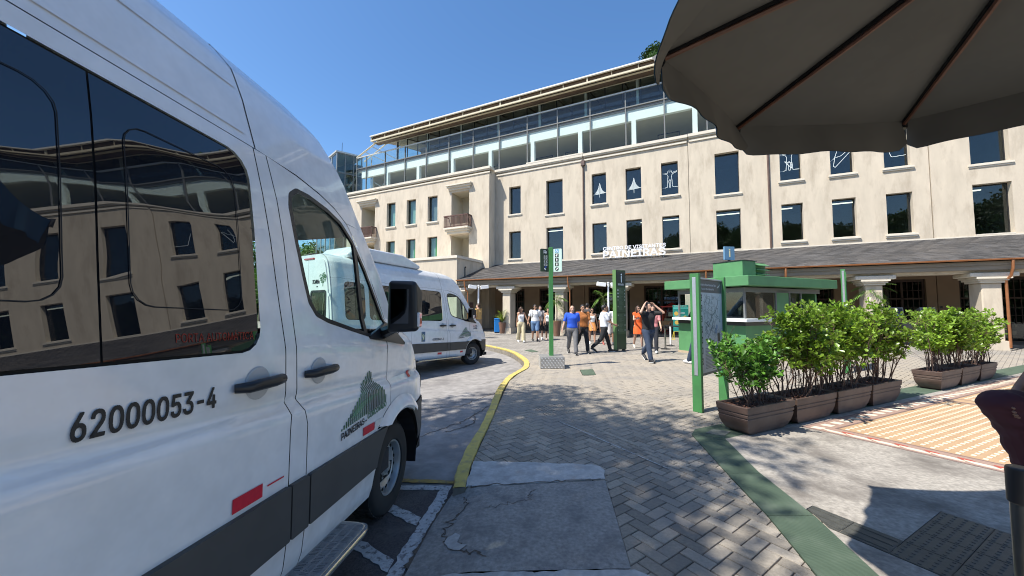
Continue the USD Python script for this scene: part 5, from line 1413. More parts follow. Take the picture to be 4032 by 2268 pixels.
rr_ = np.random.default_rng(6)
rows = []
for z_ in np.r_[np.arange(1.50, 2.28, .045), np.arange(.70, 1.34, .045)]:
    rows.append(bx(.13, .13 + rr_.uniform(.12, .25), -.0095, -.0075, z_, z_ + .012))
part(tt, 'text_rows', cat(rows), mat('faint_text', (.16, .20, .13), .5, .1, 5))
for k, z_ in enumerate((2.2, 2.08, 1.96, 1.84, 1.6, 1.28, .92, .74)):
    part(tt, 'symbol_tile', fl(rrect(.055, z_, .105, z_ + .05, .008), .0025).apply_translation([0, -.0105, 0]), SIGNWHITE if k in (0, 1, 2) else mat('faint_text'.replace('faint', 'dim'), (.25, .3, .2), .5, .1, 5))
    part(tt, 'symbol_tile', fl(Point(.445, z_ + .025).buffer(.022).difference(Point(.445, z_ + .025).buffer(.015)), .0025).apply_translation([0, -.0105, 0]), SIGNWHITE)

# ---- map board by the planters
mdx = np.array([.753, .658])
mb = thing('map_board', 'green framed trail map board standing left of the planted hedge', 'map board', (2.80, 5.66, 0), math.atan2(mdx[1], mdx[0]))
for x_ in (0.0, 1.03):
    pp = part(mb, 'post', cbx(x_, x_ + .075, -.06, .075, 0, 2.10, .004), GREENMET)
part(mb, 'light_strip', cbx(-.006, -.0003, -.018, .036, .55, 2.045, .002), ALU)
part(mb, 'light_strip', cbx(1.024, 1.0297, -.018, .036, .55, 2.045, .002), ALU)
part(mb, 'backing', cbx(.078, 1.027, -.012, .012, .52, 2.02, .003), GREYFRAME)
part(mb, 'top_rail', cbx(.078, 1.027, -.03, .03, 2.02, 2.045, .004), ALU)
part(mb, 'header', bx(.085, 1.02, -.016, -.0125, 1.82, 2.015), mat('header_grey', (.075, .075, .07), .4, .05, 4))
for s_, z_, h_, w_, x_ in (('Voc\u00ea est\u00e1 no Parque Nacional da Tijuca', 1.925, .032, .66, .12), ('You are in Tijuca National Park', 1.86, .028, .50, .20)):
    m_ = text(s_, h_, .001, True, width=w_); m_.apply_translation([x_, -.0165, z_]); part(mb, 'lettering', m_, mat('sign_grey', (.45, .45, .44), .5, .05, 4))
part(mb, 'header_mark', fl(Polygon([(.84, .0), (.88, .035), (.90, .03), (.95, .075), (.93, .04), (.90, .02), (.87, .01)]), .001).apply_translation([0, -.0175, 1.90]), SIGNWHITE)
part(mb, 'map_panel', bx(.085, 1.02, -.016, -.0125, .56, 1.815), MAPFACE)
rm = np.random.default_rng(21); lines_ = []
for k in range(120):
    p = np.array([rm.uniform(.30, .9), rm.uniform(1.0, 1.76)]); pts = [p]
    a = rm.uniform(0, 6.28)
    for q in range(rm.integers(3, 9)):
        a += rm.normal(0, .9); p = p + .024 * np.array([math.cos(a), math.sin(a)]); pts.append(p)
    lines_.append(LineString(pts).buffer(rm.uniform(.001, .0025), quad_segs=1, cap_style=2))
lines_.append(LineString([(.33, 1.35), (.45, 1.28), (.52, 1.36), (.60, 1.45), (.72, 1.50), (.80, 1.58), (.86, 1.70)]).buffer(.008, quad_segs=1))
lines_.append(LineString([(.36, 1.05), (.44, 1.12), (.55, 1.22), (.66, 1.38)]).buffer(.006, quad_segs=1))
part(mb, 'map_lines', fl(unary_union(lines_).intersection(sbox(.27, .99, .98, 1.79)), .0008).apply_translation([0, -.0172, 0]), MAPINK)
part(mb, 'map_water', fl(Point(.74, 1.2).buffer(.05).union(Point(.78, 1.26).buffer(.04)), .0006).apply_translation([0, -.0168, 0]), MAPBLUE)
part(mb, 'map_photo', bx(.80, .90, -.0172, -.0164, 1.02, 1.16), DKPANEL)
tr = []
for z_ in np.arange(.62, .93, .022): tr.append(bx(.30, .30 + rm.uniform(.35, .6), -.0172, -.0164, z_, z_ + .008))
part(mb, 'text_rows', cat(tr), MAPINK)
for k in range(7):
    z_ = 1.68 - k * .165
    part(mb, 'symbol_tile', fl(rrect(.13, z_, .215, z_ + .105, .012), .0012).apply_translation([0, -.0176, 0]), DKPANEL)
    part(mb, 'symbol', fl([Polygon([(.15, z_ + .02), (.17, z_ + .08), (.19, z_ + .08), (.175, z_ + .05), (.2, z_ + .02)]), Point(.172, z_ + .052).buffer(.026).difference(Point(.172, z_ + .052).buffer(.017))][k > 2], .0008).apply_translation([0, -.0186, 0]), SIGNWHITE)
# second board, seen end on behind the hedge
mb2 = thing('map_board', 'narrow green sign post rising behind the hedge, seen edge on', 'map board', (8.10, 9.02, 0), math.radians(47))
for x_ in (0.0, 1.03):
    part(mb2, 'post', cbx(x_, x_ + .075, -.045, .045, 0, 2.52, .004), GREENMET)
part(mb2, 'light_strip', cbx(-.006, -.0003, -.02, .02, .8, 2.48, .002), ALU)
part(mb2, 'panel', cbx(.078, 1.027, -.012, .012, .55, 2.44, .003), MAPFACE)

# ---- ticket and information booth
bd_, ad_ = np.array([.9063, .4226]), np.array([-.4226, .9063])
bo = thing('information_booth', 'bright green information booth with a flat overhanging roof and counter', 'booth', (7.02, 11.16, 0), math.radians(25))
# local: x along the long side, y along the lit short side
LY, LX = 2.43, 4.1
part(bo, 'plinth', bx(-.03, LX + .03, -.03, LY + .03, 0, .075), mat('travertine', (.42, .33, .22), .8, .2, 14))
part(bo, 'wall', cat([bx(0, .1, 0, LY, .076, 1.03), bx(.101, LX, 0, .1, .076, 1.03), bx(.101, 1.6, LY - .1, LY, .076, 1.03), bx(1.601, LX, LY - .1, LY, .076, 2.14), bx(LX - .1, LX, .101, LY - .101, .076, 2.14), bx(1.62, 2.25, .0, .1, 1.031, 2.14)]), BOOTHGR)
part(bo, 'dark_band', cat([bx(-.012, .1, -.012, LY, 1.031, 1.155), bx(.101, 1.6, -.012, .1, 1.031, 1.155)]), DKPANEL)
part(bo, 'counter', cat([cbx(-.26, .32, -.20, LY + .05, 1.156, 1.25, .006), cbx(.321, 1.6, -.20, .3, 1.156, 1.25, .006)]), SIGNWHITE)
part(bo, 'window_frame', cat([bx(0, .06, 0, .05, 1.251, 2.06), bx(.0, .05, LY - .06, LY - .001, 1.251, 2.06), bx(0, .06, 0, LY, 2.061, 2.20), bx(.061, LX, 0, .06, 2.061, 2.20), bx(1.56, 1.61, .0, .05, 1.251, 2.06), bx(2.3, 2.35, 0, .05, 1.1, 2.06), bx(2.95, 3.0, 0, .05, 1.1, 2.06), bx(0, .04, 1.18, 1.22, 1.251, 2.06)]), GREYFRAME)
for b_ in (bx(.02, .026, .05, 1.18, 1.251, 2.06), bx(.06, 1.56, .02, .026, 1.251, 2.06), bx(2.35, 2.95, .02, .026, 1.1, 2.06), bx(.07, 1.6, LY - .06, LY - .054, 1.251, 2.06)):
    part(bo, 'pane', b_, PANE)
part(bo, 'inner_lining', cat([bx(1.75, 1.78, .11, LY - .11, .13, 2.14), bx(1.78, LX - .12, LY - .14, LY - .11, .13, 2.14)]), DARKIN)  # dark sheets added inside, their colour standing in for the booth's shade
part(bo, 'floor', bx(.1, LX - .1, .1, LY - .1, .08, .12), DARKIN)
part(bo, 'ceiling', bx(.061, LX - .1, .061, LY - .1, 2.15, 2.19), DARKIN)
part(bo, 'notice', bx(2.5, 2.62, .029, .032, 1.35, 1.9), STEELBLK)
part(bo, 'roof', cbx(-.35, LX + .38, -.35, LY + .28, 2.235, 2.53, .01), BOOTHGR)
rb = part(bo, 'plant_box', cbx(-.02, .62, .02, 1.0, 2.532, 3.02, .008), BOOTHGR)
part(rb, 'lid', bx(-.04, .66, .0, 1.03, 3.021, 3.04), DKPANEL)
lv_ = part(bo, 'louvre_box', cbx(.66, 1.35, .16, .95, 2.532, 3.0, .008), GREENMET)
for z_ in (2.60, 2.74, 2.88):
    part(lv_, 'louvre', TM(np.array([[.68, .155, z_ + .1], [1.33, .155, z_ + .1], [1.33, .02, z_ + .03], [.68, .02, z_ + .03], [.68, .155, z_ + .085], [1.33, .155, z_ + .085], [1.33, .02, z_ + .015], [.68, .02, z_ + .015]]), np.array([[0, 3, 2, 1], [4, 5, 6, 7], [3, 7, 6, 2], [0, 1, 5, 4], [0, 4, 7, 3], [1, 2, 6, 5]])), BOOTHGR)
ro = thing('roof_sign', 'square blue sign with a pale yellow i standing on the booth roof', 'sign', (7.02 + .25 * bd_[0] + .62 * ad_[0], 11.16 + .25 * bd_[1] + .62 * ad_[1], 3.041), math.radians(12))
BLUES = mat('sign_steel_blue', (.12, .25, .38), .5, .08, 4)
part(ro, 'panel', cbx(-.19, .19, -.03, .03, .07, .50, .006), BLUES)
part(ro, 'foot', bx(-.03, .03, -.03, .03, 0, .069), STEELBLK)
im = text('i', .24, .004, True); im.apply_translation([-im.vertices[:, 0].mean(), -.0305, .17]); part(ro, 'symbol', im, mat('pale_yellow', (.72, .66, .36), .5, .05, 4))

# ---- belt posts
def belt_post(name, label, x_, y_, h_, r_, m_, group=None):
    t = thing(name, label, 'belt post', (x_, y_, 0), 0, group)
    part(t, 'base', lathe([(0, 0), (.17, 0), (.175, .012), (.16, .024), (.05, .040), (r_ + .012, .06), (r_, .065)], 28), STEELBLK, 40)
    part(t, 'post', lathe([(r_, .06), (r_, h_ - .075)], 28), m_, True)
    part(t, 'belt_head', lathe([(r_ + .003, h_ - .13), (r_ + .006, h_ - .125), (r_ + .006, h_ - .012), (r_ + .004, h_ - .003), (r_ - .003, h_), (0, h_ + .001)], 28), BLACKPL, 35)
    return t
STAIN = mat('stainless', (.50, .50, .48), .22, .1, 8, metal=1.0, stretch=(1, 1, .3))
belt_post('belt_post', 'stainless belt post with a black head, cut by the right edge close to the lens', 1.872, 1.395, .985, .0315, mat('worn_steel', (.12, .12, .11), .28, .45, 14, metal=.85, stretch=(1, 1, .25)))
belt_post('belt_post', 'grey metal belt post nearest the black shirted man', 5.87, 14.25, .92, .032, STAIN)
belt_post('belt_post', 'white topped belt post behind the nearer one, left of the booth', 6.59, 15.46, .95, .032, WHITEPOST)
bl = thing('belt', 'black retractable belt strung between the two posts and the booth', 'belt')
for a, b in (((5.87, 14.25, .88), (6.59, 15.46, .90)), ((5.87, 14.25, .90), (6.05, 13.40, .92))):
    a, b = np.array(a), np.array(b); d = b - a; L = np.hypot(d[0], d[1])
    part(bl, 'webbing', oriented(bx(.035, L - .035, -.002, .002, -.025, .025), a, d[:2]), STEELBLK)
# low near post: the part of the head where the belt leaves
# ---- white double head lamps
def lamp(label, x_, y_, rz):
    t = thing('lamp_post', label, 'lamp post', (x_, y_, 0), rz)
    part(t, 'pole', cat([cyl((0, 0, 0), (0, 0, 2.86), .045, 12), lathe([(0, 2.86), (.06, 2.86), (.06, 2.9), (0, 2.92)], 12)]), WHITEPOST, 40)
    part(t, 'base', lathe([(0, 0), (.12, 0), (.12, .02), (.05, .04)], 16), WHITEPOST)
    for s_ in (-1, 1):
        a = part(t, 'arm', bx(.03 * s_ if s_ > 0 else -.13, .13 if s_ > 0 else -.03, -.02, .02, 2.74, 2.78), GREYFRAME)
        m_ = cbx(.12, .58, -.13, .13, 2.66, 2.86, .012)
        m_.apply_transform(trimesh.transformations.rotation_matrix(math.radians(-8), [0, 1, 0], [.12, 0, 2.76]))
        if s_ < 0: q = m_.vertices.copy(); q[:, 0] *= -1; m_.vertices = q; m_.invert()
        part(t, 'lamp_head', m_, WHITEPOST)
lamp('white double headed lamp post behind the second van, at the left end of the arcade', -1.95, 21.5, math.radians(14))
lamp('white double headed lamp post left of the totem, behind the white shirted man', 4.95, 19.0, math.radians(-6))

# ---- planters with a clipped hedge
PLASTBR = mat('brown_planter', (.070, .043, .033), .55, .2, 5, bump=.15, bscale=50, col2=(.10, .068, .052), mix_scale=3)
SOIL = mat('bark_mulch', (.085, .036, .022), .95, .6, 30, bump=1.0, bscale=40)
pdir = np.array([math.cos(math.radians(25.5)), math.sin(math.radians(25.5))]); pn = np.array([-pdir[1], pdir[0]])
def planter_mesh():
    # trough with bowed ends: rings from foot to rim
    def ring(hx, hy, z, bow):
        pts = []
        for t in np.linspace(-1, 1, 9): pts.append((t * hx * (1 if abs(t) < 1 else 1), -hy))
        q = [(-hx, -hy), (-hx * .33, -hy), (hx * .33, -hy), (hx, -hy), (hx + bow, -hy * .35), (hx + bow, hy * .35), (hx, hy), (hx * .33, hy), (-hx * .33, hy), (-hx, hy), (-hx - bow, hy * .35), (-hx - bow, -hy * .35)]
        return [[a, b, z] for a, b in q]
    lv_ = [(.33, .13, 0, 0), (.395, .150, .03, 0), (.45, .172, .10, .005), (.478, .186, .17, .008), (.482, .19, .205, .008), (.474, .184, .212, .008), (.474, .184, .219, .008), (.486, .194, .226, .008), (.488, .196, .255, .008), (.480, .190, .262, .008), (.480, .190, .269, .008), (.494, .202, .277, .008), (.500, .206, .35, .008), (.498, .204, .355, .008), (.468, .176, .355, .004), (.462, .170, .30, .0)]
    P = np.array([ring(*l) for l in lv_])
    n = P.shape[1]; V = P.reshape(-1, 3); F = []
    for i in range(len(lv_) - 1):
        for j in range(n): F.append([i * n + j, i * n + (j + 1) % n, (i + 1) * n + (j + 1) % n, (i + 1) * n + j])
    m_ = TM(V, F); bt = TM(P[0], [[0, 3, 2, 1]] if False else [[0, 11, 10, 9], [0, 9, 6, 3], [3, 6, 5, 4]])
    m_ = cat([m_, bt]);
    return m_
PM = planter_mesh()
soil_pg = Polygon([(-.465, -.172), (.465, -.172), (.465, .172), (-.465, .172)])
sv, sf = grid_cut(soil_pg, .06)
SM_ = TM(np.c_[sv, .31 + .022 * meshkit.fbm(np.c_[sv * 14, sv[:, :1] * 0], 3, 4)], sf)
chips = []
rc = np.random.default_rng(31)
for k in range(70):
    c = rc.uniform([-.44, -.15], [.44, .15]); a = rc.uniform(0, PI)
    b_ = bx(-.022, .022, -.009, .009, -.004, .004); b_.apply_transform(trimesh.transformations.euler_matrix(rc.normal(0, .4), rc.normal(0, .4), a)); b_.apply_translation([c[0], c[1], .333]); chips.append(b_)
CHIPS = cat(chips)
p_first = None
ptop = np.array([2.83, 4.515])
planters = []
plabels = ['left end brown planter trough of the nearer row, by the map board', 'second brown planter trough from the left in the nearer row', 'third brown planter trough from the left in the nearer row', 'right end brown planter trough of the nearer row', 'left end brown planter trough of the farther row on the right', 'middle brown planter trough of the farther row on the right', 'third brown planter trough of the farther row, beside the standing woman']
for i in range(8):
    t = i * 1.045 if i < 4 else 5.80 + (i - 4) * 1.045
    c = ptop + pdir * (t + .50) + pn * .206
    lab = plabels[i] if i < 7 else None
    if i == 7: continue
    if p_first is None:
        p_first = thing('planter', lab, 'planter', (c[0], c[1], .0065), math.radians(25.5), 'brown planters in two rows')
        part(p_first, 'trough', PM, PLASTBR, 25); part(p_first, 'mulch', cat([SM_, CHIPS]), SOIL)
    else:
        copy_of(p_first, (c[0], c[1], .0065), math.radians(25.5), lab)
    planters.append((c, t))

LEAF = mat('hedge_leaf', (.19, .31, .030), .34, .25, 1.2, island=.45, transl=.33, spec=.5)
LEAFDK = mat('hedge_leaf_dark', (.070, .165, .020), .38, .25, 1.2, island=.5, transl=.22, spec=.5)
STEM = mat('hedge_stem', (.10, .062, .045), .85, .3, 20)
STEMGR = mat('green_stem', (.15, .20, .05), .7, .2, 20)
# one leaf: obovate, folded along the midrib, unit length
_lf = [(0, 0, 0), (.30, .13, .02), (.62, .26, .03), (.86, .24, .0), (1.0, .0, -.06), (.86, -.24, .0), (.62, -.26, .03), (.30, -.13, .02), (.45, 0, -.03), (.8, 0, -.05)]
LV = np.array(_lf); LF = np.array([[0, 8, 1], [1, 8, 2], [2, 8, 9], [2, 9, 3], [3, 9, 4], [0, 7, 8], [7, 6, 8], [6, 9, 8], [6, 5, 9], [5, 4, 9]])
def leaves(P, D, S, rng, shape=(LV, LF), jit=.5):
    """P points, D growth directions, S sizes -> list of (verts), faces"""
    n = len(P); D = D / np.linalg.norm(D, axis=1, keepdims=True)
    upv = np.array([0, 0, 1.0]) + rng.normal(0, jit, (n, 3)); y = np.cross(upv, D); y /= np.linalg.norm(y, axis=1, keepdims=True) + 1e-9
    z_ = np.cross(D, y)
    L, F = shape
    V = P[:, None] + S[:, None, None] * (L[None, :, :1] * D[:, None] + L[None, :, 1:2] * y[:, None] + L[None, :, 2:] * z_[:, None])
    return V, F
def leafmesh(V, F):
    n, k = V.shape[:2]
    return trimesh.Trimesh(V.reshape(-1, 3), (F[None] + np.arange(n)[:, None, None] * k).reshape(-1, 3), process=False)
def shrub(label, c, seed, hmax, spread=.5, low=.55, nst=20, dens=1.0, single=0, tint=LEAF, lean=(0, 0), half=.46, frac=(0, 1), group='clipped hedge shrubs in the planters'):
    rng = np.random.default_rng(seed)
    t = thing('hedge_shrub', label, 'shrub', (c[0], c[1], .33), math.radians(25.5), group)
    stems, greens, P, D, S = [], [], [], [], []
    for k in range(nst):
        b = np.array([rng.uniform(-half * .9, half * .9), rng.uniform(-.12, .12), -.02])
        top = np.array([b[0] * 1.12 + rng.normal(0, .10) + lean[0], b[1] * 1.6 + rng.normal(0, .13) + lean[1], rng.uniform(hmax * .72, hmax) - .33])
        mid = (b + top) / 2 + rng.normal(0, [.07, .05, .03])
        ts = np.linspace(0, 1, 7)[:, None]
        path = (1 - ts) ** 2 * b + 2 * ts * (1 - ts) * mid + ts ** 2 * top + np.r_[[[0, 0, 0]], rng.normal(0, .012, (6, 3))]
        stems.append(tube(path, np.linspace(.009, .003, 7) * rng.uniform(.7, 1.2), 5, caps=False))
        nb = int(7 * dens)
        for q in range(nb):
            f = rng.uniform(low, 1.0) ** .8
            o = path[min(int(f * 6), 5)] + (path[min(int(f * 6) + 1, 6)] - path[min(int(f * 6), 5)]) * (f * 6 % 1)
            d = np.array([rng.normal(0, .8), rng.normal(0, .9), rng.uniform(-.1, 1.0)]); d /= np.linalg.norm(d)
            L = rng.uniform(.10, .26) * spread / .5
            e = o + d * L + [0, 0, .03]
            stems.append(tube([o, (o + e) / 2 + rng.normal(0, .01, 3), e], [.004, .003, .002], 4, caps=False))
            m = rng.integers(13, 22)
            f2 = rng.uniform(.25, 1.05, m)
            pp = o + (e - o) * f2[:, None] + rng.normal(0, .014, (m, 3))
            dd = d * .7 + rng.normal(0, .75, (m, 3)) + [0, 0, .30]
            P.append(pp); D.append(dd); S.append(rng.uniform(.042, .088, m))
        # bare zig-zag twigs low down
        for q in range(2):
            o = path[rng.integers(1, 3)]; e = o + np.array([rng.normal(0, .12), rng.normal(0, .08), rng.uniform(.08, .22)])
            stems.append(tube([o, (o + e) / 2 + rng.normal(0, .02, 3), e], [.004, .003, .002], 4, caps=False))
    P, D, S = np.vstack(P), np.vstack(D), np.concatenate(S)
    z_hi = hmax - .33
    keep = (P[:, 2] > low * .35 * z_hi) & (P[:, 2] < z_hi * 1.06 + .03)
    P, D, S = P[keep], D[keep], S[keep]
    V, F = leaves(P, D, S, rng)
    part(t, 'stems', cat(stems), STEM)
    # leaves nearest the eye are their own pieces
    ang = -math.radians(25.5); ex = np.array([-(c[0]) * math.cos(ang) + (c[1]) * math.sin(ang), -(c[0]) * math.sin(ang) - c[1] * math.cos(ang), 1.2])
    o_ = np.argsort(np.linalg.norm(P - ex, axis=1))
    for k in o_[:single]: part(t, 'leaf', trimesh.Trimesh(V[k], F, process=False), tint)
    rest = o_[single:]
    part(t, 'foliage', leafmesh(V[rest], F), tint, kind='stuff')
    return t
for i, ((c, t), lab, hm, ln) in enumerate(zip(planters, ['sparse darker shrub at the left end of the hedge by the map board', 'tall leafy shrub in the second planter of the nearer row', 'tallest leafy shrub in the third planter of the nearer row', 'leafy shrub with long loose shoots at the right end of the nearer row', 'rounded shrub at the left end of the farther row', 'shrub in the middle of the farther row', 'shrub behind the standing woman in the farther row'],
                                     [1.13, 1.54, 1.60, 1.56, 1.46, 1.48, 1.46], [(-.16, 0), (0, 0), (0, 0), (.05, 0), (0, 0), (0, 0), (0, 0)])):
    shrub(lab, c, 100 + i, hm, .5 if i < 4 else .45, (.36 if i == 0 else .30), [20, 25, 27, 24][i] if i < 4 else 22, [1.5, 1.9, 2.0, 1.7][i] if i < 4 else 1.7, single=60 if i < 3 else 0, tint=LEAFDK if i == 0 else LEAF, lean=ln)

# ---- potted palms, bin, cart, banner, kiosks
def frond_leaflets(path, length, n, droop, rng, w=.018):
    V, F = [], []
    for k in range(n):
        f = .18 + .82 * k / (n - 1)
        i = f * (len(path) - 1); i0 = min(int(i), len(path) - 2); o = path[i0] + (path[i0 + 1] - path[i0]) * (i - i0)
        tdir_ = path[i0 + 1] - path[i0]; tdir_ = tdir_ / np.linalg.norm(tdir_)
        sd = np.cross(tdir_, [0, 0, 1.0]); sd /= np.linalg.norm(sd) + 1e-9
        ll = length * math.sin(PI * min(.15 + .85 * f, .97)) * rng.uniform(.85, 1.1)
        for s_ in (-1, 1):
            d = sd * s_ * .8 + tdir_ * .6 + np.array([0, 0, .25 - droop * rng.uniform(.5, 1)])
            d /= np.linalg.norm(d); wv = np.cross(d, [0, 0, 1.0]); wv /= np.linalg.norm(wv) + 1e-9
            m_ = o + d * ll * .5; e = o + d * ll + np.array([0, 0, -.12 * ll * (1 + droop)])
            n0 = len(V) ; V += [o, m_ + wv * w, m_ - wv * w, e]; F += [[n0, n0 + 1, n0 + 2], [n0 + 1, n0 + 3, n0 + 2]]
    return trimesh.Trimesh(np.array(V), np.array(F), process=False)
PALM = mat('palm_leaf', (.10, .20, .03), .45, .25, 2, island=.35, transl=.25)
PALMY = mat('areca_leaf', (.26, .36, .035), .45, .2, 2, island=.3, transl=.3)
POTBR = mat('glazed_brown_pot', (.16, .085, .055), .4, .15, 3)
TRUNK = mat('palm_trunk', (.16, .13, .095), .9, .3, 14)
def areca(label, x_, y_, seed):
    rng = np.random.default_rng(seed)
    t = thing('potted_palm', label, 'potted plant', (x_, y_, 0))
    part(t, 'pot', lathe([(0, 0), (.13, 0), (.14, .02), (.21, .52), (.235, .66), (.225, .69), (.20, .66), (.19, .6), (0, .6)], 24), POTBR, 35)
    for k in range(15):
        a = rng.uniform(0, 2 * PI); R_ = rng.uniform(.25, .62); hz = rng.uniform(.45, .98)
        ts = np.linspace(0, 1, 9)
        path = np.stack([np.cos(a) * R_ * ts ** 1.5, np.sin(a) * R_ * ts ** 1.5, .6 + hz * (1.55 * ts - .62 * ts ** 2)], 1)
        f_ = part(t, 'frond', frond_leaflets(path, .26, 13, .35, rng, .016), PALMY)
        part(f_, 'stalk', tube(path, np.linspace(.010, .003, 9), 5, caps=False), STEMGR)
    return t
def fanpalm(label, x_, y_, th, crown, pot_h, pot_r, seed, m_=PALM, feather=True):
    rng = np.random.default_rng(seed)
    t = thing('potted_palm', label, 'potted plant', (x_, y_, 0))
    part(t, 'pot', lathe([(0, 0), (pot_r * .62, 0), (pot_r * .66, .03), (pot_r * .95, pot_h * .8), (pot_r, pot_h * .95), (pot_r * .98, pot_h), (pot_r * .86, pot_h * .95), (0, pot_h * .9)], 28), POTBR, 35)
    gr_ = leaves(np.c_[rng.normal(0, pot_r * .4, (160, 2)), np.full(160, pot_h * .93)], rng.normal(0, 1, (160, 3)) + [0, 0, 1.0], rng.uniform(.04, .08, 160), rng)
    part(t, 'ground_cover', leafmesh(*gr_), LEAF, kind='stuff')
    tp = [(0, 0, pot_h * .85), (.02, .01, pot_h + (th - pot_h) * .5), (-.01, 0, th)]
    part(t, 'trunk', tube(tp, [.032, .026, .02], 8), TRUNK, True)
    for k in range(13):
        a = k * 2.4 + rng.normal(0, .2); R_ = crown * rng.uniform(.75, 1.05); lift = rng.uniform(.12, .75) if k > 3 else rng.uniform(-.1, .15)
        ts = np.linspace(0, 1, 8)
        path = np.stack([np.cos(a) * R_ * ts, np.sin(a) * R_ * ts, th + lift * ts * 1.1 - (.35 + .45 * (1 - lift)) * ts ** 2.2], 1)
        f_ = part(t, 'frond', frond_leaflets(path, .30, 14, .55, rng, .017), m_)
        part(f_, 'stalk', tube(path, np.linspace(.010, .003, 8), 5, caps=False), STEMGR)
areca('short yellow green palm in a brown pot beside the blue bin', -.60, 22.94, 1)
fanpalm('tall slim palm in a big brown pot in front of the second arcade column', 2.50, 20.75, 2.0, .72, .87, .26, 2)
fanpalm('palm with drooping fronds just left of the top of the dark totem', 5.0, 20.3, 2.15, .7, .87, .26, 3)
fanpalm('palm in a brown pot in front of the right hand columns behind the hedge', 15.35, 15.75, 2.35, .85, .95, .30, 4)
bn_ = thing('waste_bin', 'bright blue waste bin behind the small potted palm', 'bin', (-.95, 23.55, 0))
part(bn_, 'body', cbx(-.18, .18, -.16, .16, .05, .82, .03), mat('blue_plastic', (.01, .16, .48), .4, .05, 4)); part(bn_, 'lid', cbx(-.19, .19, -.17, .17, .825, .92, .03), mat('blue_plastic', (.01, .16, .48)))
part(bn_, 'foot', bx(-.15, .15, -.13, .13, 0, .05), STEELBLK)
pc = thing('popcorn_cart', 'red framed glass popcorn cart with spoked wheels under the arcade', 'cart', (9.05, 20.95, 0.0), FA)
REDP = mat('cart_red', (.35, .03, .02), .4, .1, 5)
for a in (-.5, .5):
    for b in (-.28, .28): part(pc, 'post', bx(a - .02, a + .02, b - .02, b + .02, .85, 1.62), REDP)
part(pc, 'body', cat([cbx(-.55, .55, -.32, .32, .55, .85, .01)]), mat('cart_tan', (.22, .13, .05), .5, .3, 8)); part(pc, 'side_panel', bx(.2, .54, -.326, -.3205, .57, .83), REDP)
part(pc, 'canopy', cat([cbx(-.58, .58, -.36, .36, 1.621, 1.69, .01), trimesh.convex.convex_hull(np.array([[-.3, -.2, 1.691], [.3, -.2, 1.691], [-.3, .2, 1.691], [.3, .2, 1.691], [0, 0, 1.9]]))]), REDP)
part(pc, 'pane', cat([bx(-.48, .48, -.283, -.279, .87, 1.6), bx(-.502, -.498, -.26, .26, .87, 1.6), bx(.498, .502, -.26, .26, .87, 1.6)]), PANE)
part(pc, 'kettle', cat([cbx(-.2, .2, -.12, .14, 1.1, 1.35, .03), bx(-.4, .4, -.2, .25, .86, .98)]), mat('popcorn', (.55, .48, .32), .8, .3, 25))
for a in (-.36, .36):
    tor = trimesh.creation.torus(.24, .018, 28, 8); tor.apply_transform(trimesh.transformations.rotation_matrix(PI / 2, [1, 0, 0])); tor.apply_translation([a, -.36, .26])
    w_ = part(pc, 'wheel', tor, STEELBLK, True); part(w_, 'spokes', cat([cyl((a, -.36, .26), (a + .23 * math.cos(q), -.36, .26 + .23 * math.sin(q)), .008, 5) for q in np.arange(10) * PI / 5]), REDP)
ban = thing('poster_stand', 'teal poster with round orange pictures on a yellow easel left of the booth', 'poster stand', (8.33, 18.3, 0), math.radians(-4))
TEAL = mat('poster_teal', (.02, .24, .20), .5, .1, 3); YEL = mat('easel_yellow', (.62, .50, .05), .5, .08, 5)
part(ban, 'poster', cbx(-.37, .37, -.015, .015, .42, 1.72, .004), TEAL)
part(ban, 'stripe', cat([bx(-.35, .35, -.0185, -.0155, z_, z_ + h_) for z_, h_ in ((1.52, .09), (1.0, .08), (.62, .06), (1.20, .04))]), mat('poster_light', (.10, .45, .38), .5, .1, 3))
for x_, z_ in ((-.22, 1.30), (.20, 1.10), (-.2, .86), (.22, .74)):
    ci = part(ban, 'round_picture', fl(Point(x_, z_).buffer(.10), .003).apply_translation([0, -.020, 0]), mat('picture_orange', (.62, .40, .08), .5, .2, 14))
m_ = text('ESPECIAIS DO DIA', .05, .002, True, width=.6); m_.apply_translation([-.3, -.0155, 1.645]); part(ban, 'lettering', m_, SIGNPALE)
part(ban, 'text_rows', cat([bx(x_, x_ + .26, -.0185, -.0155, z_, z_ + .014) for x_, z_ in ((-.06, 1.36), (-.06, 1.32), (-.06, 1.28), (-.3, 1.14), (-.3, 1.09), (-.04, .92), (-.04, .87), (-.04, .82))]), SIGNWHITE)
part(ban, 'easel', cat([tube([(-.34, .0, .0), (-.34, .0, .44)], .016, 6), tube([(.34, 0, 0), (.34, 0, .44)], .016, 6), tube([(-.34, 0, .41), (.34, 0, .41)], .016, 6), tube([(-.34, .3, 0), (-.30, .03, .6)], .014, 6), tube([(.34, .3, 0), (.30, .03, .6)], .014, 6), tube([(-.34, 0, .016), (-.34, .3, .016)], .012, 6), tube([(.34, 0, .016), (.34, .3, .016)], .012, 6)]), YEL)
KIO = mat('kiosk_grey', (.05, .055, .06), .5, .2, 5)
def fpos(s_, D_): return np.array([s_ * math.cos(FA) - D_ * math.sin(FA), s_ * math.sin(FA) + D_ * math.cos(FA)])
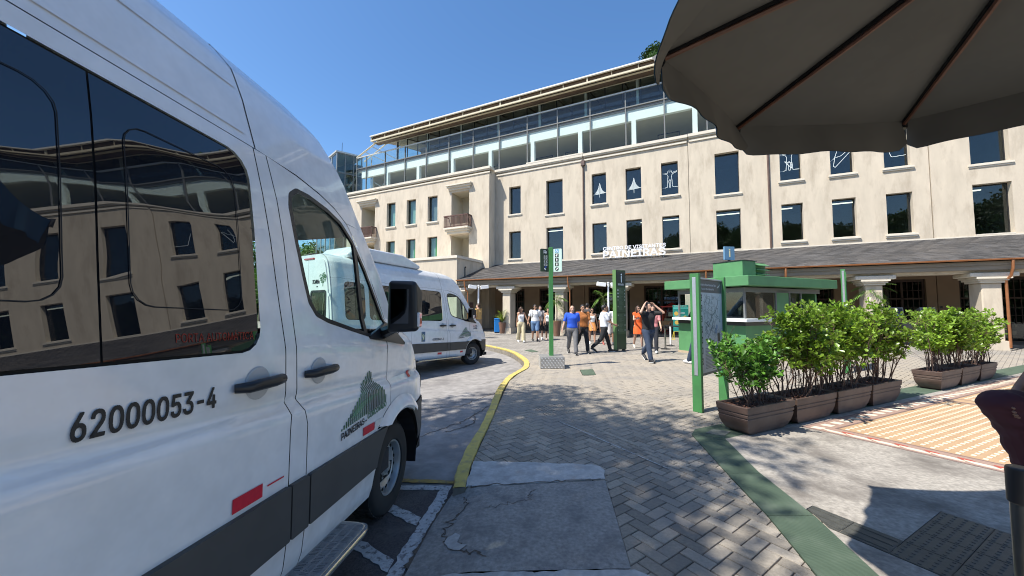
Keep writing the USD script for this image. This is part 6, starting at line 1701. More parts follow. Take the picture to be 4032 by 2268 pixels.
for lab, s_ in (('dark self service kiosk with a pale grey head beside the palm column', 7.92), ('dark self service kiosk with a blue edged head left of the plain wall pier', 8.92)):
    p = fpos(s_, 21.9)
    k_ = thing('ticket_kiosk', lab, 'kiosk', (p[0], p[1], 0.004), FA, 'dark kiosks under the arcade')
    part(k_, 'body', cbx(-.22, .22, -.2, .2, 0, 1.12, .02), KIO)
    hd = cbx(-.24, .24, -.24, .16, 1.125, 1.56, .02); hd.apply_transform(trimesh.transformations.rotation_matrix(math.radians(-14), [1, 0, 0], [0, 0, 1.2])); part(k_, 'head', hd, mat('kiosk_head', (.24, .26, .27), .5, .1, 5))
    sc = bx(-.20, .20, -.2465, -.2415, 1.27, 1.50); sc.apply_transform(trimesh.transformations.rotation_matrix(math.radians(-14), [1, 0, 0], [0, 0, 1.2])); part(k_, 'screen', sc, DKPANEL)
    st_ = bx(-.20, .20, -.2465, -.2415, 1.15, 1.25); st_.apply_transform(trimesh.transformations.rotation_matrix(math.radians(-14), [1, 0, 0], [0, 0, 1.2])); part(k_, 'label_strip', st_, mat('kiosk_blue', (.06, .20, .30), .4, .1, 5))
p = fpos(8.42, 22.3); cb = thing('waste_bin', 'low pale box between the two dark kiosks', 'bin', (p[0], p[1], .004), FA)
part(cb, 'body', cbx(-.27, .27, -.22, .22, 0, .92, .01), mat('pale_box', (.22, .20, .17), .7, .1, 4)); part(cb, 'lid', cbx(-.28, .28, -.23, .23, .925, .97, .01), GREYFRAME)

# ================================================================== PARASOL over the right of the picture
um = thing('parasol', 'large grey lined parasol with brown ribs overhanging from the upper right', 'parasol', (2.0, 1.15, 0))
FABIN = mat('parasol_lining', (.125, .119, .103), .9, .1, 3, bump=.1, bscale=400)
FABOUT = mat('parasol_blue', (.035, .10, .17), .8, .12, 3, bump=.1, bscale=400)
RIBW = mat('rib_wood', (.14, .06, .035), .45, .2, 12)
ZR_, ZA, RU = 2.82, 3.14, 1.415
ang0 = math.atan2(2.475 - 1.15, 1.55 - 2.0)
tips = [np.array([RU * math.cos(ang0 - k * PI / 4), RU * math.sin(ang0 - k * PI / 4), ZR_]) for k in range(8)]
apex = np.array([0, 0, ZA])
ru = np.random.default_rng(17)
for k in range(8):
    a, b = tips[k], tips[(k + 1) % 8]
    n1, n2 = 14, 12
    P = np.zeros((n1, n2, 3))
    for i, s_ in enumerate(np.linspace(.03, 1, n1)):
        for j, t in enumerate(np.linspace(0, 1, n2)):
            q = apex + (a * (1 - t) + b * t - apex) * s_
            sag = 4 * t * (1 - t)
            q = q + np.array([0, 0, -.035 * sag * s_ * (1.0 - .3 * s_)]) - (a + b - 2 * apex) * np.array([1, 1, 0]) * ((.034 if k == 6 else .014) * sag * s_)
            P[i, j] = q
    part(um, 'lining', cat([grid(P, True)]), FABIN, True)
    Q = P + [0, 0, .006]
    part(um, 'cover', grid(Q), FABOUT, True)
    # hanging valance with rounded corners, swinging inwards a little
    m = 26; low_, top_ = [], []
    e = P[-1]; ts = np.linspace(0.012, .988, m)
    ee = np.array([[np.interp(t, np.linspace(0, 1, n2), e[:, d]) for d in range(3)] for t in ts])
    out_ = (a + b) / 2; out_ = np.array([out_[0], out_[1], 0]) / np.linalg.norm(out_[:2])
    rows_ = []
    for q in np.linspace(0, 1, 6):
        dep = .205 * np.minimum(1, np.sqrt(np.clip(1 - (1 - np.clip(np.minimum(ts, 1 - ts) / .07, 0, 1)) ** 2, 0, 1)) * .45 + .55)
        wav_ = .022 * np.sin(ts * 9 + k * 2.1) * q + .012 * np.sin(ts * 23 + k) * q
        row = ee + np.c_[np.zeros((m, 2)), -dep * q] - out_ * (.03 * q)[..., None] if False else ee + np.c_[np.zeros((m, 2)), -dep * q] + out_ * ((-.035 * q + wav_)[:, None])
        if k == 6:                                   # this flap is blown outwards by the wind
            row = ee + np.c_[np.zeros((m, 2)), -dep * q * (.25 + .75 * ts ** 6)] + out_ * ((dep * q * .8 * (1 - ts ** 6) + wav_ * .4)[:, None])
        rows_.append(row)
    R3 = np.array(rows_)
    va = part(um, 'valance', grid(R3 - out_ * .003), FABIN, True)
    part(va, 'outer_face', grid(R3 + out_ * .003, True), FABOUT, True)
    rib = part(um, 'rib', tube([apex * [1, 1, 1] + (a - apex) * .04 + [0, 0, -.035], a + (apex - a) * .5 + [0, 0, -.040], a + [0, 0, -.026]], [.013, .012, .010], 6), RIBW)
    part(rib, 'rib_shadow_tape', tube([apex + (a - apex) * .04 + [0, 0, -.012], a + [0, 0, -.010]], [.012, .012], 5), BLACKPL)  # slim black strip running just above each rib
    part(rib, 'tip_pocket', trimesh.convex.convex_hull(np.vstack([a + ru.normal(0, .001, (1, 3)) + np.array(c) for c in ([.02, .02, -.05], [-.02, -.02, -.05], [.025, -.02, .012], [-.025, .02, .012], [0, 0, .02], [.02, -.02, -.05])])), BLACKPL)
part(um, 'pole', cyl((0, 0, 0.03), (0, 0, ZA + .06), .024, 14), RIBW, True)
part(um, 'hub', cat([cyl((0, 0, 3.02), (0, 0, 3.12), .05, 14), cyl((0, 0, 2.76), (0, 0, 2.84), .045, 14)]), BLACKPL)
for k in range(8):
    part(um, 'strut', tube([(0, 0, 2.80), tuple(tips[k] * .30 + apex * .70 + [0, 0, -.05])], .008, 5), RIBW)
part(um, 'base', lathe([(0, 0.005), (.28, .005), (.28, .05), (.10, .08), (.03, .30), (.026, .30)], 28), KERBST, 35)

# ================================================================== TREES AND HILL
BARK = mat('bark', (.12, .095, .07), .95, .35, 9, bump=.8, bscale=30)
CROWN = mat('tree_leaf', (.055, .12, .022), .5, .3, .8, island=.5, transl=.2)
def tree(label, x_, y_, z0, trunk_h, crown, seed, nleaf, size, blobs=14, group=None, m_=CROWN):
    rng = np.random.default_rng(seed)
    t = thing('shade_tree' if group is None else 'hill_tree', label, 'tree', (x_, y_, z0), 0, group)
    cx, cy, cz, rx_, ry_, rz_ = crown
    parts_ = [tube([(0, 0, -.1), (cx * .15, cy * .15, trunk_h * .5), (cx * .4, cy * .4, trunk_h)], [.26, .20, .16], 10)]
    P, D, S = [], [], []
    for k in range(blobs):
        d = rng.normal(0, 1, 3); d /= np.linalg.norm(d); r_ = rng.uniform(.45, .95)
        c = np.array([cx, cy, cz]) + d * r_ * np.array([rx_, ry_, rz_])
        st_ = np.array([cx * .4, cy * .4, trunk_h])
        parts_.append(tube([st_, (st_ + c) / 2 + rng.normal(0, .15, 3), c], [.09, .06, .02], 6, caps=False))
        n_ = nleaf // blobs; br = rng.uniform(.35, .6) * rx_ * .75
        q = rng.normal(0, 1, (n_, 3)); q /= np.linalg.norm(q, axis=1, keepdims=True); q *= (rng.random((n_, 1)) ** .5) * br * [1, 1, .7]
        P.append(c + q); D.append(q + rng.normal(0, .4, (n_, 3)) * br + [0, 0, -.2]); S.append(rng.uniform(.7, 1.3, n_) * size)
    part(t, 'trunk', cat(parts_), BARK, 40)
    V, F = leaves(np.vstack(P), np.vstack(D), np.concatenate(S), rng)
    part(t, 'crown', leafmesh(V, F), m_)
    return t
tree('broad shade tree behind the near van, shading the paving', -8.0, -.7, -.05, 6.5, (.95, 1.7, 10.9, 3.0, 2.8, 1.9), 3, 15000, .165, 28)
# wooded hill behind the building
HILLM = mat('hill_forest_floor', (.035, .06, .016), .95, .4, .15)
def hill_h(x, y):
    # a steep wooded spur behind the right half of the building, lower towards the left
    r = np.clip((y - 62) / 90, 0, 1.4)
    side = np.interp(x / np.maximum(y, 1), [-2, -.4, .1, .3, .36, .375, .394, .43, .6, 1.0, 2.5], [.10, .10, .14, .40, .70, .75, .80, .84, .9, .95, .8])
    return -1.5 + 130 * r ** .8 * side
hx, hy = np.meshgrid(np.linspace(-160, 300, 110), np.linspace(62, 200, 40), indexing='ij')
hz = hill_h(hx, hy) + 3 * meshkit.fbm(np.stack([hx / 14, hy / 14, hx * 0], -1), 3, 2) * np.clip((hy - 62) / 20, 0, 1)
hm_ = grid(np.stack([hx, hy, hz], -1))
if hm_.face_normals[:, 2].mean() < 0: hm_.invert()
solo('hill', hm_, HILLM, 'steep wooded hillside behind the building', kind='structure', smooth=True)
rngf = np.random.default_rng(77)
crownP, crownD, crownS = [], [], []
for k in range(22):
    d = rngf.normal(0, 1, 3); d /= np.linalg.norm(d); d[2] = abs(d[2]) * .8 - .1
    c = d * rngf.uniform(.4, .8); q = rngf.normal(0, 1, (46, 3)); q /= np.linalg.norm(q, axis=1, keepdims=True); q *= rngf.uniform(.25, .42)
    crownP.append(c + q); crownD.append(q + rngf.normal(0, .2, (46, 3))); crownS.append(rngf.uniform(.10, .19, 46))
CV, CF = leaves(np.vstack(crownP), np.vstack(crownD), np.concatenate(crownS), rngf, shape=(np.array([(0, 0, 0), (.5, .4, .06), (1, 0, -.1), (.5, -.4, .06)]), np.array([[0, 2, 1], [0, 3, 2]])))
FORL = mat('forest_leaf', (.050, .105, .020), .6, .35, .25, island=.5, transl=.15)
# the slope on the other side of the square, behind the camera: it is what the windows mirror
def hill_b(x, y):
    return -1.4 + 30 * np.clip((-y - 34) / 80, 0, 1.3) ** .75 * np.interp(x, [-140, -40, 0, 60, 140], [.8, 1.0, .8, .9, .7])
bx_, by_ = np.meshgrid(np.linspace(-150, 160, 50), np.linspace(-140, -34, 24), indexing='ij')
hb_ = grid(np.stack([bx_, by_, hill_b(bx_, by_)], -1))
if hb_.face_normals[:, 2].mean() < 0: hb_.invert()
solo('hill', hb_, HILLM, 'wooded hillside across the square from the building', kind='structure', smooth=True)
pi = UsdGeom.PointInstancer.Define(stage, '/World/forest')
tag(pi, 'dense dark green forest on the hillsides round the building', 'forest', kind='stuff')
pr = usdkit.mesh(stage, '/World/forest/tree_crown', leafmesh(CV, CF), FORL)
pi.CreatePrototypesRel().SetTargets([pr.GetPath()])
pos, sc_, ori = [], [], []
n_ = 0
while n_ < 1150:
    if n_ < 750:
        x_ = rngf.uniform(-60, 170); y_ = rngf.uniform(64, 165); z_ = float(hill_h(np.array(x_), np.array(y_)))
    else:
        x_ = rngf.uniform(-110, 130); y_ = rngf.uniform(-120, -36); z_ = float(hill_b(np.array(x_), np.array(y_)))
    pos.append(Gf.Vec3f(x_, y_, z_ + 2.5)); s_ = rngf.uniform(3.4, 6.2); sc_.append(Gf.Vec3f(s_, s_, s_ * rngf.uniform(.8, 1.2)))
    a = rngf.uniform(0, PI); ori.append(Gf.Quath(math.cos(a), 0, 0, math.sin(a))); n_ += 1
pi.CreateProtoIndicesAttr(Vt.IntArray([0] * n_)); pi.CreatePositionsAttr(Vt.Vec3fArray(pos)); pi.CreateScalesAttr(Vt.Vec3fArray(sc_)); pi.CreateOrientationsAttr(Vt.QuathArray(ori))
# trees left of the building, seen through the cab of the near van
for i, (x_, y_, h_) in enumerate([(-24.5, 42, 9.5), (-29, 44, 8.5), (-27, 52, 12), (-34, 50, 11)]):
    tree(['leafy green tree by the glass tower, seen through the near van window', 'second leafy tree left of the glass tower, seen through the near van window', 'taller tree behind the others left of the glass tower', 'farthest left tree beyond the glass tower'][i], x_, y_, -1.3, h_ * .45, (0, 0, h_ * .72, 3.4, 3.4, h_ * .3), 50 + i, 3600, .34, 16, 'trees left of the glass tower', mat('bright_tree_leaf', (.10, .20, .025), .5, .3, .8, island=.4, transl=.2))

# ================================================================== PEOPLE
SKINS = {'fair': mat('skin_fair', (.50, .30, .21), .55, .05, 8), 'tan': mat('skin_tan', (.40, .225, .14), .55, .05, 8), 'brown': mat('skin_brown', (.26, .14, .09), .55, .06, 8)}
def cloth(name, col, rough=.85): return mat('cloth_' + name, col, rough, .10, 7, bump=.12, bscale=35)
HAIRB = mat('hair_black', (.012, .010, .009), .5, .2, 30); HAIRBR = mat('hair_brown', (.055, .028, .016), .55, .25, 30)
SHADES = mat('dark_lens', (.008, .008, .010), .12, 0, 1)
def sph(c, r, n=14): return m3.Manifold.sphere(float(r), n).translate([float(q) for q in c])
def chain(pts, rs, n=14): return [m3.Manifold.batch_hull([sph(a, ra, n), sph(b, rb, n)]) for (a, ra), (b, rb) in zip(zip(pts, rs), list(zip(pts, rs))[1:])]
def U(ms): return m3.Manifold.batch_boolean(ms, m3.OpType.Add)
def soft(mf, edge=.035, it=6):
    mf = mf.refine_to_length(edge); v, f, _ = meshkit.arrays(mf)
    t = trimesh.Trimesh(v, f, process=True); trimesh.smoothing.filter_taubin(t, lamb=.5, nu=.52, iterations=it); return t
def ell(c, r3, n=16):
    return m3.Manifold.sphere(1.0, n).scale([float(q) for q in r3]).translate([float(q) for q in c])

def person(label, x_, y_, facing, h=1.72, sex='m', skin='fair', top=('grey', (.2, .2, .2)), sleeve='short', bottom=('dark', (.02, .02, .025)), legs='trousers', shoe=(.02, .02, .02), hair='short', hairm=None,
           stride=.35, lead=1, arms=None, build=1.0, glasses=False, head_turn=0.0, z0=0.0, extra=None, lean=0.0):
    """facing: direction of walking, radians. local x = forward, y = left, z = up. stride = hip swing in radians"""
    k = h / 1.74
    hairm = hairm or HAIRB
    t = thing('person', label, 'person', (x_, y_, z0), facing)
    sw = (.185 if sex == 'm' else .160) * (.5 + .5 * build); hw = .095 if sex == 'm' else .10
    sk, shirt, pants = [], [], []
    hipz = .91 - .10 * stride ** 2 * 2
    feet = []
    low = 9
    LJ = {}
    for s_ in (1, -1):
        a = stride * (1 if s_ == lead else -1)
        bend = .12 if s_ == lead else .12 + .95 * stride
        hip = np.array([0, s_ * hw, hipz])
        kn = hip + .42 * np.array([math.sin(a), 0, -math.cos(a)])
        an = kn + .41 * np.array([math.sin(a - bend), 0, -math.cos(a - bend)])
        LJ[s_] = (hip, kn, an, a - bend); low = min(low, an[2] - .085 - (.03 * math.sin(abs(a - bend))))
    dz = -low
    lean_v = lambda z_: np.array([math.sin(lean) * (z_ - .95), 0, 0])
    def pt(x, y, z): return np.array([x, y, z + dz]) + lean_v(z)
    for s_ in (1, -1):
        hip, kn, an, la = LJ[s_]
        hip, kn, an = [q + [0, 0, dz] for q in (hip, kn, an)]
        rs = [.088 * build, .058, .040]
        sk += chain([hip, kn, an], rs)
        calf = kn + (an - kn) * .3 - np.array([.015, 0, 0]); sk += chain([kn, calf, an], [.055, .056, .038])
        toe_pitch = -la * (1.0 if s_ != lead else .5)
        fd = np.array([math.cos(toe_pitch), 0, -math.sin(toe_pitch) if s_ != lead else .12])
        heel = an + np.array([-.03, 0, -.045]); toe = an + fd * .16 + np.array([0, 0, -.055])
        sk += chain([heel, toe], [.036, .030])
        sh = U(chain([heel + [-.015, 0, -.002], an + fd * .09 + [0, 0, -.04], toe + [.02, 0, -.004]], [.043, .048, .037], 12))
        feet.append((sh, an, heel, toe, fd))
        if legs == 'trousers': pants += chain([hip, kn, an + [0, 0, .015]], [.105 * build, .078, .066], 16)
        elif legs == 'wide': pants += chain([hip, kn, an + [0, 0, .02]], [.108, .095, .105], 16)
        elif legs == 'shorts': pants += chain([hip, kn + (hip - kn) * .12], [.110 * build, .092], 16)
    H_ = lambda z_: z_ - .91 + hipz
    pel = pt(0, 0, H_(.95)); waist = pt(0, 0, H_(1.10)); chest = pt(.01, 0, H_(1.29)); neck = pt(0, 0, H_(1.47)); head = pt(.02, 0, H_(1.615))
    wr = [(.16, .115), (.135 if sex == 'm' else .115, .10), (.165 if sex == 'm' else .145, .115)]
    torso = [m3.Manifold.batch_hull([ell(pel, (.105 * build, wr[0][0] * build, .10)), ell(waist, (.095 * build, wr[1][0] * build, .08))]), m3.Manifold.batch_hull([ell(waist, (.095 * build, wr[1][0] * build, .08)), ell(chest, (.11 * build, wr[2][0] * build, .12))])]
    shl = {s_: pt(0, s_ * sw, H_(1.425)) for s_ in (1, -1)}
    torso.append(m3.Manifold.batch_hull([ell(chest, (.10 * build, wr[2][0] * build, .10)), sph(shl[1], .058), sph(shl[-1], .058), sph(neck + [0, 0, -.03], .062)]))
    if sex == 'f':
        for s_ in (1, -1): torso.append(ell(chest + [.075, s_ * .065, .0], (.055, .06, .055)))
    sk += torso + chain([neck + [0, 0, -.03], head + [-.015, 0, -.06]], [.055, .05])
    ct, st = math.cos(head_turn), math.sin(head_turn)
    hd = lambda v_: head + np.array([v_[0] * ct - v_[1] * st, v_[0] * st + v_[1] * ct, v_[2]])
    skull = [ell(hd((-.01, 0, .035)), (.095, .076, .095)), m3.Manifold.batch_hull([ell(hd((.015, 0, -.005)), (.078, .066, .07)), ell(hd((.045, 0, -.075)), (.035, .036, .028))])]
    nose_ = m3.Manifold.batch_hull([sph(hd((.086, 0, .025)), .010, 8), sph(hd((.108, 0, -.018)), .015, 8), sph(hd((.082, .014, -.022)), .009, 8), sph(hd((.082, -.014, -.022)), .009, 8)])
    ears = [ell(hd((-.005, s_ * .078, .0)), (.022, .010, .032), 8) for s_ in (1, -1)]
    sk += skull
    # arms: (shoulder swing forward, out from the body, elbow bend, elbow inwards)
    arms = arms or {}
    hands = []
    AJ = {}
    for s_ in (1, -1):
        d = arms.get(s_, ((-stride * .8 if s_ == lead else stride * .8), .14, .30, 0.0))
        if isinstance(d, dict): el, wri = pt(*d['elbow']), pt(*d['wrist'])
        else:
            f_, o_, e_, i_ = d
            ud = np.array([math.sin(f_) * math.cos(o_), s_ * math.sin(o_), -math.cos(f_) * math.cos(o_)]); el = shl[s_] + .29 * ud
            fd_ = np.array([math.sin(f_ + e_) * math.cos(o_), s_ * math.sin(o_) - s_ * math.sin(i_), -math.cos(f_ + e_) * math.cos(o_)]); fd_ /= np.linalg.norm(fd_); wri = el + .255 * fd_
        AJ[s_] = (shl[s_], el, wri)
        sk += chain([shl[s_], el, wri], [.050 * (.7 + .3 * build) if sex == 'm' else .041, .037 if sex == 'm' else .032, .027])
        fd_ = (wri - el) / np.linalg.norm(wri - el)
        sd = np.cross(fd_, [0, 1.0, 0]); sd = sd / (np.linalg.norm(sd) + 1e-9) if np.linalg.norm(sd) > .2 else np.array([1.0, 0, 0])
        pal = wri + fd_ * .075; nrm_ = np.cross(fd_, sd)
        hands.append(m3.Manifold.batch_hull([sph(wri, .024, 8), sph(wri + fd_ * .03 + sd * .022, .014, 8), sph(wri + fd_ * .03 - sd * .022, .014, 8), sph(pal + sd * .030, .013, 8), sph(pal - sd * .030, .012, 8)]))
        for q in range(4):
            b_ = pal + sd * (.030 - q * .020); L_q = (.066, .076, .070, .054)[q]
            mid = b_ + fd_ * L_q * .5 + nrm_ * s_ * .008; tip = mid + fd_ * L_q * .42 + nrm_ * s_ * .022
            hands += chain([b_, mid, tip], [.010, .009, .007], 6)
        th0 = wri + fd_ * .03 + sd * .026; th1 = th0 + fd_ * .03 + sd * .026 + nrm_ * s_ * .01; th2 = th1 + fd_ * .034 + sd * .004 + nrm_ * s_ * .006
        hands += chain([th0, th1, th2], [.012, .010, .008], 6)
        if sleeve == 'short': shirt += chain([shl[s_], shl[s_] + (el - shl[s_]) * .72], [.068 * (.6 + .4 * build), .060 * (.6 + .4 * build)])
        elif sleeve == 'long': shirt += chain([shl[s_], el, wri + (el - wri) * .12], [.068, .052, .042])
        elif sleeve == 'cap': shirt += chain([shl[s_], shl[s_] + (el - shl[s_]) * .25], [.056, .05])
    S_ = lambda m_: m_
    body = soft(U(sk), .034, 5)
    bm = m3.Manifold(m3.Mesh(np.asarray(body.vertices, np.float32), np.asarray(body.faces, np.uint32)))
    try:
        full = U([bm, U(hands + [nose_] + ears)]); v, f, _ = meshkit.arrays(full); body = trimesh.Trimesh(v, f, process=False)
        if len(body.faces) < 400: raise ValueError
    except Exception:
        hv, hf, _ = meshkit.arrays(U(hands + [nose_] + ears)); body = cat([soft(U(sk), .034, 5), trimesh.Trimesh(hv, hf, process=False)])
    sc3 = lambda m_: (m_.apply_scale(k), m_)[1]
    bp = part(t, 'body', sc3(body.copy()), SKINS[skin], 50)
    # shirt
    if top:
        nm, col = top; g_ = 1.10
        tz = [m3.Manifold.batch_hull([ell(pel + [0, 0, .02 if sleeve != 'crop' else .0], (.128 * build, .178 * build, .07)), ell(waist, (.118 * build, (wr[1][0] + .028) * build, .08))]), m3.Manifold.batch_hull([ell(waist, (.118 * build, (wr[1][0] + .028) * build, .08)), ell(chest, (.128 * build, (wr[2][0] + .018) * build, .12))]),
              m3.Manifold.batch_hull([ell(chest, (.118 * build, (wr[2][0] + .016) * build, .10)), sph(shl[1], .070), sph(shl[-1], .070), sph(neck + [0, 0, -.055], .066)])]
        if sleeve in ('tank', 'crop'):
            tz = [m3.Manifold.batch_hull([ell(waist + [0, 0, .0 if sleeve == 'crop' else -.08], (.108, wr[1][0] + .012, .05)), ell(chest, (.122, wr[2][0] + .012, .10))])]
            tz += [m3.Manifold.batch_hull([sph(pt(.06, s_ * .09, H_(1.37)), .03, 8), sph(pt(.0, s_ * .11, H_(1.475)), .022, 8), sph(pt(-.07, s_ * .09, H_(1.38)), .03, 8)]) for s_ in (1, -1)]
        if sex == 'f':
            for s_ in (1, -1): tz.append(ell(chest + [.082, s_ * .065, .0], (.062, .068, .062)))
        sm = soft(U(tz + shirt), .032, 4)
        q = sm.vertices; sm.vertices = q + .012 * (meshkit.noise(np.c_[q * [9, 9, 14]], int(x_ * 10) % 50) - .5)[:, None] * (sm.vertex_normals)
        part(t, 'shirt', sc3(sm), cloth(nm, col), True)
        if sleeve in ('short', 'long') and sex == 'm' and 'polo' in nm:
            part(t, 'collar', sc3(soft(U(chain([neck + [.035, .05, -.035], neck + [-.06, .0, -.005], neck + [.035, -.05, -.035]], [.022, .028, .022], 10)), .03, 2)), cloth(nm, col), True)
    if bottom:
        nm, col = bottom
        if legs in ('skirt', 'dress'):
            z1 = hipz + dz + (.14 if legs == 'skirt' else .16); z0_ = LJ[1][1][2] + dz + (.16 if legs == 'skirt' else .10)
            rows = []
            for q in np.linspace(0, 1, 9):
                z_ = z1 + (z0_ - z1) * q
                a = np.arange(28) * 2 * PI / 28
                rx_ = .105 + .075 * q; ry_ = .138 + .072 * min(q * 1.5, 1); fl_ = 1 + .06 * q * np.sin(a * 6 + x_)
                rows.append(np.stack([rx_ * np.cos(a) * fl_ + (.03 * q), ry_ * np.sin(a) * fl_, np.full(28, z_)], 1))
            R_ = np.array(rows + [rows[-1] * [.96, .96, 1]]); R_ = np.concatenate([R_, R_[:, :1]], 1)
            part(t, 'skirt' if legs == 'skirt' else 'dress_skirt', sc3(cat([grid(R_), grid(R_ * [.985, .985, 1], True)])), cloth(nm, col), True)
        else:
            pants += [m3.Manifold.batch_hull([ell(pel + [0, 0, .05], (.118 * build, .168 * build, .06)), ell(pel + [0, 0, -.08], (.122 * build, .172 * build, .08))])]
            pm_ = soft(U(pants), .035, 3); q = pm_.vertices; pm_.vertices = q + .010 * (meshkit.noise(q * [12, 12, 9], int(y_ * 7) % 60) - .5)[:, None] * pm_.vertex_normals
            part(t, 'trousers' if legs != 'shorts' else 'shorts', sc3(pm_), cloth(nm, col), True)
    for sh, an, heel, toe, fd in feet:
        sm = soft(sh, .02, 3); p_ = part(t, 'shoe', sc3(sm), mat('shoe_%d' % int(shoe[0] * 1000), shoe, .6, .1, 10), True)
        if shoe[0] < .3 and legs == 'trousers':
            sole = m3.Manifold.batch_hull([sph(heel + [-.01, .025, -.036], .010, 8), sph(heel + [-.01, -.025, -.036], .010, 8), sph(toe + [.01, .028, -.030], .010, 8), sph(toe + [.01, -.028, -.030], .010, 8)])
            v, f, _ = meshkit.arrays(sole); part(p_, 'sole', sc3(trimesh.Trimesh(v, f, process=False)), SIGNWHITE if shoe[0] < .018 else BLACKPL)
    # hair, eyes, glasses
    if hair:
        cap = m3.Manifold.sphere(1.0, 24).scale([.104, .085, .102]).translate([float(q) for q in head + np.array([-.016 * ct, -.016 * st, .040])])
        cut = m3.Manifold.cube([.4, .4, .4], True).rotate([0, 38, 0]).translate([.205, 0, -.055]).rotate([0, 0, math.degrees(head_turn)]).translate([float(q) for q in head])
        hr = cap - cut
        if hair == 'balding': hr = hr - m3.Manifold.sphere(.095, 16).translate([float(q) for q in head + [.03 * ct, .03 * st, .10]])
        bits = [hr]
        if hair == 'long':
            bits += [m3.Manifold.batch_hull([ell(hd((-.05, 0, .02)), (.06, .082, .08)), ell(hd((-.085, 0, -.12)), (.045, .085, .06)), ell(hd((-.10, .0, -.24)), (.035, .07, .05))])]
            bits += [m3.Manifold.batch_hull([ell(hd((.02, s_ * .078, .03)), (.03, .014, .05), 10), ell(hd((.0, s_ * .085, -.10)), (.03, .018, .05), 10), ell(hd((-.03, s_ * .09, -.2)), (.03, .02, .04), 10)]) for s_ in (1, -1)]
        if hair == 'tied': bits += [ell(hd((-.12, 0, .03)), (.04, .045, .045)), m3.Manifold.batch_hull([sph(hd((-.13, 0, .02)), .03, 10), sph(hd((-.15, 0, -.10)), .018, 10)])]
        hm2 = soft(U(bits), .022, 2)
        part(t, 'hair', sc3(hm2), hairm, True)
    ey = []
    for s_ in (1, -1): ey.append(trimesh.creation.icosphere(1, .0095).apply_translation(hd((.084, s_ * .031, .022))))
    part(t, 'eyes', sc3(cat(ey)), HAIRB)
    brow = [tube([hd((.088, s_ * .018, .042)), hd((.086, s_ * .046, .043))], .005, 5) for s_ in (1, -1)]
    part(t, 'eyebrows', sc3(cat(brow)), hairm)
    part(t, 'mouth', sc3(tube([hd((.074, .022, -.050)), hd((.081, 0, -.053)), hd((.074, -.022, -.050))], [.004, .006, .004], 6)), mat('lips', (.30, .10, .085), .5, .05, 5))
    if glasses == 'dark':
        part(t, 'sunglasses', sc3(cat([cbx(-.004, .004, -.028, .028, -.018, .018, .003).apply_transform(trimesh.transformations.rotation_matrix(head_turn, [0, 0, 1])).apply_translation(hd((.100, s_ * .033, .020))) for s_ in (1, -1)] + [tube([hd((.10, s_ * .055, .025)), hd((.0, s_ * .082, .02))], .003, 5) for s_ in (1, -1)])), SHADES)
    elif glasses:
        part(t, 'spectacles', sc3(cat([trimesh.creation.torus(.024, .0025, 14, 5).apply_transform(trimesh.transformations.rotation_matrix(PI / 2, [0, 1, 0])).apply_transform(trimesh.transformations.rotation_matrix(head_turn, [0, 0, 1])).apply_translation(hd((.102, s_ * .032, .020))) for s_ in (1, -1)])), SHADES)
    if extra: extra(t, AJ, pt, H_, k, sc3)
    return t
to_cam = lambda x_, y_: math.atan2(-y_, -x_)
W_ = (.72, .72, .70)
def pack(t, AJ, pt, H_, k, sc3):
    part(t, 'backpack', sc3(soft(m3.Manifold.batch_hull([ell(pt(-.17, 0, H_(1.33)), (.07, .14, .10)), ell(pt(-.18, 0, H_(1.10)), (.08, .14, .08))]), .04, 2)), cloth('pack', (.03, .03, .035)), True)
    part(t, 'strap', sc3(cat([tube([pt(-.10, s_ * .11, H_(1.49)), pt(.06, s_ * .115, H_(1.46)), pt(.135, s_ * .12, H_(1.32)), pt(.09, s_ * .15, H_(1.15))], .014, 6) for s_ in (1, -1)])), cloth('pack', (.03, .03, .035)), True)
person('woman in cream trousers and white top holding hands with a man in shorts', .42, 17.1, to_cam(.42, 17.1) + .15, 1.62, 'f', 'tan', ('white_top', W_), 'tank', ('cream_linen', (.50, .43, .27)), 'wide', (.7, .7, .68), 'long', HAIRBR, .22, 1, {1: (.15, .42, .1, 0), -1: (-.1, .1, .1, 0)}, .92, head_turn=.9)
person('bearded man in a white tee, denim shorts and dark sunglasses', 1.10, 17.7, to_cam(1.1, 17.7) + .1, 1.73, 'm', 'tan', ('white_tee', W_), 'short', ('denim_short', (.14, .24, .40)), 'shorts', (.02, .02, .022), 'short', HAIRB, .16, 1, {-1: (.1, .30, .1, 0)}, 1.1, 'dark', .4, extra=pack)
person('young man in black shorts and white shoes half hidden behind the man in denim shorts', 1.40, 18.4, to_cam(1.4, 18.4), 1.68, 'm', 'fair', ('grey_tee', (.30, .28, .27)), 'short', ('black_short', (.02, .02, .022)), 'shorts', (.65, .65, .63), 'short', HAIRB, .2, -1, {-1: (.5, .1, 1.6, .3)}, .95, extra=pack)
person('woman in a white vest and black shorts partly hidden by the green sign post', 1.78, 18.3, to_cam(1.7, 18.3), 1.56, 'f', 'tan', ('white_vest', W_), 'tank', ('black_short', (.02, .02, .022)), 'shorts', (.40, .30, .25), 'tied', HAIRBR, .16, 1, None, .95)
person('smiling balding man in a bright blue tee and grey trousers', 2.06, 12.7, to_cam(2.06, 12.7) + .12, 1.67, 'm', 'fair', ('royal_blue', (.018, .085, .52)), 'short', ('grey_trouser', (.14, .14, .145)), 'trousers', (.015, .015, .016), 'balding', None, .34, 1, {-1: (.1, .30, .15, 0)}, 1.12)
person('man in an orange brown shirt and black trousers with spectacles', 2.50, 13.15, to_cam(2.5, 13.1) + .35, 1.71, 'm', 'tan', ('rust_polo', (.34, .12, .03)), 'short', ('black_trouser', (.013, .014, .016)), 'trousers', (.015, .015, .016), 'short', None, .36, 1, {1: (.3, .12, .35, 0)}, 1.18, True)
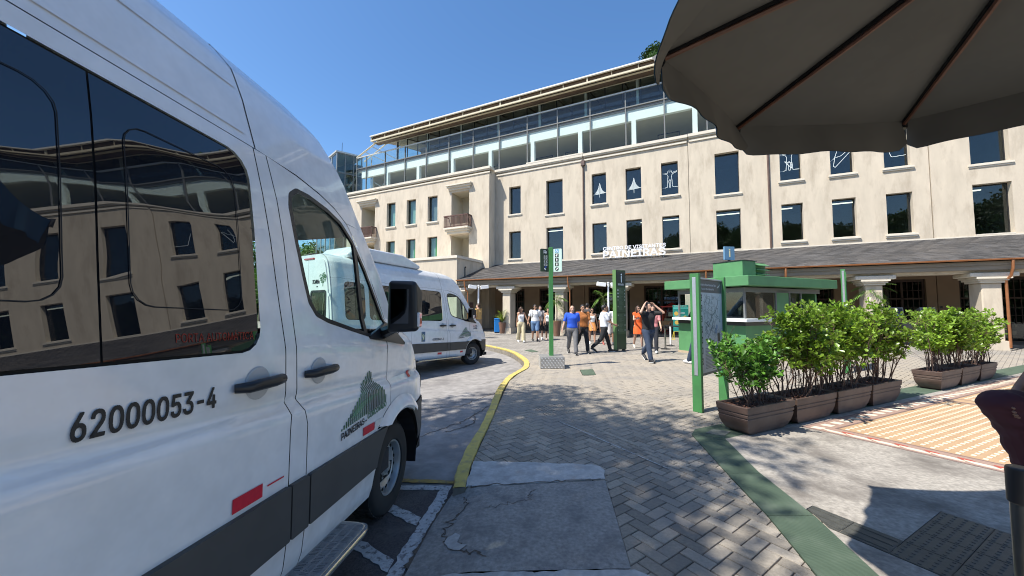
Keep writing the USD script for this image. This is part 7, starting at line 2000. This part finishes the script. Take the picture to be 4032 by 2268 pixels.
person('man in dark tee and brown shorts behind the man in the orange shirt', 3.62, 17.8, to_cam(3.6, 17.7) + PI - .4, 1.80, 'm', 'tan', ('charcoal', (.05, .043, .042)), 'short', ('brown_short', (.10, .07, .05)), 'shorts', (.05, .05, .055), 'short', None, .2, 1, None, 1.0, extra=None)
person('woman in a white crop top and an orange skirt wearing sunglasses', 3.52, 16.3, to_cam(3.5, 16.3) + .1, 1.56, 'f', 'tan', ('white_crop', W_), 'crop', ('orange_skirt', (.62, .26, .07)), 'skirt', (.66, .66, .64), 'tied', HAIRBR, .2, 1, {1: (-.2, .2, .2, 0), -1: (.2, .2, .3, 0)}, .98, 'dark')
person('man in a white polo shirt and black trousers striding to the right', 3.27, 13.2, .05, 1.70, 'm', 'tan', ('white_polo', (.66, .68, .72)), 'short', ('black_trouser', (.013, .014, .016)), 'trousers', (.016, .016, .017), 'short', None, .36, 1, {1: (-.3, .15, .5, 0), -1: (.35, .15, .75, .3)}, 1.08)
person('person in white walking behind the striding man in the white polo', 4.02, 15.8, to_cam(4, 15.8) + .2, 1.66, 'f', 'tan', ('white_blouse', W_), 'short', ('white_skirt', (.5, .48, .46)), 'shorts', (.30, .08, .06), 'long', HAIRBR, .2, 1, None, 1.0)
person('person in a pale shirt and grey shorts half hidden by the totem', 4.52, 16.3, to_cam(4.5, 16.3), 1.66, 'm', 'brown', ('cream_tee', (.62, .60, .55)), 'short', ('grey_short', (.10, .09, .085)), 'shorts', (.55, .5, .42), 'short', None, .2, -1, None, 1.0)
person('woman in a short orange dress with long dark hair and sunglasses', 4.93, 14.5, to_cam(4.9, 14.5) + .25, 1.66, 'f', 'fair', ('orange_dress', (.70, .105, .018)), 'cap', ('orange_dress', (.70, .105, .018)), 'dress', (.55, .48, .42), 'long', HAIRBR, .26, 1, {-1: (.55, .2, 1.2, .5), 1: (.2, .35, .6, .3)}, .95, 'dark', .35)
person('man in a black tee and dark jeans with both hands raised to his head', 4.02, 10.95, to_cam(4, 10.9) + .55, 1.76, 'm', 'fair', ('black_tee', (.014, .014, .015)), 'short', ('dark_jeans', (.026, .042, .075)), 'trousers', (.017, .017, .018), 'short', None, .36, -1,
       {1: {'elbow': (.22, .36, 1.42), 'wrist': (.10, .16, 1.63)}, -1: {'elbow': (.22, -.36, 1.44), 'wrist': (.09, -.16, 1.66)}}, 1.08)
person('person in a pink tee and dark shorts just behind the man in the black tee', 4.98, 13.1, to_cam(5, 13), 1.66, 'm', 'fair', ('pink_tee', (.62, .24, .24)), 'short', ('navy_short', (.02, .022, .03)), 'trousers', (.66, .66, .64), 'short', None, .22, 1, {1: (.25, .15, .35, 0)}, 1.0)
person('dark haired attendant in black inside the booth at its counter', 6.62, 13.30, math.radians(200), 1.66, 'f', 'tan', ('black_blouse', (.02, .02, .022)), 'long', ('dark_skirt', (.02, .02, .02)), 'trousers', (.02, .02, .02), 'tied', None, .03, 1, {1: (.5, .15, .9, .2), -1: (.5, .15, .9, .2)}, 1.0, z0=.12)
person('person in a white shirt and dark jeans mostly hidden behind the map board', 5.20, 10.3, to_cam(5.2, 10.3) + PI + .9, 1.70, 'm', 'tan', ('white_shirt', W_), 'long', ('dark_jeans', (.026, .042, .075)), 'trousers', (.62, .62, .60), 'short', None, .42, 1, {1: (-.1, .16, .15, 0)}, 1.0)
person('man in a mustard shirt by the lamp post beyond the second van', -1.78, 19.6, math.radians(150), 1.80, 'm', 'fair', ('mustard', (.50, .30, .10)), 'short', ('tan_trouser', (.26, .19, .12)), 'trousers', (.05, .04, .03), 'short', HAIRBR, .12, 1, None, 1.2, head_turn=.3)
def bundle(t, AJ, pt, H_, k, sc3):
    el, wr_ = AJ[-1][1], AJ[-1][2]
    c = (el + wr_) / 2
    fold = m3.Manifold.batch_hull([ell(wr_ + [.05, .0, -.01], (.115, .11, .085)), ell(c + [.03, 0, -.05], (.11, .12, .09)), ell(c + [.0, .0, -.16], (.09, .12, .09))])
    tail = m3.Manifold.batch_hull([ell(c + [.01, 0, -.16], (.085, .115, .07)), ell(c + [-.07, 0, -.42], (.055, .10, .06))]) + m3.Manifold.batch_hull([ell(c + [-.07, 0, -.40], (.05, .10, .06)), ell(c + [-.10, .02, -.62], (.045, .09, .05))])
    m_ = soft(U([fold, tail]), .022, 3); q = m_.vertices; m_.vertices = q + .030 * (meshkit.fbm(q * [11, 11, 17], 3, 9) - .5)[:, None] * m_.vertex_normals
    part(t, 'folded_jacket', sc3(m_), cloth('maroon', (.055, .012, .018)), True)
person('dark clothed woman at the right edge with a maroon jacket over her forearm', 3.05, 1.95, math.radians(176), 1.62, 'f', 'brown', ('dark_maroon', (.035, .010, .014)), 'cap', ('black_trouser', (.013, .014, .016)), 'trousers', (.02, .02, .02), 'tied', None, .05, 1,
       {1: (.15, .12, .4, 0), -1: {'elbow': (.12, -.24, 1.17), 'wrist': (.28, -.14, 1.11)}}, 1.15, extra=bundle)
